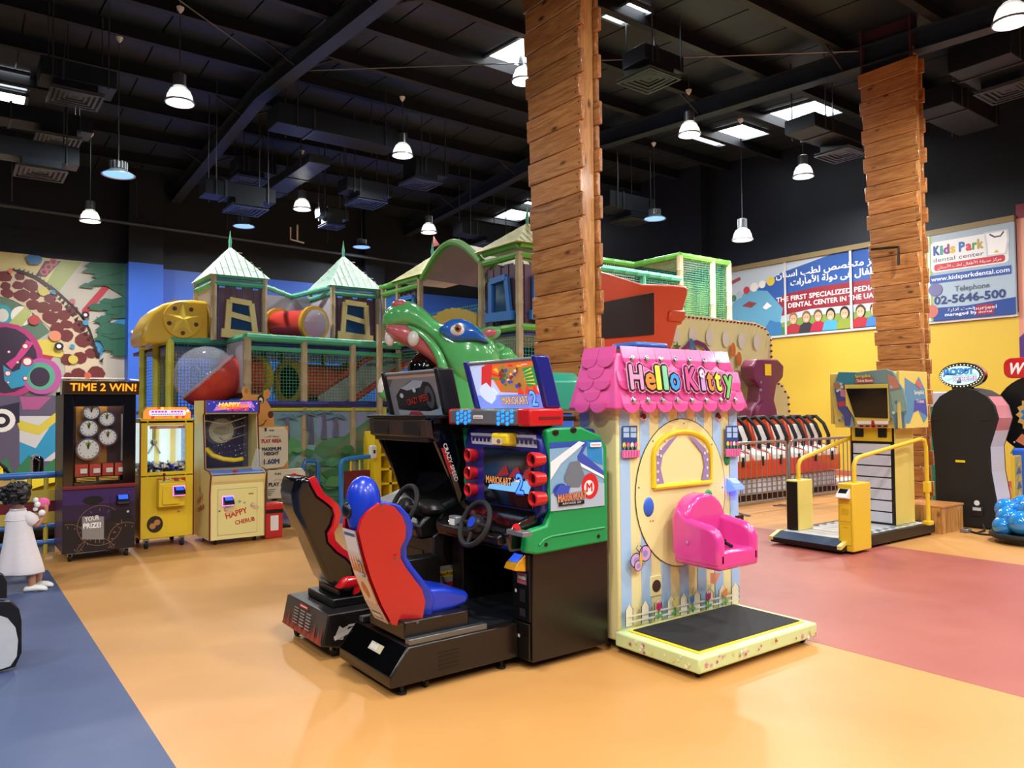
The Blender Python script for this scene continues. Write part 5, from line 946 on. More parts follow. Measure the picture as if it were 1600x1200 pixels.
p = atX(805, 829, 2.8); box('button_plate', 2.79, 2.86, p.y - .09, p.y + .08, p.z - .03, p.z + .0, 'silver', t, .004); obj('item_button', MB().cyl((2.82, p.y + .0, p.z), (2.8, p.y, p.z + .03), .022, n=14), 'red', t, smooth=True)
p = atX(716, 812, 2.85); box('card_slot_panel', 2.8, 2.86, p.y - .05, p.y + .05, p.z - .06, p.z + .03, 'silver', t, .01); box('card_label', 2.795, 2.8, p.y - .03, p.y + .03, p.z - .04, p.z + .01, 'white', t)
# header: sign bar and tilted marquee
hb_ = box('sign_bar', 2.95, 3.22, YN + .0, YFAR + .0, 1.535, 1.64, 'silver', t, .012); box('bar_end', 2.948, 3.23, YN - .012, YN + .13, 1.53, 1.645, 'red', t, .015); box('bar_end', 2.948, 3.23, YFAR - .03, YFAR + .012, 1.53, 1.645, 'red', t, .015)
box('bar_groove', 3.02, 3.2, YN - .016, YN - .01, 1.575, 1.59, 'maroon', t); box('bar_support', 3.1, 3.3, YN + .2, YFAR - .2, 1.5, 1.54, 'black', t); box('bar_bracket', 3.22, 3.36, YN + .02, YN + .1, 1.56, 1.59, 'black', t)
for a0 in (4.62, 4.12):
    for i in range(4):
        for j in range(3):
            y_, z_ = a0 - i * .05, 1.582 + (j - 1) * .032 + (.016 if i % 2 else 0) - .004
            obj('hex_light', MB().cyl((2.952, y_, z_), (2.944, y_, z_), .0155, n=6), 'hexblue', hb_)
Q = Print(*side(2.949, 4.36, 0), step=.0005); Q.poly(rrect(-.06, 1.575, .06, 1.6, .008), '#e8e8e8'); Q.text('namco', 0, 1.58, .014, '#c02a2a', w=.09, off=.02); Q.done('maker_mark', hb_)
def tilt_sign(name, xb, zb, xt, zt_, ya, yb, dep, frame_mat, parent):
    b_ = MB().prism([(xb, zb), (xt, zt_), (xt + dep, zt_ - .0), (xb + dep, zb)], 'y', ya + .03, yb - .03); o = obj(name, b_, frame_mat, parent)
    for y in (ya, yb - .05): obj('sign_post', MB().prism([(xb - .03, zb), (xt - .03, zt_ + .02), (xt + dep + .02, zt_ + .02), (xb + dep + .02, zb)], 'y', y, y + .05), frame_mat, o, .012)
    obj('sign_top', MB().cyl((xt + .0, ya + .04, zt_), (xt + .0, yb - .04, zt_), .014, n=8), 'silver', o); return o
ms = tilt_sign('marquee', 3.13, 1.645, 3.03, 1.965, YN - .0, YFAR - .1, .07, 'navy', t)
Q = Print((3.13, YFAR - .15, 1.645), -YA, Vector((-.1, 0, .32)), step=.0006); wd, hg = YFAR - .15 - YN - .05, .33
Q.poly(rect(0, 0, wd, hg), '#b9c3e6'); Q.poly(rect(.0, 0, wd, .1), '#7d8fe0'); Q.poly([(.18, .33), (.78, .33), (.7, .1), (.3, .12)], '#d8652a')
for k in range(9): a_ = k * .35; Q.poly([(.47, .2), (.47 + .29 * math.cos(a_), .2 + .11 * math.sin(a_)), (.47 + .29 * math.cos(a_ + .18), .2 + .11 * math.sin(a_ + .18))], ['#e8b53a', '#c8382a', '#3f8f3f'][k % 3])
Q.poly([(.34, .3), (.62, .29), (.6, .12), (.36, .13)], '#a8763c'); Q.poly([(.62, .28), (.76, .29), (.74, .16), (.62, .15)], '#2f8a46'); Q.poly([(.3, .33), (.16, .31), (.1, .18), (.2, .14)], '#c83030'); Q.poly(blob(.15, .12, .07, 9, .2, 2, 1.3), '#cfd8f0')
for k in range(3): Q.poly([(.5 + .08 * k, .1), (.54 + .08 * k, .17), (.58 + .08 * k, .1)], '#d8402a')
q6 = random.Random(9)
for k in range(26): Q.poly(blob(q6.uniform(.36, .6), q6.uniform(.14, .28), q6.uniform(.008, .018), 6, .3, k, 1.4), q6.choice(['#3a4a9a', '#8a2a2a', '#d8c49a', '#5a3a20', '#2a6a3a']))
for k in range(5): Q.poly([(.63, .18 + .018 * k), (.74, .17 + .026 * k), (.74, .18 + .026 * k)], '#e8c23a')
Q.text('MARIOKART', .48, .04, .055, '#2a2a70', w=.3, off=.06); Q.text('MARIOKART', .48, .04, .055, '#e8b468', w=.295, off=.015); Q.text('2', .69, .03, .1, '#1a2a8a', off=.07); Q.text('2', .69, .03, .1, '#66b8f0', off=.02); Q.text('namco', .68, .305, .012, '#ffffff', w=.06); Q.done('marquee_print', ms, 'backlit')
# ---------------- black street-racing game (beside it)
t = thing('street_racing_game', 'black street racing cabinet with a glossy black bucket seat', 'arcade machine', (2.75, 5.25, 0))
ya, yb = 4.8, 5.72
b_ = obj('seat_base', MB().prism([(1.99, .1), (2.03, .3), (2.95, .3), (2.95, .07), (2.1, .07)], 'y', 4.77, 5.5), 'dark', t, .01)
for x, y in ((2.08, 5.45), (2.1, 4.85), (2.85, 4.85), (2.85, 5.4)): caster(x, y, .035, t)
Q = Print((1.99, 5.5, .1), -YA, Vector((.04, 0, .2)), step=.0006); Q.poly(rect(0, 0, .73, .2), '#3c3836')
for k in range(18):
    a_ = .02 + k * .04; Q.poly([(a_ - .03, 0), (a_, .05 + .035 * (k % 3)), (a_ + .02, .02), (a_ + .03, 0)], '#7a2622' if k % 2 else '#93342a')
for c in range(3):
    for j in range(6): Q.poly(rect(.2 + c * .12, .05 + j * .02, .28 + c * .12, .058 + j * .02), '#8d8d90')
Q.poly(rrect(.3, .175, .45, .197, .008), '#c03038'); Q.poly(rect(.32, .183, .43, .19), '#e8c8c8'); Q.done('rear_graphics', b_)
Q = Print(*front(2.03, 4.769, 0), step=.0006); Q.poly(rect(.02, .1, .88, .285), '#151314'); Q.poly(rect(.36, .2, .5, .25), '#c9ced2'); Q.text('SLOT', .43, .212, .022, '#222222', w=.1)
for k in range(3): Q.poly(blob(.1 + k * .1, .17, .05, 8, .5, k + 3, 1.2), '#b9b4ae')
Q.poly([(.1, .12), (.3, .12), (.26, .2), (.14, .2)], '#0c0c0c'); Q.poly(stroke([(.04, .14), (.34, .23)], .03), '#c9c4be'); Q.done('side_graphics', b_)
box('seat_pedestal', 2.12, 2.6, 4.9, 5.35, .3, .36, 'black', t, .01); box('seat_pedestal', 2.18, 2.5, 4.95, 5.3, .36, .43, 'black', t, .01)
sop = [(466, 745), (487, 746), (492, 757), (500, 772), (513, 781), (523, 790), (527, 803), (523, 820), (516, 832), (518, 845), (530, 858), (545, 868), (556, 880), (560, 905), (556, 925), (538, 930), (512, 908), (496, 872), (480, 835), (462, 800), (457, 772)]
SR = (772, 457, .36)
n3, f3 = seat_loft(sop, SR, 4.88, 4.97, 5.1); cs_ = obj('seat_shell', MB().loft([n3, f3]), 'seat_black', t, bevel=.04, seg=4)
for q3, dy in ((n3, .02), (f3, -.02)):
    red = [p + Vector((.02, dy, 0)) for p in q3[1:15]] + [p + Vector((-.012, dy, -.01)) for p in q3[1:15][::-1]]; obj('seat_piping', plate([p - YA * (dy * 1.4) for p in red], dy), 'seat_red', cs_, bevel=.006)
m3 = MB().loft([[p + Vector((.012, .03, 0)) for p in n3[1:15]], [p + Vector((.012, -.03, 0)) for p in f3[1:15]]], closed=False); obj('seat_lining', m3, 'seat_red', cs_)
obj('seat_cushion', MB().prism([(2.15, .42), (2.5, .42), (2.58, .46), (2.56, .52), (2.2, .5)], 'y', 4.88, 5.3), 'seat_red', t, bevel=.03, seg=3)
obj('cabinet', MB().prism([(2.85, .08), (2.85, .72), (2.95, .78), (3.5, .78), (3.5, .08)], 'y', ya, yb), 'dark', t, .01); box('footwell', 2.845, 2.86, ya + .15, yb - .15, .12, .6, 'black', t)
Q = Print(*front(2.86, ya - .002, 0), step=.0008)
Q.poly(rect(.02, .12, .62, .5), '#8f8a84'); Q.poly(rect(.02, .42, .62, .46), '#d8b32a'); Q.poly(rect(.02, .22, .62, .27), '#d8b32a'); Q.poly(rect(.04, .31, .3, .38), '#9c1f1f')
for k in range(3): Q.text('CAUTION', .1 + .2 * k, .43, .02, '#181410', w=.12, off=.03); Q.text('CAUTION', .1 + .2 * k, .235, .02, '#181410', w=.12, off=.03)
Q.done('caution_tape', t)
obj('dashboard', MB().prism([(2.75, .7), (2.72, .8), (2.86, .92), (3.1, 1.0), (3.2, .72)], 'y', ya + .02, yb - .02), 'black', t, .03, seg=3)
box('dash_switches', 2.8, 2.84, ya + .12, ya + .25, .83, .9, 'dark', t, .006)
pq = [(2.797, ya + .12 + i * .03, .85 + j * .02) for i in range(4) for j in range(2)]; obj('switch_keys', MB().box(2.79, 2.805, ya + .15, ya + .17, .85, .88).box(2.79, 2.805, ya + .19, ya + .21, .86, .885).box(2.79, 2.805, ya + .22, ya + .235, .845, .86), 'clockface', t)
wcs = atX(631, 791, 2.66); wheel(wcs, wn, .155, t, 'dark'); obj('dial_cluster', MB().ball((2.86, wcs.y, .92), (.1, .17, .06), 16, 8), 'dark', t, smooth=True)
for y in (ya, yb - .03):
    obj('screen_arm', MB().prism(xz(4.8, [(672, 652), (700, 650), (733, 760), (722, 790), (676, 682)]), 'y', y, y + .03), 'blackgloss', t, .005)
    if y == ya:
        Q = Print(*front(0, ya - .001, 0), step=.0006); k1 = lambda a, b: (430 + a / 4, 540 + b / 4); f0 = lambda pts: [(p.x, p.z) for p in (atY(*k1(*q), ya) for q in pts)]
        Q.poly(f0([(1035, 640), (1060, 640), (1125, 800), (1112, 850), (1085, 790)]), '#b2302a'); Q.poly(f0([(1090, 800), (1125, 810), (1165, 930), (1150, 985)]), '#5a4230')
        p = f0([(1085, 735)])[0]; Q.text('CRAZY SPEED', p[0], p[1], .032, '#e8d8d4', w=.3, off=.02, rot=-1.22); Q.done('arm_graphics', t)
obj('far_wall', MB().prism([(2.84, 1.575), (3.5, 1.575), (3.5, .76), (3.0, .76), (3.06, .95)], 'y', yb - .045, yb - .03), 'black', t)
obj('screen_housing', MB().prism([(2.83, 1.4), (2.81, 1.58), (3.5, 1.58), (3.5, .9), (3.2, .95), (3.36, 1.42)], 'y', ya + .03, yb - .03), 'black', t, .005)
obj('screen', MB().add([(3.17, ya + .06, .96), (3.17, yb - .06, .96), (3.335, yb - .06, 1.4), (3.335, ya + .06, 1.4)], [(0, 3, 2, 1)]), 'screen', t)
br_ = obj('speaker_bar', MB().prism([(2.86, 1.42), (2.80, 1.44), (2.79, 1.57), (2.86, 1.57)], 'y', ya + .0, yb), 'brownplate', t, .006)
for y0_ in (ya + .1, yb - .33): obj('speaker_grille', MB().box(2.786, 2.8, y0_, y0_ + .24, 1.45, 1.55), 'dark', br_, .004)
box('top_board', 2.78, 3.5, ya - .02, yb + .02, 1.575, 1.6, 'black', t, .004)
ms = tilt_sign('marquee', 3.0, 1.6, 2.92, 1.93, ya + .02, yb, .1, 'black', t)
Q = Print((3.0, yb - .05, 1.6), -YA, Vector((-.08, 0, .33)), step=.0006)
Q.poly(rect(0, .0, .8, .34), '#8c8a8c'); Q.poly(rect(0, .3, .8, .34), '#c9a894'); Q.poly([(0, .22), (.1, .3), (.0, .3)], '#6a665f'); Q.poly([(.1, .05), (.1, .16), (.2, .22), (.4, .28), (.62, .26), (.7, .18), (.72, .05), (.5, .02)], '#1d2026'); Q.poly([(.2, .22), (.32, .25), (.42, .28), (.58, .27), (.52, .22), (.3, .2)], '#aeb9c6'); Q.poly(ell(.63, .14, .09, .12), '#15171c'); Q.poly(ell(.63, .14, .065, .09), '#4a4f58'); Q.poly(ell(.63, .14, .03, .04), '#15171c')
Q.poly(ell(.2, .16, .03, .02), '#cfd6de'); Q.poly(ell(.42, .2, .025, .018), '#cfd6de'); Q.poly([(.1, .0), (.8, .0), (.8, .06), (.6, .03), (.1, .04)], '#a9b0ba'); Q.poly([(.25, .0), (.5, .0), (.45, .03), (.3, .03)], '#b03a4a'); Q.poly([(.68, .0), (.8, .0), (.8, .1)], '#9ab6d8')
Q.text('CRAZY SPEED', .45, .1, .05, '#1a0808', w=.36, off=.06, rot=.13); Q.text('CRAZY SPEED', .45, .1, .05, '#d83a30', w=.35, off=.0, rot=.13); Q.done('marquee_print', ms)
sh = obj('gear_box', MB().box(2.5, 2.8, 4.62, 4.76, .3, .62), 'black', t, .01); obj('gear_lever', MB().cyl((2.56, 4.69, .62), (2.54, 4.69, .7), .012, n=8).ball((2.54, 4.69, .74), (.022, .022, .04), 10, 8), 'rubber', sh, smooth=True)
# ---------------- teal cabinet glimpsed between and behind the two racers
t = thing('teal_kiddie_machine', 'teal-roofed kiddie machine with white cloud trim, glimpsed behind the racing games', 'arcade machine', (4.15, 5.25, 0)); M('teal', '#1f8f74', .35, coat=.3)
zA, zB = 1.62, 1.95
obj('cabinet', MB().box(3.95, 4.35, 4.95, 5.5, .05, 1.6), 'wall_blue', t, .02)
Q = Print(*side(3.949, 5.5, 0), step=.001); Q.poly(rect(.02, .1, .53, 1.58), '#5fb4c8'); Q.poly([(.12, 1.1), (.5, 1.02), (.5, 1.5), (.2, 1.58)], '#5aa83a'); Q.text('77', .3, 1.25, .14, '#101a10', off=.02, rot=-.2); Q.poly(rect(.1, .7, .4, 1.0), '#b9c4d0'); Q.poly(rect(.12, .5, .5, .68), '#3a7ac8'); Q.done('side_graphics', t)
obj('roof_block', MB().prism([(4.9, zA), (4.9, zB - .08), (5.0, zB), (5.42, zB), (5.55, zB - .2), (5.55, zA)], 'x', 3.92, 4.4), 'teal', t, .015)
for y, z in ((5.5, 1.68), (5.52, 1.78), (5.48, 1.88), (5.4, 1.96), (5.3, 2.0), (5.5, 1.6)): obj('cloud_knob', MB().ball((3.98, y + .05, z), .07, 14, 8), 'white', t, smooth=True)
# ================================================================== PINK-ROOFED KIDDIE RIDE
M('hk_cream', '#ece2a4', .4); M('hk_blue', '#9bbfe4', .4); M('hk_pink', '#d9559a', .28, coat=.3); M('seat_pink', '#d83f94', .2, coat=.7); M('mint_cream', '#cfe0a0', .35, coat=.2); M('mat_black', '#14161b', .75, noise=.3, nscale=40, bump=.1); M('bulb_silver', '#c9d2e2', .1, .5, coat=.5); M('blueglow2', '#3a50ff', .4, emit=4.0); M('chimney_blue', '#2c66b4', .3, coat=.4)
t = thing('kiddie_ride', 'house-shaped kiddie ride with scalloped pink roof, pink seat and black mat', 'kiddie ride', (4.3, 3.6, 0))
XA0, XA1, YF0, YB0 = 3.67, 4.98, 3.74, 4.12
cabn = box('cabinet', XA0, XA1, YF0, YB0, .06, 1.66, 'hk_cream', t, .015)
pf = obj('platform', MB().box(3.63, 4.88, 3.03, 3.745, .045, .14), 'mint_cream', t, .012)
obj('mat_trim', MB().box(3.70, 4.82, 3.09, 3.69, .14, .147), 'yellow', pf, .003); obj('rubber_mat', MB().box(3.725, 4.80, 3.11, 3.67, .146, .153), 'mat_black', pf, .004)
for x, y in ((3.7, 3.1), (4.8, 3.1), (3.72, 4.0), (4.9, 4.0)): caster(x, y, .025, t)
box('underframe', 3.7, 4.9, 3.15, 4.05, .03, .06, 'black', t)
rr = random.Random(5)
for O, U, L in (((3.63, 3.028, .045), XA, 1.25), ((3.628, 3.745, .045), -YA, .7)):
    Q = Print(O, U, ZA, step=.0003, lift=.001)
    for i in range(int(L * 20)):
        Q.poly(star(rr.uniform(.03, L - .03), rr.uniform(.018, .078), rr.uniform(.011, .022), .45, 5, rr.uniform(0, 6)), rr.choice(['#cf3f86', '#e07aa8', '#f0f0e0', '#e8d87a', '#c23a78']))
    Q.done('star_stickers', pf, kind='stuff')
# front print
Q = Print(*front(XA0, YF0, 0), step=.0008); W0 = XA1 - XA0
Q.poly(rect(.02, .15, W0 - .01, 1.64), '#ece2a4')
for k in range(7): u0 = .0 + k * .196; Q.poly(rect(u0 + .02, .15, min(u0 + .118, W0 - .01), 1.64), '#a6cbf0')
ff = fp(YF0, XA0); c5 = lambda a, b: (890 + a / 4.445, 530 + b / 4.445); c6_ = lambda a, b: (930 + a / 3.636, 760 + b / 3.636); f5 = lambda L: ff([c5(*q) for q in L]); f6 = lambda L: ff([c6_(*q) for q in L])
oc = [(ff([(1062, 655)])[0][0]), ff([(1062, 655)])[0][1], ff([(1062, 884)])[0][1]]; ol, orr = ff([(992, 765)])[0][0], ff([(1131, 760)])[0][0]
ocx, ocz, orx, orz = (ol + orr) / 2, (oc[1] + oc[2]) / 2, (orr - ol) / 2, (oc[1] - oc[2]) / 2
Q.poly(ell(ocx, ocz, orx + .006, orz + .006, 48), '#2a2620'); Q.poly(ell(ocx, ocz, orx, orz, 48), '#ece29f')
for a, b in ((787, 585), (572, 707), (980, 730), (473, 1030), (1053, 1028)): Q.poly(ell(*f5([(a, b)])[0], .007, n=8), '#6a6250')
# printed windows with flower boxes
for x0, x1 in ((355, 460), (1062, 1150)):
    Q.poly(f5([(x0, 603), (x1, 600), (x1, 825 if x0 < 500 else 780), (x0, 830 if x0 < 500 else 785)]), '#2c4a8c'); yb_ = 690 if x0 < 500 else 680
    for i in range(2):
        for j in range(2): w_ = (x1 - x0 - 24) / 2; a = x0 + 8 + i * (w_ + 8); b = 612 + j * 38; Q.poly(f5([(a, b), (a + w_, b), (a + w_, b + 32), (a, b + 32)]), '#a8c8ec')
    for k in range(4): Q.poly(ell(*f5([(x0 + 12 + k * (x1 - x0 - 20) / 3.2, yb_ + 45)])[0], .016, .02), ['#e8d24a', '#e06a9a', '#f0e8d8', '#e06a9a'][k]); Q.poly(ell(*f5([(x0 + 12 + k * (x1 - x0 - 20) / 3.2, yb_ + 66)])[0], .008, .016), '#4a9a4a')
    Q.poly(f5([(x0 - 8, yb_ + 80), (x1 + 10, yb_ + 78), (x1 + 8, yb_ + 130), (x0 - 6, yb_ + 135)]), '#e070a8')
    for k in range(6): a = x0 + k * (x1 - x0) / 5.5; Q.poly(stroke(f5([(a, yb_ + 84), (a, yb_ + 130)]), .005), '#b84a88')
# butterfly
for q, r1, c in (((205, 415), .055, '#c9a4d8'), ((255, 375), .06, '#d8a4d0'), ((215, 445), .04, '#d8a4d0')): p = f6([q])[0]; Q.poly(ell(p[0], p[1], r1, r1 * .95), '#2a2030'); Q.poly(ell(p[0], p[1], r1 * .88, r1 * .83), c); Q.poly(ell(p[0], p[1], r1 * .4), '#8a90d0')
p = f6([(228, 408)])[0]; Q.poly(ell(p[0], p[1], .014, .045), '#d8b23a'); Q.poly(stroke(f6([(220, 370), (200, 345), (210, 330)]), .006), '#2a2030'); Q.poly(stroke(f6([(232, 370), (235, 340), (222, 330)]), .006), '#2a2030')
# picket fence with tulips
base = lambda a: 790 - (a - 145) * .21
for k in range(9):
    a = 160 + k * 72 + (18 if k > 0 else 0); y1 = base(a)
    if k % 1 == 0:
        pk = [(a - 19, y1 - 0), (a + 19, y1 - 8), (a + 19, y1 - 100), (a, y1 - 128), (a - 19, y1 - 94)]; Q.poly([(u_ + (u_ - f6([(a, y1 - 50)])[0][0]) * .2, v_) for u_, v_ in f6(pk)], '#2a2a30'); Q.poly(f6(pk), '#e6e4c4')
Q.poly(stroke(f6([(150, base(150) - 62), (775, base(775) - 58)]), .012), '#dfe0d0'); Q.poly(stroke(f6([(150, base(150) - 30), (775, base(775) - 28)]), .012), '#dfe0d0')
for i, c in enumerate(['#c92a5a', '#e8d87a', '#4a8ac0', '#a8286a', '#e08a3a']):
    a = 318 + i * 92; y1 = base(a) - 14; Q.poly(stroke(f6([(a, y1), (a, y1 - 60)]), .012), '#3f9a4a'); p = f6([(a, y1 - 10)])[0]; Q.poly(ell(p[0] - .02, p[1] + .01, .018, .01), '#6ab85a'); Q.poly(ell(p[0] + .02, p[1] + .012, .018, .01), '#6ab85a'); p = f6([(a, y1 - 70)])[0]; Q.poly([(p[0] - .025, p[1] + .035), (p[0] - .025, p[1] - .01), (p[0] - .01, p[1] - .028), (p[0] + .01, p[1] - .028), (p[0] + .025, p[1] - .01), (p[0] + .025, p[1] + .035), (p[0] + .01, p[1] + .018), (p[0], p[1] + .036), (p[0] - .01, p[1] + .018)], c)
Q.poly(f6([(600, 480), (660, 480), (630, 545), (600, 540)]), '#e8a080'); Q.poly(f6([(740, 160), (790, 155), (788, 208), (740, 208)]), '#141014'); Q.poly(ell(*f6([(766, 185)])[0], .015), '#c8a8a8'); Q.done('front_print', cabn)
Q = Print(*side(XA0, YB0, 0), step=.0008); Q.poly(rect(.0, .1, .1, 1.62), '#9bc0e6'); Q.poly(rect(.2, .1, .32, 1.62), '#e8dfa4'); Q.poly(rect(.0, 1.05, .16, 1.42), '#1c1a20'); Q.poly(rect(.02, 1.08, .14, 1.4), '#d8a0b0'); Q.done('side_print', cabn)
# arched window frame with curtains
wl_, wr_ = ff([(1019, 760)])[0][0] + XA0, ff([(1108, 760)])[0][0] + XA0; wz0, wz1, wzm = ff([(1015, 762)])[0][1], ff([(1062, 674)])[0][1], ff([(1019, 700)])[0][1]
arch = [(wl_, wz0), (wl_, wzm - .06)] + [((wl_ + wr_) / 2 - (wr_ - wl_) / 2 * math.cos(PI * i / 12), wzm - .06 + (wz1 - wzm + .06) * math.sin(PI * i / 12)) for i in range(1, 12)] + [(wr_, wzm - .06), (wr_, wz0)]
wn_ = obj('arched_window', MB().prism(arch, 'y', YF0 - .012, YF0 - .004), 'hk_cream', t)
obj('window_moulding', MB().tube([(x, YF0 - .015, z) for x, z in arch] + [(wl_, YF0 - .015, wz0)], .02, 8), 'yellow', wn_, smooth=True)
Q = Print(*front(0, YF0 - .012, 0), step=.0008)
def curtain(pts, dots):
    Q.poly(pts, '#9a86b8'); q = random.Random(len(pts))
    for u_, v_ in dots: Q.poly(ell(u_, v_, .011, n=8), '#e8e4f0')
wm = (wl_ + wr_) / 2; h_ = wz1 - wz0
curtain([(wl_ + .02, wz0 + .02), (wl_ + .11, wz0 + .02), (wl_ + .075, wz0 + .13), (wl_ + .1, wz0 + .22), (wl_ + .19, wz0 + .3), (wl_ + .26, wz1 - .03), (wl_ + .17, wz1 - .06), (wl_ + .07, wz1 - .13), (wl_ + .02, wzm - .08)], [(wl_ + .045, wz0 + .05 + .06 * i) for i in range(5)] + [(wl_ + .075, wz0 + .22 + .05 * i) for i in range(3)] + [(wl_ + .13, wz0 + .33)])
curtain([(wr_ - .02, wz0 + .02), (wr_ - .11, wz0 + .02), (wr_ - .075, wz0 + .13), (wr_ - .1, wz0 + .22), (wr_ - .19, wz0 + .3), (wr_ - .26, wz1 - .03), (wr_ - .17, wz1 - .06), (wr_ - .07, wz1 - .13), (wr_ - .02, wzm - .08)], [(wr_ - .045, wz0 + .05 + .06 * i) for i in range(5)] + [(wr_ - .075, wz0 + .22 + .05 * i) for i in range(3)])
Q.done('curtain_print', wn_)
# balloons, buttons, speaker
for px, py, c, r in ((1012, 792, 'wall_blue', (.055, .02, .07)), (1135, 717, 'green', (.035, .015, .048)), (1105, 775, 'green', (.05, .02, .05))): p = atY(px, py, YF0); obj('balloon', MB().ball((p.x, YF0 - .005, p.z), r, 16, 10), c, t, smooth=True)
p = atY(1017, 814, YF0); obj('balloon_bow', MB().ball((p.x - .012, YF0 - .004, p.z), (.014, .006, .012), 8, 6).ball((p.x + .012, YF0 - .004, p.z), (.014, .006, .012), 8, 6), 'red', t)
for px in (1004, 1121): p = atY(px, 651, YF0); b_ = obj('chrome_button', MB().lathe([(.035, 0), (.035, -.01), (.02, -.016)], (p.x, YF0, p.z), YA, 16), 'chrome', t, smooth=True); obj('button_jewel', MB().cyl((p.x, YF0 - .016, p.z), (p.x, YF0 - .02, p.z), .018, n=10), 'maroon', b_)
p = atY(1024, 915, YF0); s_ = box('speaker_plate', p.x - .055, p.x + .055, YF0 - .01, YF0, p.z - .07, p.z + .07, 'hk_cream', t, .003); obj('speaker_grille', MB().cyl((p.x, YF0 - .01, p.z), (p.x, YF0 - .014, p.z), .042, n=18), 'brownplate', s_)
p = atY(1149, 758, YF0 - .02); card_reader((p.x - .03, YF0 - .0, p.z), -YA, t, 'blueglow2', .12, None)
# roof body: flat-topped, flared
R0 = dict(x0=3.585, x1=5.03, y0=3.665, y1=4.16, z=1.63); R1 = dict(x0=3.655, x1=4.87, y0=3.72, y1=4.06, z=2.02)
def rv(d): return [(d['x0'], d['y0'], d['z']), (d['x1'], d['y0'], d['z']), (d['x1'], d['y1'], d['z']), (d['x0'], d['y1'], d['z'])]
rf = obj('roof', MB().add(rv(R0) + rv(R1), [(3, 2, 1, 0), (4, 5, 6, 7), (0, 1, 5, 4), (1, 2, 6, 5), (2, 3, 7, 6), (3, 0, 4, 7)]), 'hk_pink', t, bevel=.02, seg=3)
# scalloped tiles, one object each, sharing one mesh
tw, thh = .165, .115
def tile_mesh():
    m = MB(); pts = [(-tw / 2, thh * .75), (-tw / 2, 0)] + [(tw / 2 * math.cos(PI + PI * i / 8), .062 * math.sin(PI + PI * i / 8)) for i in range(1, 8)] + [(tw / 2, 0), (tw / 2, thh * .75)]
    n = len(pts); lo_ = [Vector((u, v, .0)) for u, v in pts]; hi_ = [Vector((u * .97, v, .016 if v < thh * .5 else .003)) for u, v in pts]
    m.add(lo_ + hi_, [tuple(range(n - 1, -1, -1)), tuple(range(n, 2 * n))] + [(i, (i + 1) % n, n + (i + 1) % n, n + i) for i in range(n)]); return m
tm = obj('roof_tile', tile_mesh(), 'hk_pink'); first = [tm]
def place_tile(O, U, V):
    N = U.cross(V).normalized(); o = first.pop() if first else tm.copy()
    if o.name not in COL.objects: COL.objects.link(o)
    o.parent = rf; p = O - base_of(rf); o.matrix_local = Matrix(((U.x, V.x, N.x, p.x), (U.y, V.y, N.y, p.y), (U.z, V.z, N.z, p.z), (0, 0, 0, 1)))
fb, ft = [Vector(p) for p in (rv(R0)[0], rv(R0)[1])], [Vector(p) for p in (rv(R1)[0], rv(R1)[1])]
sb_, stp = [Vector(p) for p in (rv(R0)[3], rv(R0)[0])], [Vector(p) for p in (rv(R1)[3], rv(R1)[0])]
bulbs = []
for (b_, tp_) in ((fb, ft), (sb_, stp)):
    U = (b_[1] - b_[0]).normalized(); mid0, mid1 = (b_[0] + b_[1]) / 2, (tp_[0] + tp_[1]) / 2; Vv = (mid1 - mid0); V = (Vv - U * Vv.dot(U)).normalized()
    for r in range(5):
        f = (r + .5) / 5; L = b_[0] + (tp_[0] - b_[0]) * f; Rr = b_[1] + (tp_[1] - b_[1]) * f; w_ = (Rr - L).length; n = max(2, int(w_ / tw)); off = (w_ - n * tw) / 2
        for i in range(n + (1 if r % 2 else 0)):
            u_ = off + (i + .5) * tw - (tw / 2 if r % 2 else 0)
            if tw * .45 < u_ < w_ - tw * .45: place_tile(L + U * u_, U, V)
for r, cnt, x0, x1 in ((0, 8, 987, 1145), (1, 7, 985, 1120)):
    for i in range(cnt):
        px = x0 + (x1 - x0) * i / (cnt - 1); f = .16 if r == 0 else .9; y_ = R0['y0'] + (R1['y0'] - R0['y0']) * f; z_ = R0['z'] + (R1['z'] - R0['z']) * f; p = atY(px, 600, y_)
        nrm = Vector((0, -.99, .13)); c0 = Vector((p.x, y_ - .016, z_)); b_ = obj('bulb_socket', MB().lathe([(.024, -.01), (.024, .006), (.017, .01)], c0, nrm, 14), 'chrome', rf, smooth=True); obj('bulb', MB().ball(c0 + nrm * .008, .015, 10, 6), 'bulb_silver', b_, smooth=True)
# lettering
lo_, to_ = Vector((0, R0['y0'], R0['z'])), Vector((0, R1['y0'], R1['z'])); Q = Print((0, R0['y0'] - .024, R0['z']), XA, to_ - lo_, step=.002, lift=.014)
L5 = lambda a, b: (atY(*c5(a, b), 3.68).x, (atY(*c5(a, b), 3.68).z - R0['z']))
spec = [('H', 445, 'e79ac4'), ('e', 540, 'e58a3a'), ('l', 597, 'f0e04a'), ('l', 646, '86cda4'), ('o', 710, '3f9ae8'), ('K', 828, 'e0559a'), ('i', 905, 'c79ad8'), ('t', 955, 'e58a3a'), ('t', 1010, 'f0e04a'), ('y', 1080, '7cc86a')]
for pas in range(3):
    for ch, a, c in spec:
        b = 345 + (a - 445) * .018; u_, v_ = L5(a, b); wd_ = {'H': .115, 'e': .088, 'l': .036, 'o': .09, 'K': .112, 'i': .038, 't': .06, 'y': .09}[ch]; hh = .165
        Q.text(ch, u_, v_, hh, ['#e9a9cf', '#0c0a0c', '#' + c][pas], w=wd_, off=[.12, .085, .028][pas]); Q.k -= Q.step * .97
    Q.k += Q.step
u_, v_ = L5(898, 245)
for k in range(5): a_ = k * 2 * PI / 5; Q.poly(ell(u_ + .018 * math.cos(a_), v_ + .018 * math.sin(a_), .014, n=10), '#f4eef4')
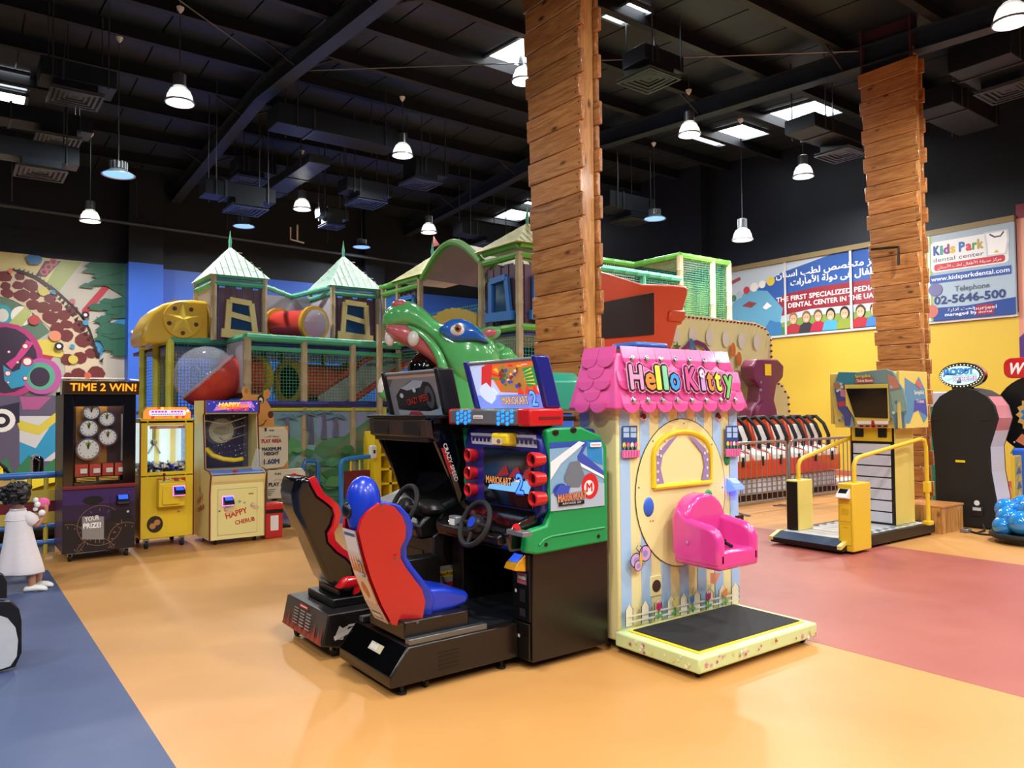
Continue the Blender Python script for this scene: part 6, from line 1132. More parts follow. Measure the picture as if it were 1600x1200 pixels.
Q.poly(ell(u_, v_, .01), '#e0559a'); Q.done('roof_lettering', rf)
ch_ = obj('chimney', MB().box(3.98, 4.22, 3.84, 4.02, 2.02, 2.075), 'chimney_blue', t, .01); obj('chimney_cap', MB().box(3.93, 4.27, 3.80, 4.06, 2.07, 2.115), 'chimney_blue', ch_, bevel=.02, seg=3)
# child seat
sx0, sx1, sy0, sy1, sz = 4.10, 4.53, 3.24, 3.64, .555
st_ = obj('seat', MB().box(sx0, sx1, sy0, sy1, sz, sz + .13), 'seat_pink', t, bevel=.03, seg=4)
bx_ = [(sx0, sz + .05), (sx1, sz + .05), (sx1, sz + .28)] + [((sx0 + sx1) / 2 + (sx1 - sx0) / 2 * math.cos(PI * i / 12), sz + .28 + .2 * math.sin(PI * i / 12)) for i in range(1, 12)] + [(sx0, sz + .28)]
obj('backrest', MB().prism(bx_, 'y', sy1 - .13, sy1 + .02), 'seat_pink', st_, bevel=.035, seg=4)
for x in (sx0 - .005, sx1 - .075):
    ar = [(sy0, sz + .02), (sy0, sz + .2), (sy0 + .03, sz + .26), (sy0 + .09, sz + .29), (sy1 - .12, sz + .32), (sy1 - .02, sz + .4), (sy1, sz + .02)]
    obj('armrest', MB().prism(ar, 'x', x, x + .08), 'seat_pink', st_, bevel=.03, seg=4)
obj('seat_buckle', MB().box(4.27, 4.33, 3.40, 3.47, sz + .13, sz + .17).box(4.28, 4.31, 3.34, 3.42, sz + .15, sz + .19), 'black', st_, .008); obj('belt_strap', MB().tube([(4.26, 3.5, sz + .14), (4.3, 3.44, sz + .19), (4.34, 3.38, sz + .15), (4.31, 3.3, sz + .14)], .012, 6), 'rubber', st_)
obj('seat_arm', MB().cyl((4.31, 3.64, .72), (4.31, 3.75, .72), .1, n=16), 'black', t); 
for q in ((4.098, 3.5, .72),): obj('seat_bolt', MB().cyl(q, (q[0] - .012, q[1], q[2]), .012, n=8), 'chrome', st_)
obj('seat_knob', MB().ball((4.3, 3.505, .79), (.016, .01, .016), 10, 6), 'maroon', st_)
# ================================================================== RIGHT-HAND SIDE
M('sb_yellow', '#e3bd2c', .38, coat=.15); M('sb_pale', '#dcc96a', .4); M('grit', '#2a3c56', .85, noise=.5, nscale=60); M('slat', '#c6c8d6', .35); M('benchwood_', '#8a5a34', .4)
# ---------------- step-on ticket game
t = thing('ticket_step_game', 'yellow step-on ticket game with white slatted tower and two handrails', 'arcade machine', (9.0, 5.05, 0))
pl = obj('platform', MB().prism([(7.92, .03), (7.9, .09), (8.06, .15), (10.1, .15), (10.1, .03)], 'y', 4.6, 5.5), 'black', t, .008)
obj('grip_ramp', MB().prism([(7.9, .092), (8.05, .152), (8.07, .152), (7.93, .09)], 'y', 4.66, 5.44), 'grit', pl); 
for y in (4.6, 5.46): obj('ramp_edge', MB().prism([(7.895, .06), (7.895, .1), (8.06, .158), (8.12, .158), (8.08, .13)], 'y', y - .004, y + .044), 'sb_pale', pl)
Q = Print((8.08, 4.66, .15), YA * -1, XA, step=.0008)
Q = Print((8.08, 5.44, .15), -YA, XA, step=.0008); Q.poly(rect(0, 0, .78, 1.9), '#c9ced2')
for k in range(8): Q.poly(rect(.1, .2 + k * .15, .68, .208 + k * .15), '#2a2a30')
for k in range(10): Q.poly(rect(.01, .1 + k * .17, .08, .17 + k * .17), '#2c3440'); Q.poly(rect(.7, .1 + k * .17, .77, .17 + k * .17), '#2c3440')
for k in range(3): Q.poly(rect(.1, .32 + k * .04, .68, .33 + k * .04), '#b09a90')
Q.done('tread_print', pl)
for x, y in ((8.1, 4.64), (9.0, 4.63), (10.0, 4.63), (8.1, 5.4)): caster(x, y, .018, t)
lp = obj('pillar', MB().box(8.2, 8.5, 5.3, 5.47, .15, .75), 'sb_pale', t, .01); box('pillar_front', 8.19, 8.2, 5.315, 5.455, .16, .73, 'black', lp)
rp = obj('pillar', MB().box(8.02, 8.4, 4.52, 4.7, .03, .78), 'sb_yellow', t, .012)
Q = Print(*side(8.018, 4.7, 0), step=.0006); Q.poly(rect(.02, .36, .16, .36 + .2), '#c9a51e'); Q.poly(rect(.024, .364, .156, .556), '#e6c02c'); Q.poly(rect(.05, .43, .13, .5), '#d2ac1e'); Q.poly(rect(.02, .1, .16, .33), '#c9a51e'); Q.poly(rect(.024, .104, .156, .326), '#e6c02c'); Q.poly(rect(.07, .29, .11, .295), '#8a7014'); Q.done('pillar_doors', rp)
card_reader((8.018, 4.61, .66), -XA, t, 'white', .13, None, 'screen')
TX = 9.45
hl = [atY(1248, 752, 5.38), atY(1249, 725, 5.38), atY(1256, 716, 5.38), atY(1275, 711, 5.38)]; obj('handrail', MB().tube([(8.33, 5.38, .74), (8.33, 5.38, .92), (8.37, 5.38, .98), (8.45, 5.38, 1.01), (9.6, 5.38, 1.24)], .025, 10), 'sb_yellow', t, smooth=True)
obj('handrail', MB().tube([(8.2, 4.6, .77), (8.2, 4.6, .97), (8.24, 4.6, 1.03), (8.32, 4.6, 1.06), (9.75, 4.6, 1.22), (9.86, 4.6, 1.2), (9.9, 4.6, 1.12), (9.92, 4.6, .14)], .025, 10), 'sb_yellow', t, smooth=True); box('rail_clamp', 9.88, 9.96, 4.57, 4.64, .55, .68, 'sb_yellow', t, .005); box('rail_foot', 9.86, 9.98, 4.56, 4.65, .14, .19, 'sb_yellow', t, .005)
tw_ = box('tower', TX, 9.92, 4.76, 5.34, .15, 1.4, 'sb_pale', t, .01)
box('tower_face', TX - .01, TX, 4.77, 5.33, .15, 1.4, 'black', t)
for k in range(7): box('white_slat', TX - .03, TX - .01, 4.81, 5.29, .18 + k * .142, .305 + k * .142, 'slat', t, .004)
box('speaker_panel', TX - .025, TX - .01, 4.79, 5.31, 1.19, 1.38, 'sb_yellow', t, .004)
for y in (4.9, 5.2): box('speaker', TX - .045, TX - .024, y - .055, y + .055, 1.24, 1.36, 'black', t, .008)
HX = 9.3
hd_ = obj('monitor_head', MB().prism([(HX + .06, 1.36), (HX - .02, 2.06), (9.95, 2.06), (9.95, 1.36)], 'y', 4.68, 5.5), 'sb_pale', t, .01)
box('head_panel', HX - .02, 9.98, 4.6, 4.64, 1.36, 2.06, 'sb_pale', t, .005); box('head_panel', HX + .1, 9.9, 5.54, 5.58, 1.4, 2.06, 'sb_pale', t, .005)
vdir = Vector((-.08, 0, .7)).normalized()
ks = lambda a, b: (1290 + a * .1167, 560 + b * .1167)
def hpz(L): return [(5.5 - p.y, p.z - 1.36) for p in (atX(*ks(a, b), HX - .03) for a, b in L)]
outl = [(190, 175), (420, 180), (640, 155), (830, 140), (910, 170), (990, 330), (1030, 400), (1060, 600), (1060, 700), (1030, 760), (1030, 930), (900, 950), (870, 800), (830, 780), (380, 780), (330, 720), (350, 900), (300, 930), (230, 910), (220, 760), (150, 680), (150, 560), (110, 420), (130, 320)]
bz_ = hpz(outl); m = MB()
P3 = lambda u, v, d: Vector((HX + .055, 5.5, 1.36)) + (-YA) * u + vdir * v + (-YA).cross(vdir) * d
m.add([P3(u, v, .0) for u, v in bz_] + [P3(u, v, .03) for u, v in bz_], [tuple(range(len(bz_))), tuple(range(len(bz_), 2 * len(bz_)))[::-1]] + [(i, (i + 1) % len(bz_), len(bz_) + (i + 1) % len(bz_), len(bz_) + i) for i in range(len(bz_))]); fc = obj('bezel_cutout', m, M('seablue', '#6a94a0', .4), t)
Q = Print(P3(0, 0, .031), -YA, vdir, step=.0008)
pz = lambda L: hpz(L)
Q.poly(bz_, '#7a9a9c'); Q.poly(pz([(190, 180), (420, 185), (400, 330), (260, 340), (150, 290)]), '#3f8a9c'); Q.poly(pz([(120, 330), (260, 340), (300, 600), (340, 720), (300, 900), (230, 900), (220, 760), (150, 660)]), '#4a4f8c'); Q.poly(pz([(200, 400), (290, 420), (290, 520), (200, 500)]), '#c87a9a'); Q.poly(pz([(150, 580), (300, 560), (310, 620), (170, 640)]), '#b8464a'); Q.poly(pz([(110, 320), (250, 350), (240, 400), (120, 400)]), '#a87a5a')
Q.poly(pz([(840, 200), (960, 250), (1000, 380), (860, 420)]), '#c98a74'); Q.poly(pz([(860, 440), (1040, 400), (1060, 700), (900, 720)]), '#8fb0a0'); Q.poly(pz([(900, 720), (1040, 720), (1030, 930), (910, 940)]), '#5a7a94')
for k in range(10): q = random.Random(k + 40); Q.poly(ell(*pz([(q.choice([q.uniform(160, 300), q.uniform(880, 1020)]), q.uniform(220, 850))])[0], .02, n=10), q.choice(['#a8c8cc', '#5a86a0', '#c8d8c0']))
Q.poly(pz([(270, 345), (850, 330), (845, 830), (390, 830), (270, 600)]), '#dcc85a'); p = pz([(520, 245)])[0]; Q.text('SpongeBob', p[0], p[1], .04, '#2a4a3a', w=.2, off=.08); Q.text('SpongeBob', p[0], p[1], .04, '#e8e06a', w=.2, off=.02); p = pz([(540, 310)])[0]; Q.poly(pz([(415, 260), (665, 250), (665, 315), (415, 325)]), '#b05a54'); Q.text('Ticket Boom', p[0], p[1] + .005, .035, '#f0e4e0', w=.21, off=.02)
Q.poly(pz([(400, 830), (830, 830), (825, 875), (410, 875)]), '#e8e6e2'); Q.poly(pz([(410, 878), (825, 875), (822, 925), (415, 930)]), '#b07a52'); Q.poly(pz([(600, 825), (635, 825), (650, 900), (617, 935), (595, 900)]), '#b02828')
for k in range(5): Q.poly(pz([(440 + k * 80, 890), (490 + k * 80, 890), (490 + k * 80, 910), (440 + k * 80, 910)]), '#1a1414')
Q.done('bezel_print', fc)
sq = pz([(290, 395), (835, 385), (825, 795), (385, 780)]); m = MB(); m.add([P3(u, v, .045) for u, v in sq] + [P3(u, v, .06) for u, v in sq], [(0, 1, 2, 3), (4, 5, 6, 7)[::-1]] + [(i, (i + 1) % 4, 4 + (i + 1) % 4, 4 + i) for i in range(4)]); obj('screen', m, 'screen', t)
Q = Print(*front(HX, 4.599, 0), step=.0008); Q.poly([(.08, 1.42), (.1, 1.98), (.35, 1.9), (.45, 2.0), (.6, 1.85), (.66, 1.5), (.56, 1.42), (.42, 1.58), (.3, 1.55), (.2, 1.42)], '#5a8fb0'); Q.poly([(.3, 1.55), (.42, 1.58), (.66, 1.5), (.62, 1.72), (.32, 1.7)], '#4a55a8'); Q.text('SpongeBob', .45, 1.78, .05, '#e8e4e0', w=.25, off=.02); Q.text('Ticket', .47, 1.67, .045, '#e8d0d8', w=.2, off=.02); Q.poly([(.35, 1.9), (.5, 1.84), (.52, 1.9), (.4, 1.96)], '#c86a6a'); Q.done('side_print', t)
# ---------------- wooden box seat
c0 = G(1472, 835); bw = thing('wooden_box_seat', 'low brown wooden box seat beside the farther plank column', 'box seat', (c0.x + .3, c0.y + .25, 0))
for k in range(4): box('top_plank', c0.x + k * .155, c0.x + k * .155 + .15, c0.y - .01, c0.y + .56, .325, .35, 'plank_y', bw, .004)
for k in range(6): box('side_plank', c0.x + .01 + k * .1, c0.x + .105 + k * .1, c0.y, c0.y + .02, 0, .325, 'plank_z', bw, .003)
for k in range(5): box('side_plank', c0.x, c0.x + .02, c0.y + .02 + k * .105, c0.y + .12 + k * .105, 0, .325, 'plank_z', bw, .003)
# ---------------- jackpot cabinet seen from behind
JX = 10.98
t = thing('jackpot_machine', 'black back of a keyhole-shaped jackpot machine with lit oval sign', 'arcade machine', (JX + .3, 4.62, 0)); kb = lambda a, b: (1400 + a / 3.53, 540 + b / 3.53)
jo = yz(JX, [kb(*q) for q in [(220, 860), (372, 865), (372, 1005), (545, 1018), (548, 850), (520, 700), (512, 560), (540, 470), (560, 400), (540, 330), (500, 280), (440, 245), (370, 232), (300, 245), (240, 280), (205, 330), (190, 400), (195, 480), (205, 560), (215, 680)]])
jo = [(y, z) for y, z in jo if True]; jo[0] = (jo[0][0], .03); jo[1] = (jo[1][0], .03); jo[2] = (jo[2][0], .03); jo[3] = (jo[3][0], .03)
obj('cabinet', MB().prism(jo, 'x', JX, JX + .5), M('mattblack', '#08090c', .65), t, .01)
for (a, b), c in zip([(jo[i], jo[i + 1]) for i in range(3, 10)], ['M', 'white', 'white', 'white', 'rose', 'rose', 'rose']):
    m = 'slat' if c in 'white' or c == 'M' else M('rose', '#c07a84', .35); 
    obj('edge_strip', MB().add([(JX + .04, a[0] - .004, a[1]), (JX + .46, a[0] - .004, a[1]), (JX + .46, b[0] - .004, b[1]), (JX + .04, b[0] - .004, b[1])], [(0, 1, 2, 3)]), m, t)
box('foot_plate', JX + .02, JX + .48, jo[2][0] - .3, jo[2][0] + .3, 0, .04, 'black', t)
p = atX(*kb(355, 638), JX); box('rating_label', JX - .004, JX, p.y - .06, p.y + .06, p.z - .015, p.z + .015, 'yellow', t); p = atX(*kb(450, 905), JX); box('power_inlet', JX - .02, JX, p.y - .07, p.y + .07, p.z - .08, p.z + .04, 'dark', t, .004); p2 = atX(*kb(446, 868), JX); obj('round_sticker', MB().cyl((JX - .003, p2.y, p2.z), (JX, p2.y, p2.z), .035, n=14), 'white', t); box('inlet_label', JX - .024, JX - .02, p.y - .05, p.y + .05, p.z - .01, p.z + .03, 'slat', t)
for a in (215, 490): q = atX(*kb(a, 405), JX); box('carry_slot', JX - .006, JX, q.y - .055, q.y + .055, q.z - .02, q.z + .02, 'rubber', t)
p = atX(1504, 587, JX + .1); ov = obj('oval_sign', MB().loft([[Vector((x_, p.y + .29 * math.cos(2 * PI * i / 32), p.z + .175 * math.sin(2 * PI * i / 32))) for i in range(32)] for x_ in (JX + .06, JX + .16)]), 'chrome', t, smooth=True)
Q = Print(*side(JX + .059, p.y, p.z), step=.001); Q.poly(ell(0, 0, .28, .165, 32), '#20201c')
for k in range(36): a_ = k * 2 * PI / 36; Q.poly(ell(.262 * math.cos(a_), .148 * math.sin(a_), .009, n=6), '#f0ead0')
Q.poly(ell(0, 0, .24, .13, 32), '#bfe6ee'); 
for k in range(7): a_ = k * .9; Q.poly([(0, 0), (.22 * math.cos(a_), .11 * math.sin(a_)), (.2 * math.cos(a_ + .3), .1 * math.sin(a_ + .3))], '#2a4a68' if k % 2 else '#8ad0c8')
Q.text('JACKPOT', -.02, .02, .075, '#0c2a50', w=.38, off=.06); Q.text('JACKPOT', -.02, .02, .075, '#2f8fe0', w=.38, off=.01); Q.text('XTREME', .06, -.075, .065, '#3a2a4a', w=.3, off=.06); Q.text('XTREME', .06, -.075, .065, '#e8d0f0', w=.3, off=.01); Q.done('sign_print', ov, 'backlit'); box('sign_neck', JX + .05, JX + .15, p.y - .12, p.y + .12, p.z - .22, p.z - .14, 'black', t)
cb_ = tag(obj('power_cable', MB().tube([atX(*kb(480, 985), JX - .03), G(*kb(490, 1020), .015), G(*kb(440, 1035), .012), G(*kb(410, 1025), .012), G(*kb(470, 1040), .012), G(*kb(580, 1048), .012), G(*kb(700, 1050), .012)], .012, 6), 'rubber', smooth=True), 'black power cable trailing on the floor behind the jackpot machine', 'cable')
pg = thing('plug_adapter', 'small grey power adapter on the floor by the cable', 'adapter', G(*kb(385, 1030))); q = pg.location; obj('body', MB().box(q.x - .06, q.x + .06, q.y - .05, q.y + .05, 0, .05), 'silver', pg, .012); obj('socket', MB().cyl((q.x, q.y, .05), (q.x, q.y, .056), .025, n=12), 'black', pg)
# printed yellow panel behind the jackpot machine
q = G(1553, 800); t = thing('printed_panel', 'slim yellow and grey patterned panel right behind the jackpot machine', 'panel', (11.6, 4.25, 0)); box('board', 11.5, 11.74, 4.2, 4.24, .03, .95, 'sb_yellow', t); box('foot', 11.5, 11.74, 4.15, 4.3, 0, .03, 'black', t)
Q = Print(*front(11.5, 4.199, 0), step=.001); Q.poly(rect(.02, .05, .24, .93), '#b9b07a')
for k in range(8): Q.poly([(.03 + .02 * (k % 3), .1 + k * .1), (.22, .12 + k * .1), (.13, .2 + k * .1)], '#d8c23a' if k % 2 else '#6a6f7a')
Q.done('pattern_print', t)
# teal cabinet edge between column and jackpot machine
t = thing('green_machine', 'green machine edge showing between the farther column and the jackpot machine', 'arcade machine', (13.0, 5.75, 0)); box('cabinet', 12.8, 13.3, 5.4, 6.1, .05, 1.6, 'teal', t, .02); box('plinth', 12.82, 13.28, 5.42, 6.08, 0, .05, 'black', t); box('top_cap', 12.78, 13.32, 5.38, 6.12, 1.6, 1.85, 'slat', t, .02)
# prize wheel machine at the right edge
t = thing('wheel_machine', 'blue wheel machine with red script sign, cut off by the right picture edge', 'arcade machine', (12.0, 3.55, 0)); wx = 11.8; cwy = atX(1624, 650, wx).y; cz = atX(1610, 648, wx).z
obj('wheel_disc', MB().cyl((wx, cwy, cz), (wx + .12, cwy, cz), .5, n=40), 'navy', t, smooth=True); obj('wheel_rim', MB().lathe([(.5, -.02), (.535, -.02), (.535, .14), (.5, .14)], (wx, cwy, cz), XA, 40), 'black', t, smooth=True)
Q = Print(*side(wx - .001, cwy, cz), step=.001)
for k in range(14): a_ = k * 2 * PI / 14; Q.poly([(.33 * math.cos(a_), .33 * math.sin(a_)), (.46 * math.cos(a_), .46 * math.sin(a_)), (.46 * math.cos(a_ + .3), .46 * math.sin(a_ + .3)), (.33 * math.cos(a_ + .3), .33 * math.sin(a_ + .3))], ['#8c2a5a', '#c87a5a', '#2a2a70', '#b8a8c0'][k % 4]); Q.poly(ell(.48 * math.cos(a_), .48 * math.sin(a_), .012, n=6), '#e8e0d0')
Q.poly(star(0, 0, .27, .85, 16), '#c8a05a'); Q.poly(star(0, 0, .22, .8, 14), '#2a7ac0'); Q.poly(ell(0, 0, .14), '#e8e0e8'); Q.done('wheel_print', t)
sg = obj('script_sign', MB().prism(rrect(cwy - .5, cz + .5, cwy + .4, cz + .78, .1), 'x', wx - .05, wx + .02), 'red', t, .01); Q = Print(*side(wx - .051, cwy + .4, cz + .5), step=.001); Q.text('W', .14, .06, .15, '#f4f0f0', w=.17, off=.03, shear=.25); Q.done('sign_print', sg)
box('cabinet', wx - .05, wx + .5, cwy - .45, cwy + .33, .06, 1.05, 'wall_blue', t, .05, seg=3); box('plinth', wx, wx + .45, cwy - .4, cwy + .28, 0, .06, 'black', t); box('neck', wx + .12, wx + .3, cwy - .2, cwy + .2, 1.0, 1.6, 'navy', t); obj('side_horn', MB().cyl((wx + .1, cwy + .34, .95), (wx + .1, cwy + .3, 1.1), .06, .02, 12), 'green', t, smooth=True)
# blue bumper ride at the right edge
q = G(1612, 848); t = thing('blue_kiddie_car', 'shiny blue bubbly kiddie car cut off at the right picture edge', 'kiddie ride', (q.x, q.y, 0)); M('bubble_blue', '#1f86d8', .12, coat=.8)
obj('body', MB().ball((q.x, q.y, .24), (.34, .3, .2), 24, 14), 'bubble_blue', t, smooth=True)
for dx, dy, dz, r in ((-.2, .18, .3, .12), (-.28, .0, .26, .14), (-.1, .22, .38, .13), (-.15, -.05, .4, .14), (-.25, .2, .2, .12), (.1, .1, .4, .15), (.1, -.2, .3, .15)): obj('bubble', MB().ball((q.x + dx, q.y + dy, dz), r, 18, 12), 'bubble_blue', t, smooth=True)
obj('bumper', MB().tube([(q.x - .36, q.y + .36 * math.cos(a), .1 + .0 * a) if False else (q.x + .42 * math.cos(2 * PI * i / 24), q.y + .4 * math.sin(2 * PI * i / 24), .09) for i, a in enumerate(range(24))], .035, 8, closed=True), 'rubber', t, smooth=True); obj('chassis', MB().cyl((q.x, q.y, 0), (q.x, q.y, .1), .36, n=24), 'black', t)
# ---------------- crowd barriers
M('galv', '#a9aaac', .3, .85)
def barrier(p0, p1, label, z=1.08, group=None):
    p0, p1 = Vector((p0[0], p0[1], 0)), Vector((p1[0], p1[1], 0)); t = thing('crowd_barrier', label, 'barrier', (p0 + p1) / 2, group); d = (p1 - p0); L = d.length; d.normalize(); n = Vector((-d.y, d.x, 0))
    obj('frame', MB().tube([p0 + ZA * .02, p0 + ZA * (z - .1), p0 + ZA * (z - .02) + d * .04, p0 + ZA * z + d * .12, p1 + ZA * z - d * .12, p1 + ZA * (z - .02) - d * .04, p1 + ZA * (z - .1), p1 + ZA * .02], .022, 8), 'galv', t, smooth=True)
    obj('bottom_rail', MB().cyl(p0 + ZA * .16, p1 + ZA * .16, .016, n=8), 'galv', t, smooth=True)
    k = int(L / .13)
    for i in range(1, k): q = p0 + d * (L * i / k); obj('upright_bar', MB().cyl(q + ZA * .16, q + ZA * (z - .01), .009, n=6), 'galv', t)
    for f in (.02, .98): q = p0 + d * (L * f); obj('foot', MB().tube([q - n * .25 + ZA * .012, q + ZA * .03, q + n * .25 + ZA * .012], .014, 6), 'galv', t)
g0, g1, g2 = G(1150, 812), G(1232, 797), G(1336, 782)
b0 = Vector((9.6, 7.3, 0)); b1 = atY(1231, 790, 7.28); b2 = atY(1332, 775, 7.28)
barrier((b0.x, 7.28), (b1.x, 7.28), 'galvanised crowd barrier nearest the pink-roofed ride'); barrier((b1.x + .07, 7.28), (b2.x, 7.28), 'galvanised crowd barrier nearest the slatted ticket game')
# ---------------- swinging seat ride with backdrop
M('ride_orange', '#d2481f', .3, coat=.4); M('ride_grey', '#8f9094', .5, noise=.2, nscale=12); M('plum', '#6c2548', .3, coat=.4); M('dotcream', '#d9d39a', .5); M('blacksheet', '#14181f', .3)
t = thing('swing_seat_ride', 'swinging ride with a row of orange and white seats under shoulder bars', 'ride', (12.4, 8.5, 0))
sx = lambda px: atY(px, 700, 8.2).x
x0, x1 = 9.9, atY(1299, 720, 8.2).x
obj('seat_tub', MB().prism([(8.0, .42), (8.0, .72), (8.1, .8), (8.75, .8), (8.75, .42)], 'x', x0, x1), 'ride_orange', t, .03, seg=3)
obj('skirt', MB().box(x0 + .05, x1 - .1, 8.08, 8.7, .12, .42), 'ride_grey', t, .01)
for i in range(int((x1 - x0) / .14)): 
    for j in range(3): box('skirt_plate', x0 + .12 + i * .14, x0 + .22 + i * .14, 8.07, 8.081, .16 + j * .085, .22 + j * .085, 'slat', t)
box('base_frame', x0, x1 + 1.2, 8.2, 9.0, 0, .1, 'oxide', t); box('base_step', x1 - .2, x1 + 1.2, 8.1, 8.5, .1, .18, 'slat', t, .01)
ns = 7; sw = (x1 - x0 - .1) / ns
for i in range(ns):
    a = x0 + .08 + i * sw; b = a + sw - .06; c = (a + b) / 2
    s_ = obj('seat_back', MB().prism([(8.42, .75), (8.36, 1.0), (8.5, 1.42), (8.68, 1.42), (8.7, .75)], 'x', a, b), 'ride_orange', t, .03, seg=2)
    obj('seat_pad', MB().prism([(8.38, .76), (8.33, 1.0), (8.45, 1.3), (8.5, 1.3), (8.45, .76)], 'x', a + .07, b - .07), 'white', s_, .02)
    obj('seat_front', MB().prism([(7.99, .7), (8.0, .82), (8.2, .92), (8.4, .84), (8.4, .7)], 'x', a + .03, b - .03), 'white', s_, .03, seg=2)
    obj('red_piping', MB().tube([(a + .06, 8.32, 1.0), (c, 8.1, .9), (b - .06, 8.0, .84)], .012, 6), 'red', s_)
    for xx in (a + .1, b - .1): obj('shoulder_bar', MB().tube([(xx, 8.55, 1.4), (xx, 8.4, 1.44), (xx, 8.24, 1.3), (xx, 8.14, 1.08), (xx, 8.16, .9)], .035, 8), 'rubber', s_, smooth=True)
    obj('grab_handle', MB().tube([(a + .1, 8.42, 1.46), (b - .1, 8.42, 1.46)], .018, 6), 'chrome', s_)
    obj('belt_strap', MB().box(c - .025, c + .025, 7.975, 7.99, .62, .78), 'rubber', s_)
# maroon swing arm
ay = 9.0; arm = xz(ay, [(1166, 572), (1172, 562), (1205, 562), (1215, 572), (1214, 590), (1204, 602), (1200, 625), (1204, 640), (1206, 662), (1160, 662), (1164, 640), (1176, 625), (1178, 605), (1168, 592)])
am = obj('swing_arm', MB().prism(arm, 'y', ay - .15, ay + .15), 'plum', t, .03, seg=2); p = atY(1200, 577, ay - .16); box('notice', p.x - .1, p.x + .1, ay - .165, ay - .155, p.z - .12, p.z + .1, 'yellow', am); p = atY(1182, 652, ay); obj('pivot_drum', MB().cyl((p.x, ay - .25, p.z), (p.x, ay + .2, p.z), .3, n=24), 'plum', am, smooth=True)
for zz in (1.95, 2.1): obj('arm_bolt', MB().cyl((12.5, ay - .17, zz), (12.5, ay - .15, zz), .03, n=8), 'chrome', am)
# backdrop
by = 9.4
bd = thing('ride_backdrop', 'cream backdrop board with pale dots edged with small red bulbs', 'backdrop', (11.5, by, 0))
bo = [(9.2, 0), (9.2, atY(1062, 490, by).z)] + [(p.x, p.z) for p in (atY(a, b, by) for a, b in ((1120, 497), (1180, 504), (1196, 511), (1205, 528), (1206, 590), (1222, 600), (1232, 618), (1234, 650)))] + [(atY(1234, 650, by).x, 0)]
board = obj('board', MB().prism(bo, 'y', by, by + .12), 'dotcream', bd)
Q = Print(*front(0, by - .001, 0), step=.002)
for i in range(10):
    for j in range(4):
        p = (9.75 + i * .48, 3.0 - j * .72 - i * .01)
        if p[0] < bo[-2][0] - .3 and (p[1] < 2.0 or p[0] < bo[6][0] - .3): Q.poly(ell(p[0], p[1], .11, .16), '#cfcdc0')
fb_ = fp(by, 0); cq = lambda a, b: (920 + a / 5, 380 + b / 5); Q.poly(stroke(fb_([cq(*q) for q in ((700, 850), (760, 790), (820, 775), (880, 800), (920, 860))]), .09), '#6a2a5a'); Q.poly(fb_([cq(*q) for q in ((760, 860), (765, 745), (785, 750), (830, 860), (800, 860), (780, 800), (785, 860))]), '#3a6a9a'); Q.poly(fb_([cq(*q) for q in ((890, 860), (905, 820), (925, 860))]), '#3a6a9a'); Q.poly(star(*fb_([cq(665, 815)])[0], .12, .4), '#3a6a3a')
for a, b in ((1102, 835), (1148, 905)): Q.poly(ell(*fb_([cq(a, b)])[0], .08, .14), '#c8682a')
Q.done('dot_print', board)
for i in range(1, len(bo) - 2):
    a, b = Vector((bo[i][0], by - .02, bo[i][1])), Vector((bo[i + 1][0], by - .02, bo[i + 1][1])); n = max(1, int((b - a).length / .11))
    for k in range(n): p = a + (b - a) * (k / n); obj('edge_bulb', MB().ball(p + Vector((-.03, 0, -.04)), .025, 8, 6), 'maroon', board)
for x in (9.5, 13.8): box('prop', x, x + .1, by + .12, by + .6, 0, .08, 'black', bd)
# orange signboard hull above the ride
oy_ = 8.9
hl_ = thing('orange_hull_sign', 'big orange boat-shaped housing with a black panel above the ride', 'ride housing', (10.0, 9.0, 0)); 
hu = xz(oy_, [cq(*q) for q in [(-60, 200), (100, 215), (420, 315), (660, 322), (760, 330), (783, 360), (778, 400), (745, 520), (745, 600), (735, 635), (700, 640), (660, 810), (560, 830), (380, 830), (-60, 830)]])
obj('hull', MB().prism(hu, 'y', oy_, oy_ + .45), 'ride_orange', hl_, bevel=.06, seg=3)
pb = xz(oy_, [cq(*q) for q in [(-40, 490), (500, 385), (503, 715), (-40, 760)]]); obj('black_panel', MB().prism(pb, 'y', oy_ - .03, oy_), 'blacksheet', hl_, .004)
obj('hull_step', MB().prism(xz(oy_, [cq(*q) for q in [(620, 525), (745, 525), (745, 600), (700, 620), (610, 610)]]), 'y', oy_ - .04, oy_ + .3), 'ride_orange', hl_, .03, seg=2)
for a, b in ((9.2, 9.2), (10.1, 9.2)): box('support_leg', a, a + .12, oy_ + .15, oy_ + .3, 0, 2.7, 'ride_orange', hl_)
# ================================================================== BANNER ON THE RIGHT WALL
BX = XR - .04
b0 = atX(1138, 424, BX); b1 = atX(1592, 343, BX); BZ0, BZ1, BY0 = 3.42, 5.25, b0.y
t = thing('advertising_banner', 'long dental-centre advertising banner above the yellow wall', 'banner', (BX, (BY0 + 6.05) / 2, BZ0))
box('frame_bar', BX - .06, BX + .03, 6.04, BY0 + .05, BZ1, BZ1 + .12, M('brass', '#8a7a54', .5), t); box('frame_bar', BX - .03, BX + .03, 6.04, BY0 + .05, BZ0 - .05, BZ0, 'slat', t)
k2 = lambda a, b: (1130 + a / 3.404, 340 + b / 3.404)
def bp(L): return [(BY0 - p.y, p.z) for p in (atX(*k2(a, b), BX) for a, b in L)]
W_ = BY0 - 6.05
for a, b in ((0, bp([(335, 400)])[0][0]), (bp([(335, 400)])[0][0] + .02, bp([(685, 400)])[0][0]), (bp([(685, 400)])[0][0] + .02, bp([(1050, 400)])[0][0]), (bp([(1050, 400)])[0][0] + .02, W_)): box('banner_panel', BX, BX + .03, BY0 - b, BY0 - a, BZ0, BZ1, 'slat', t)
Q = Print((BX, BY0, 0), -YA, ZA, step=.0007); xs = bp([(1088, 300)])[0][0]
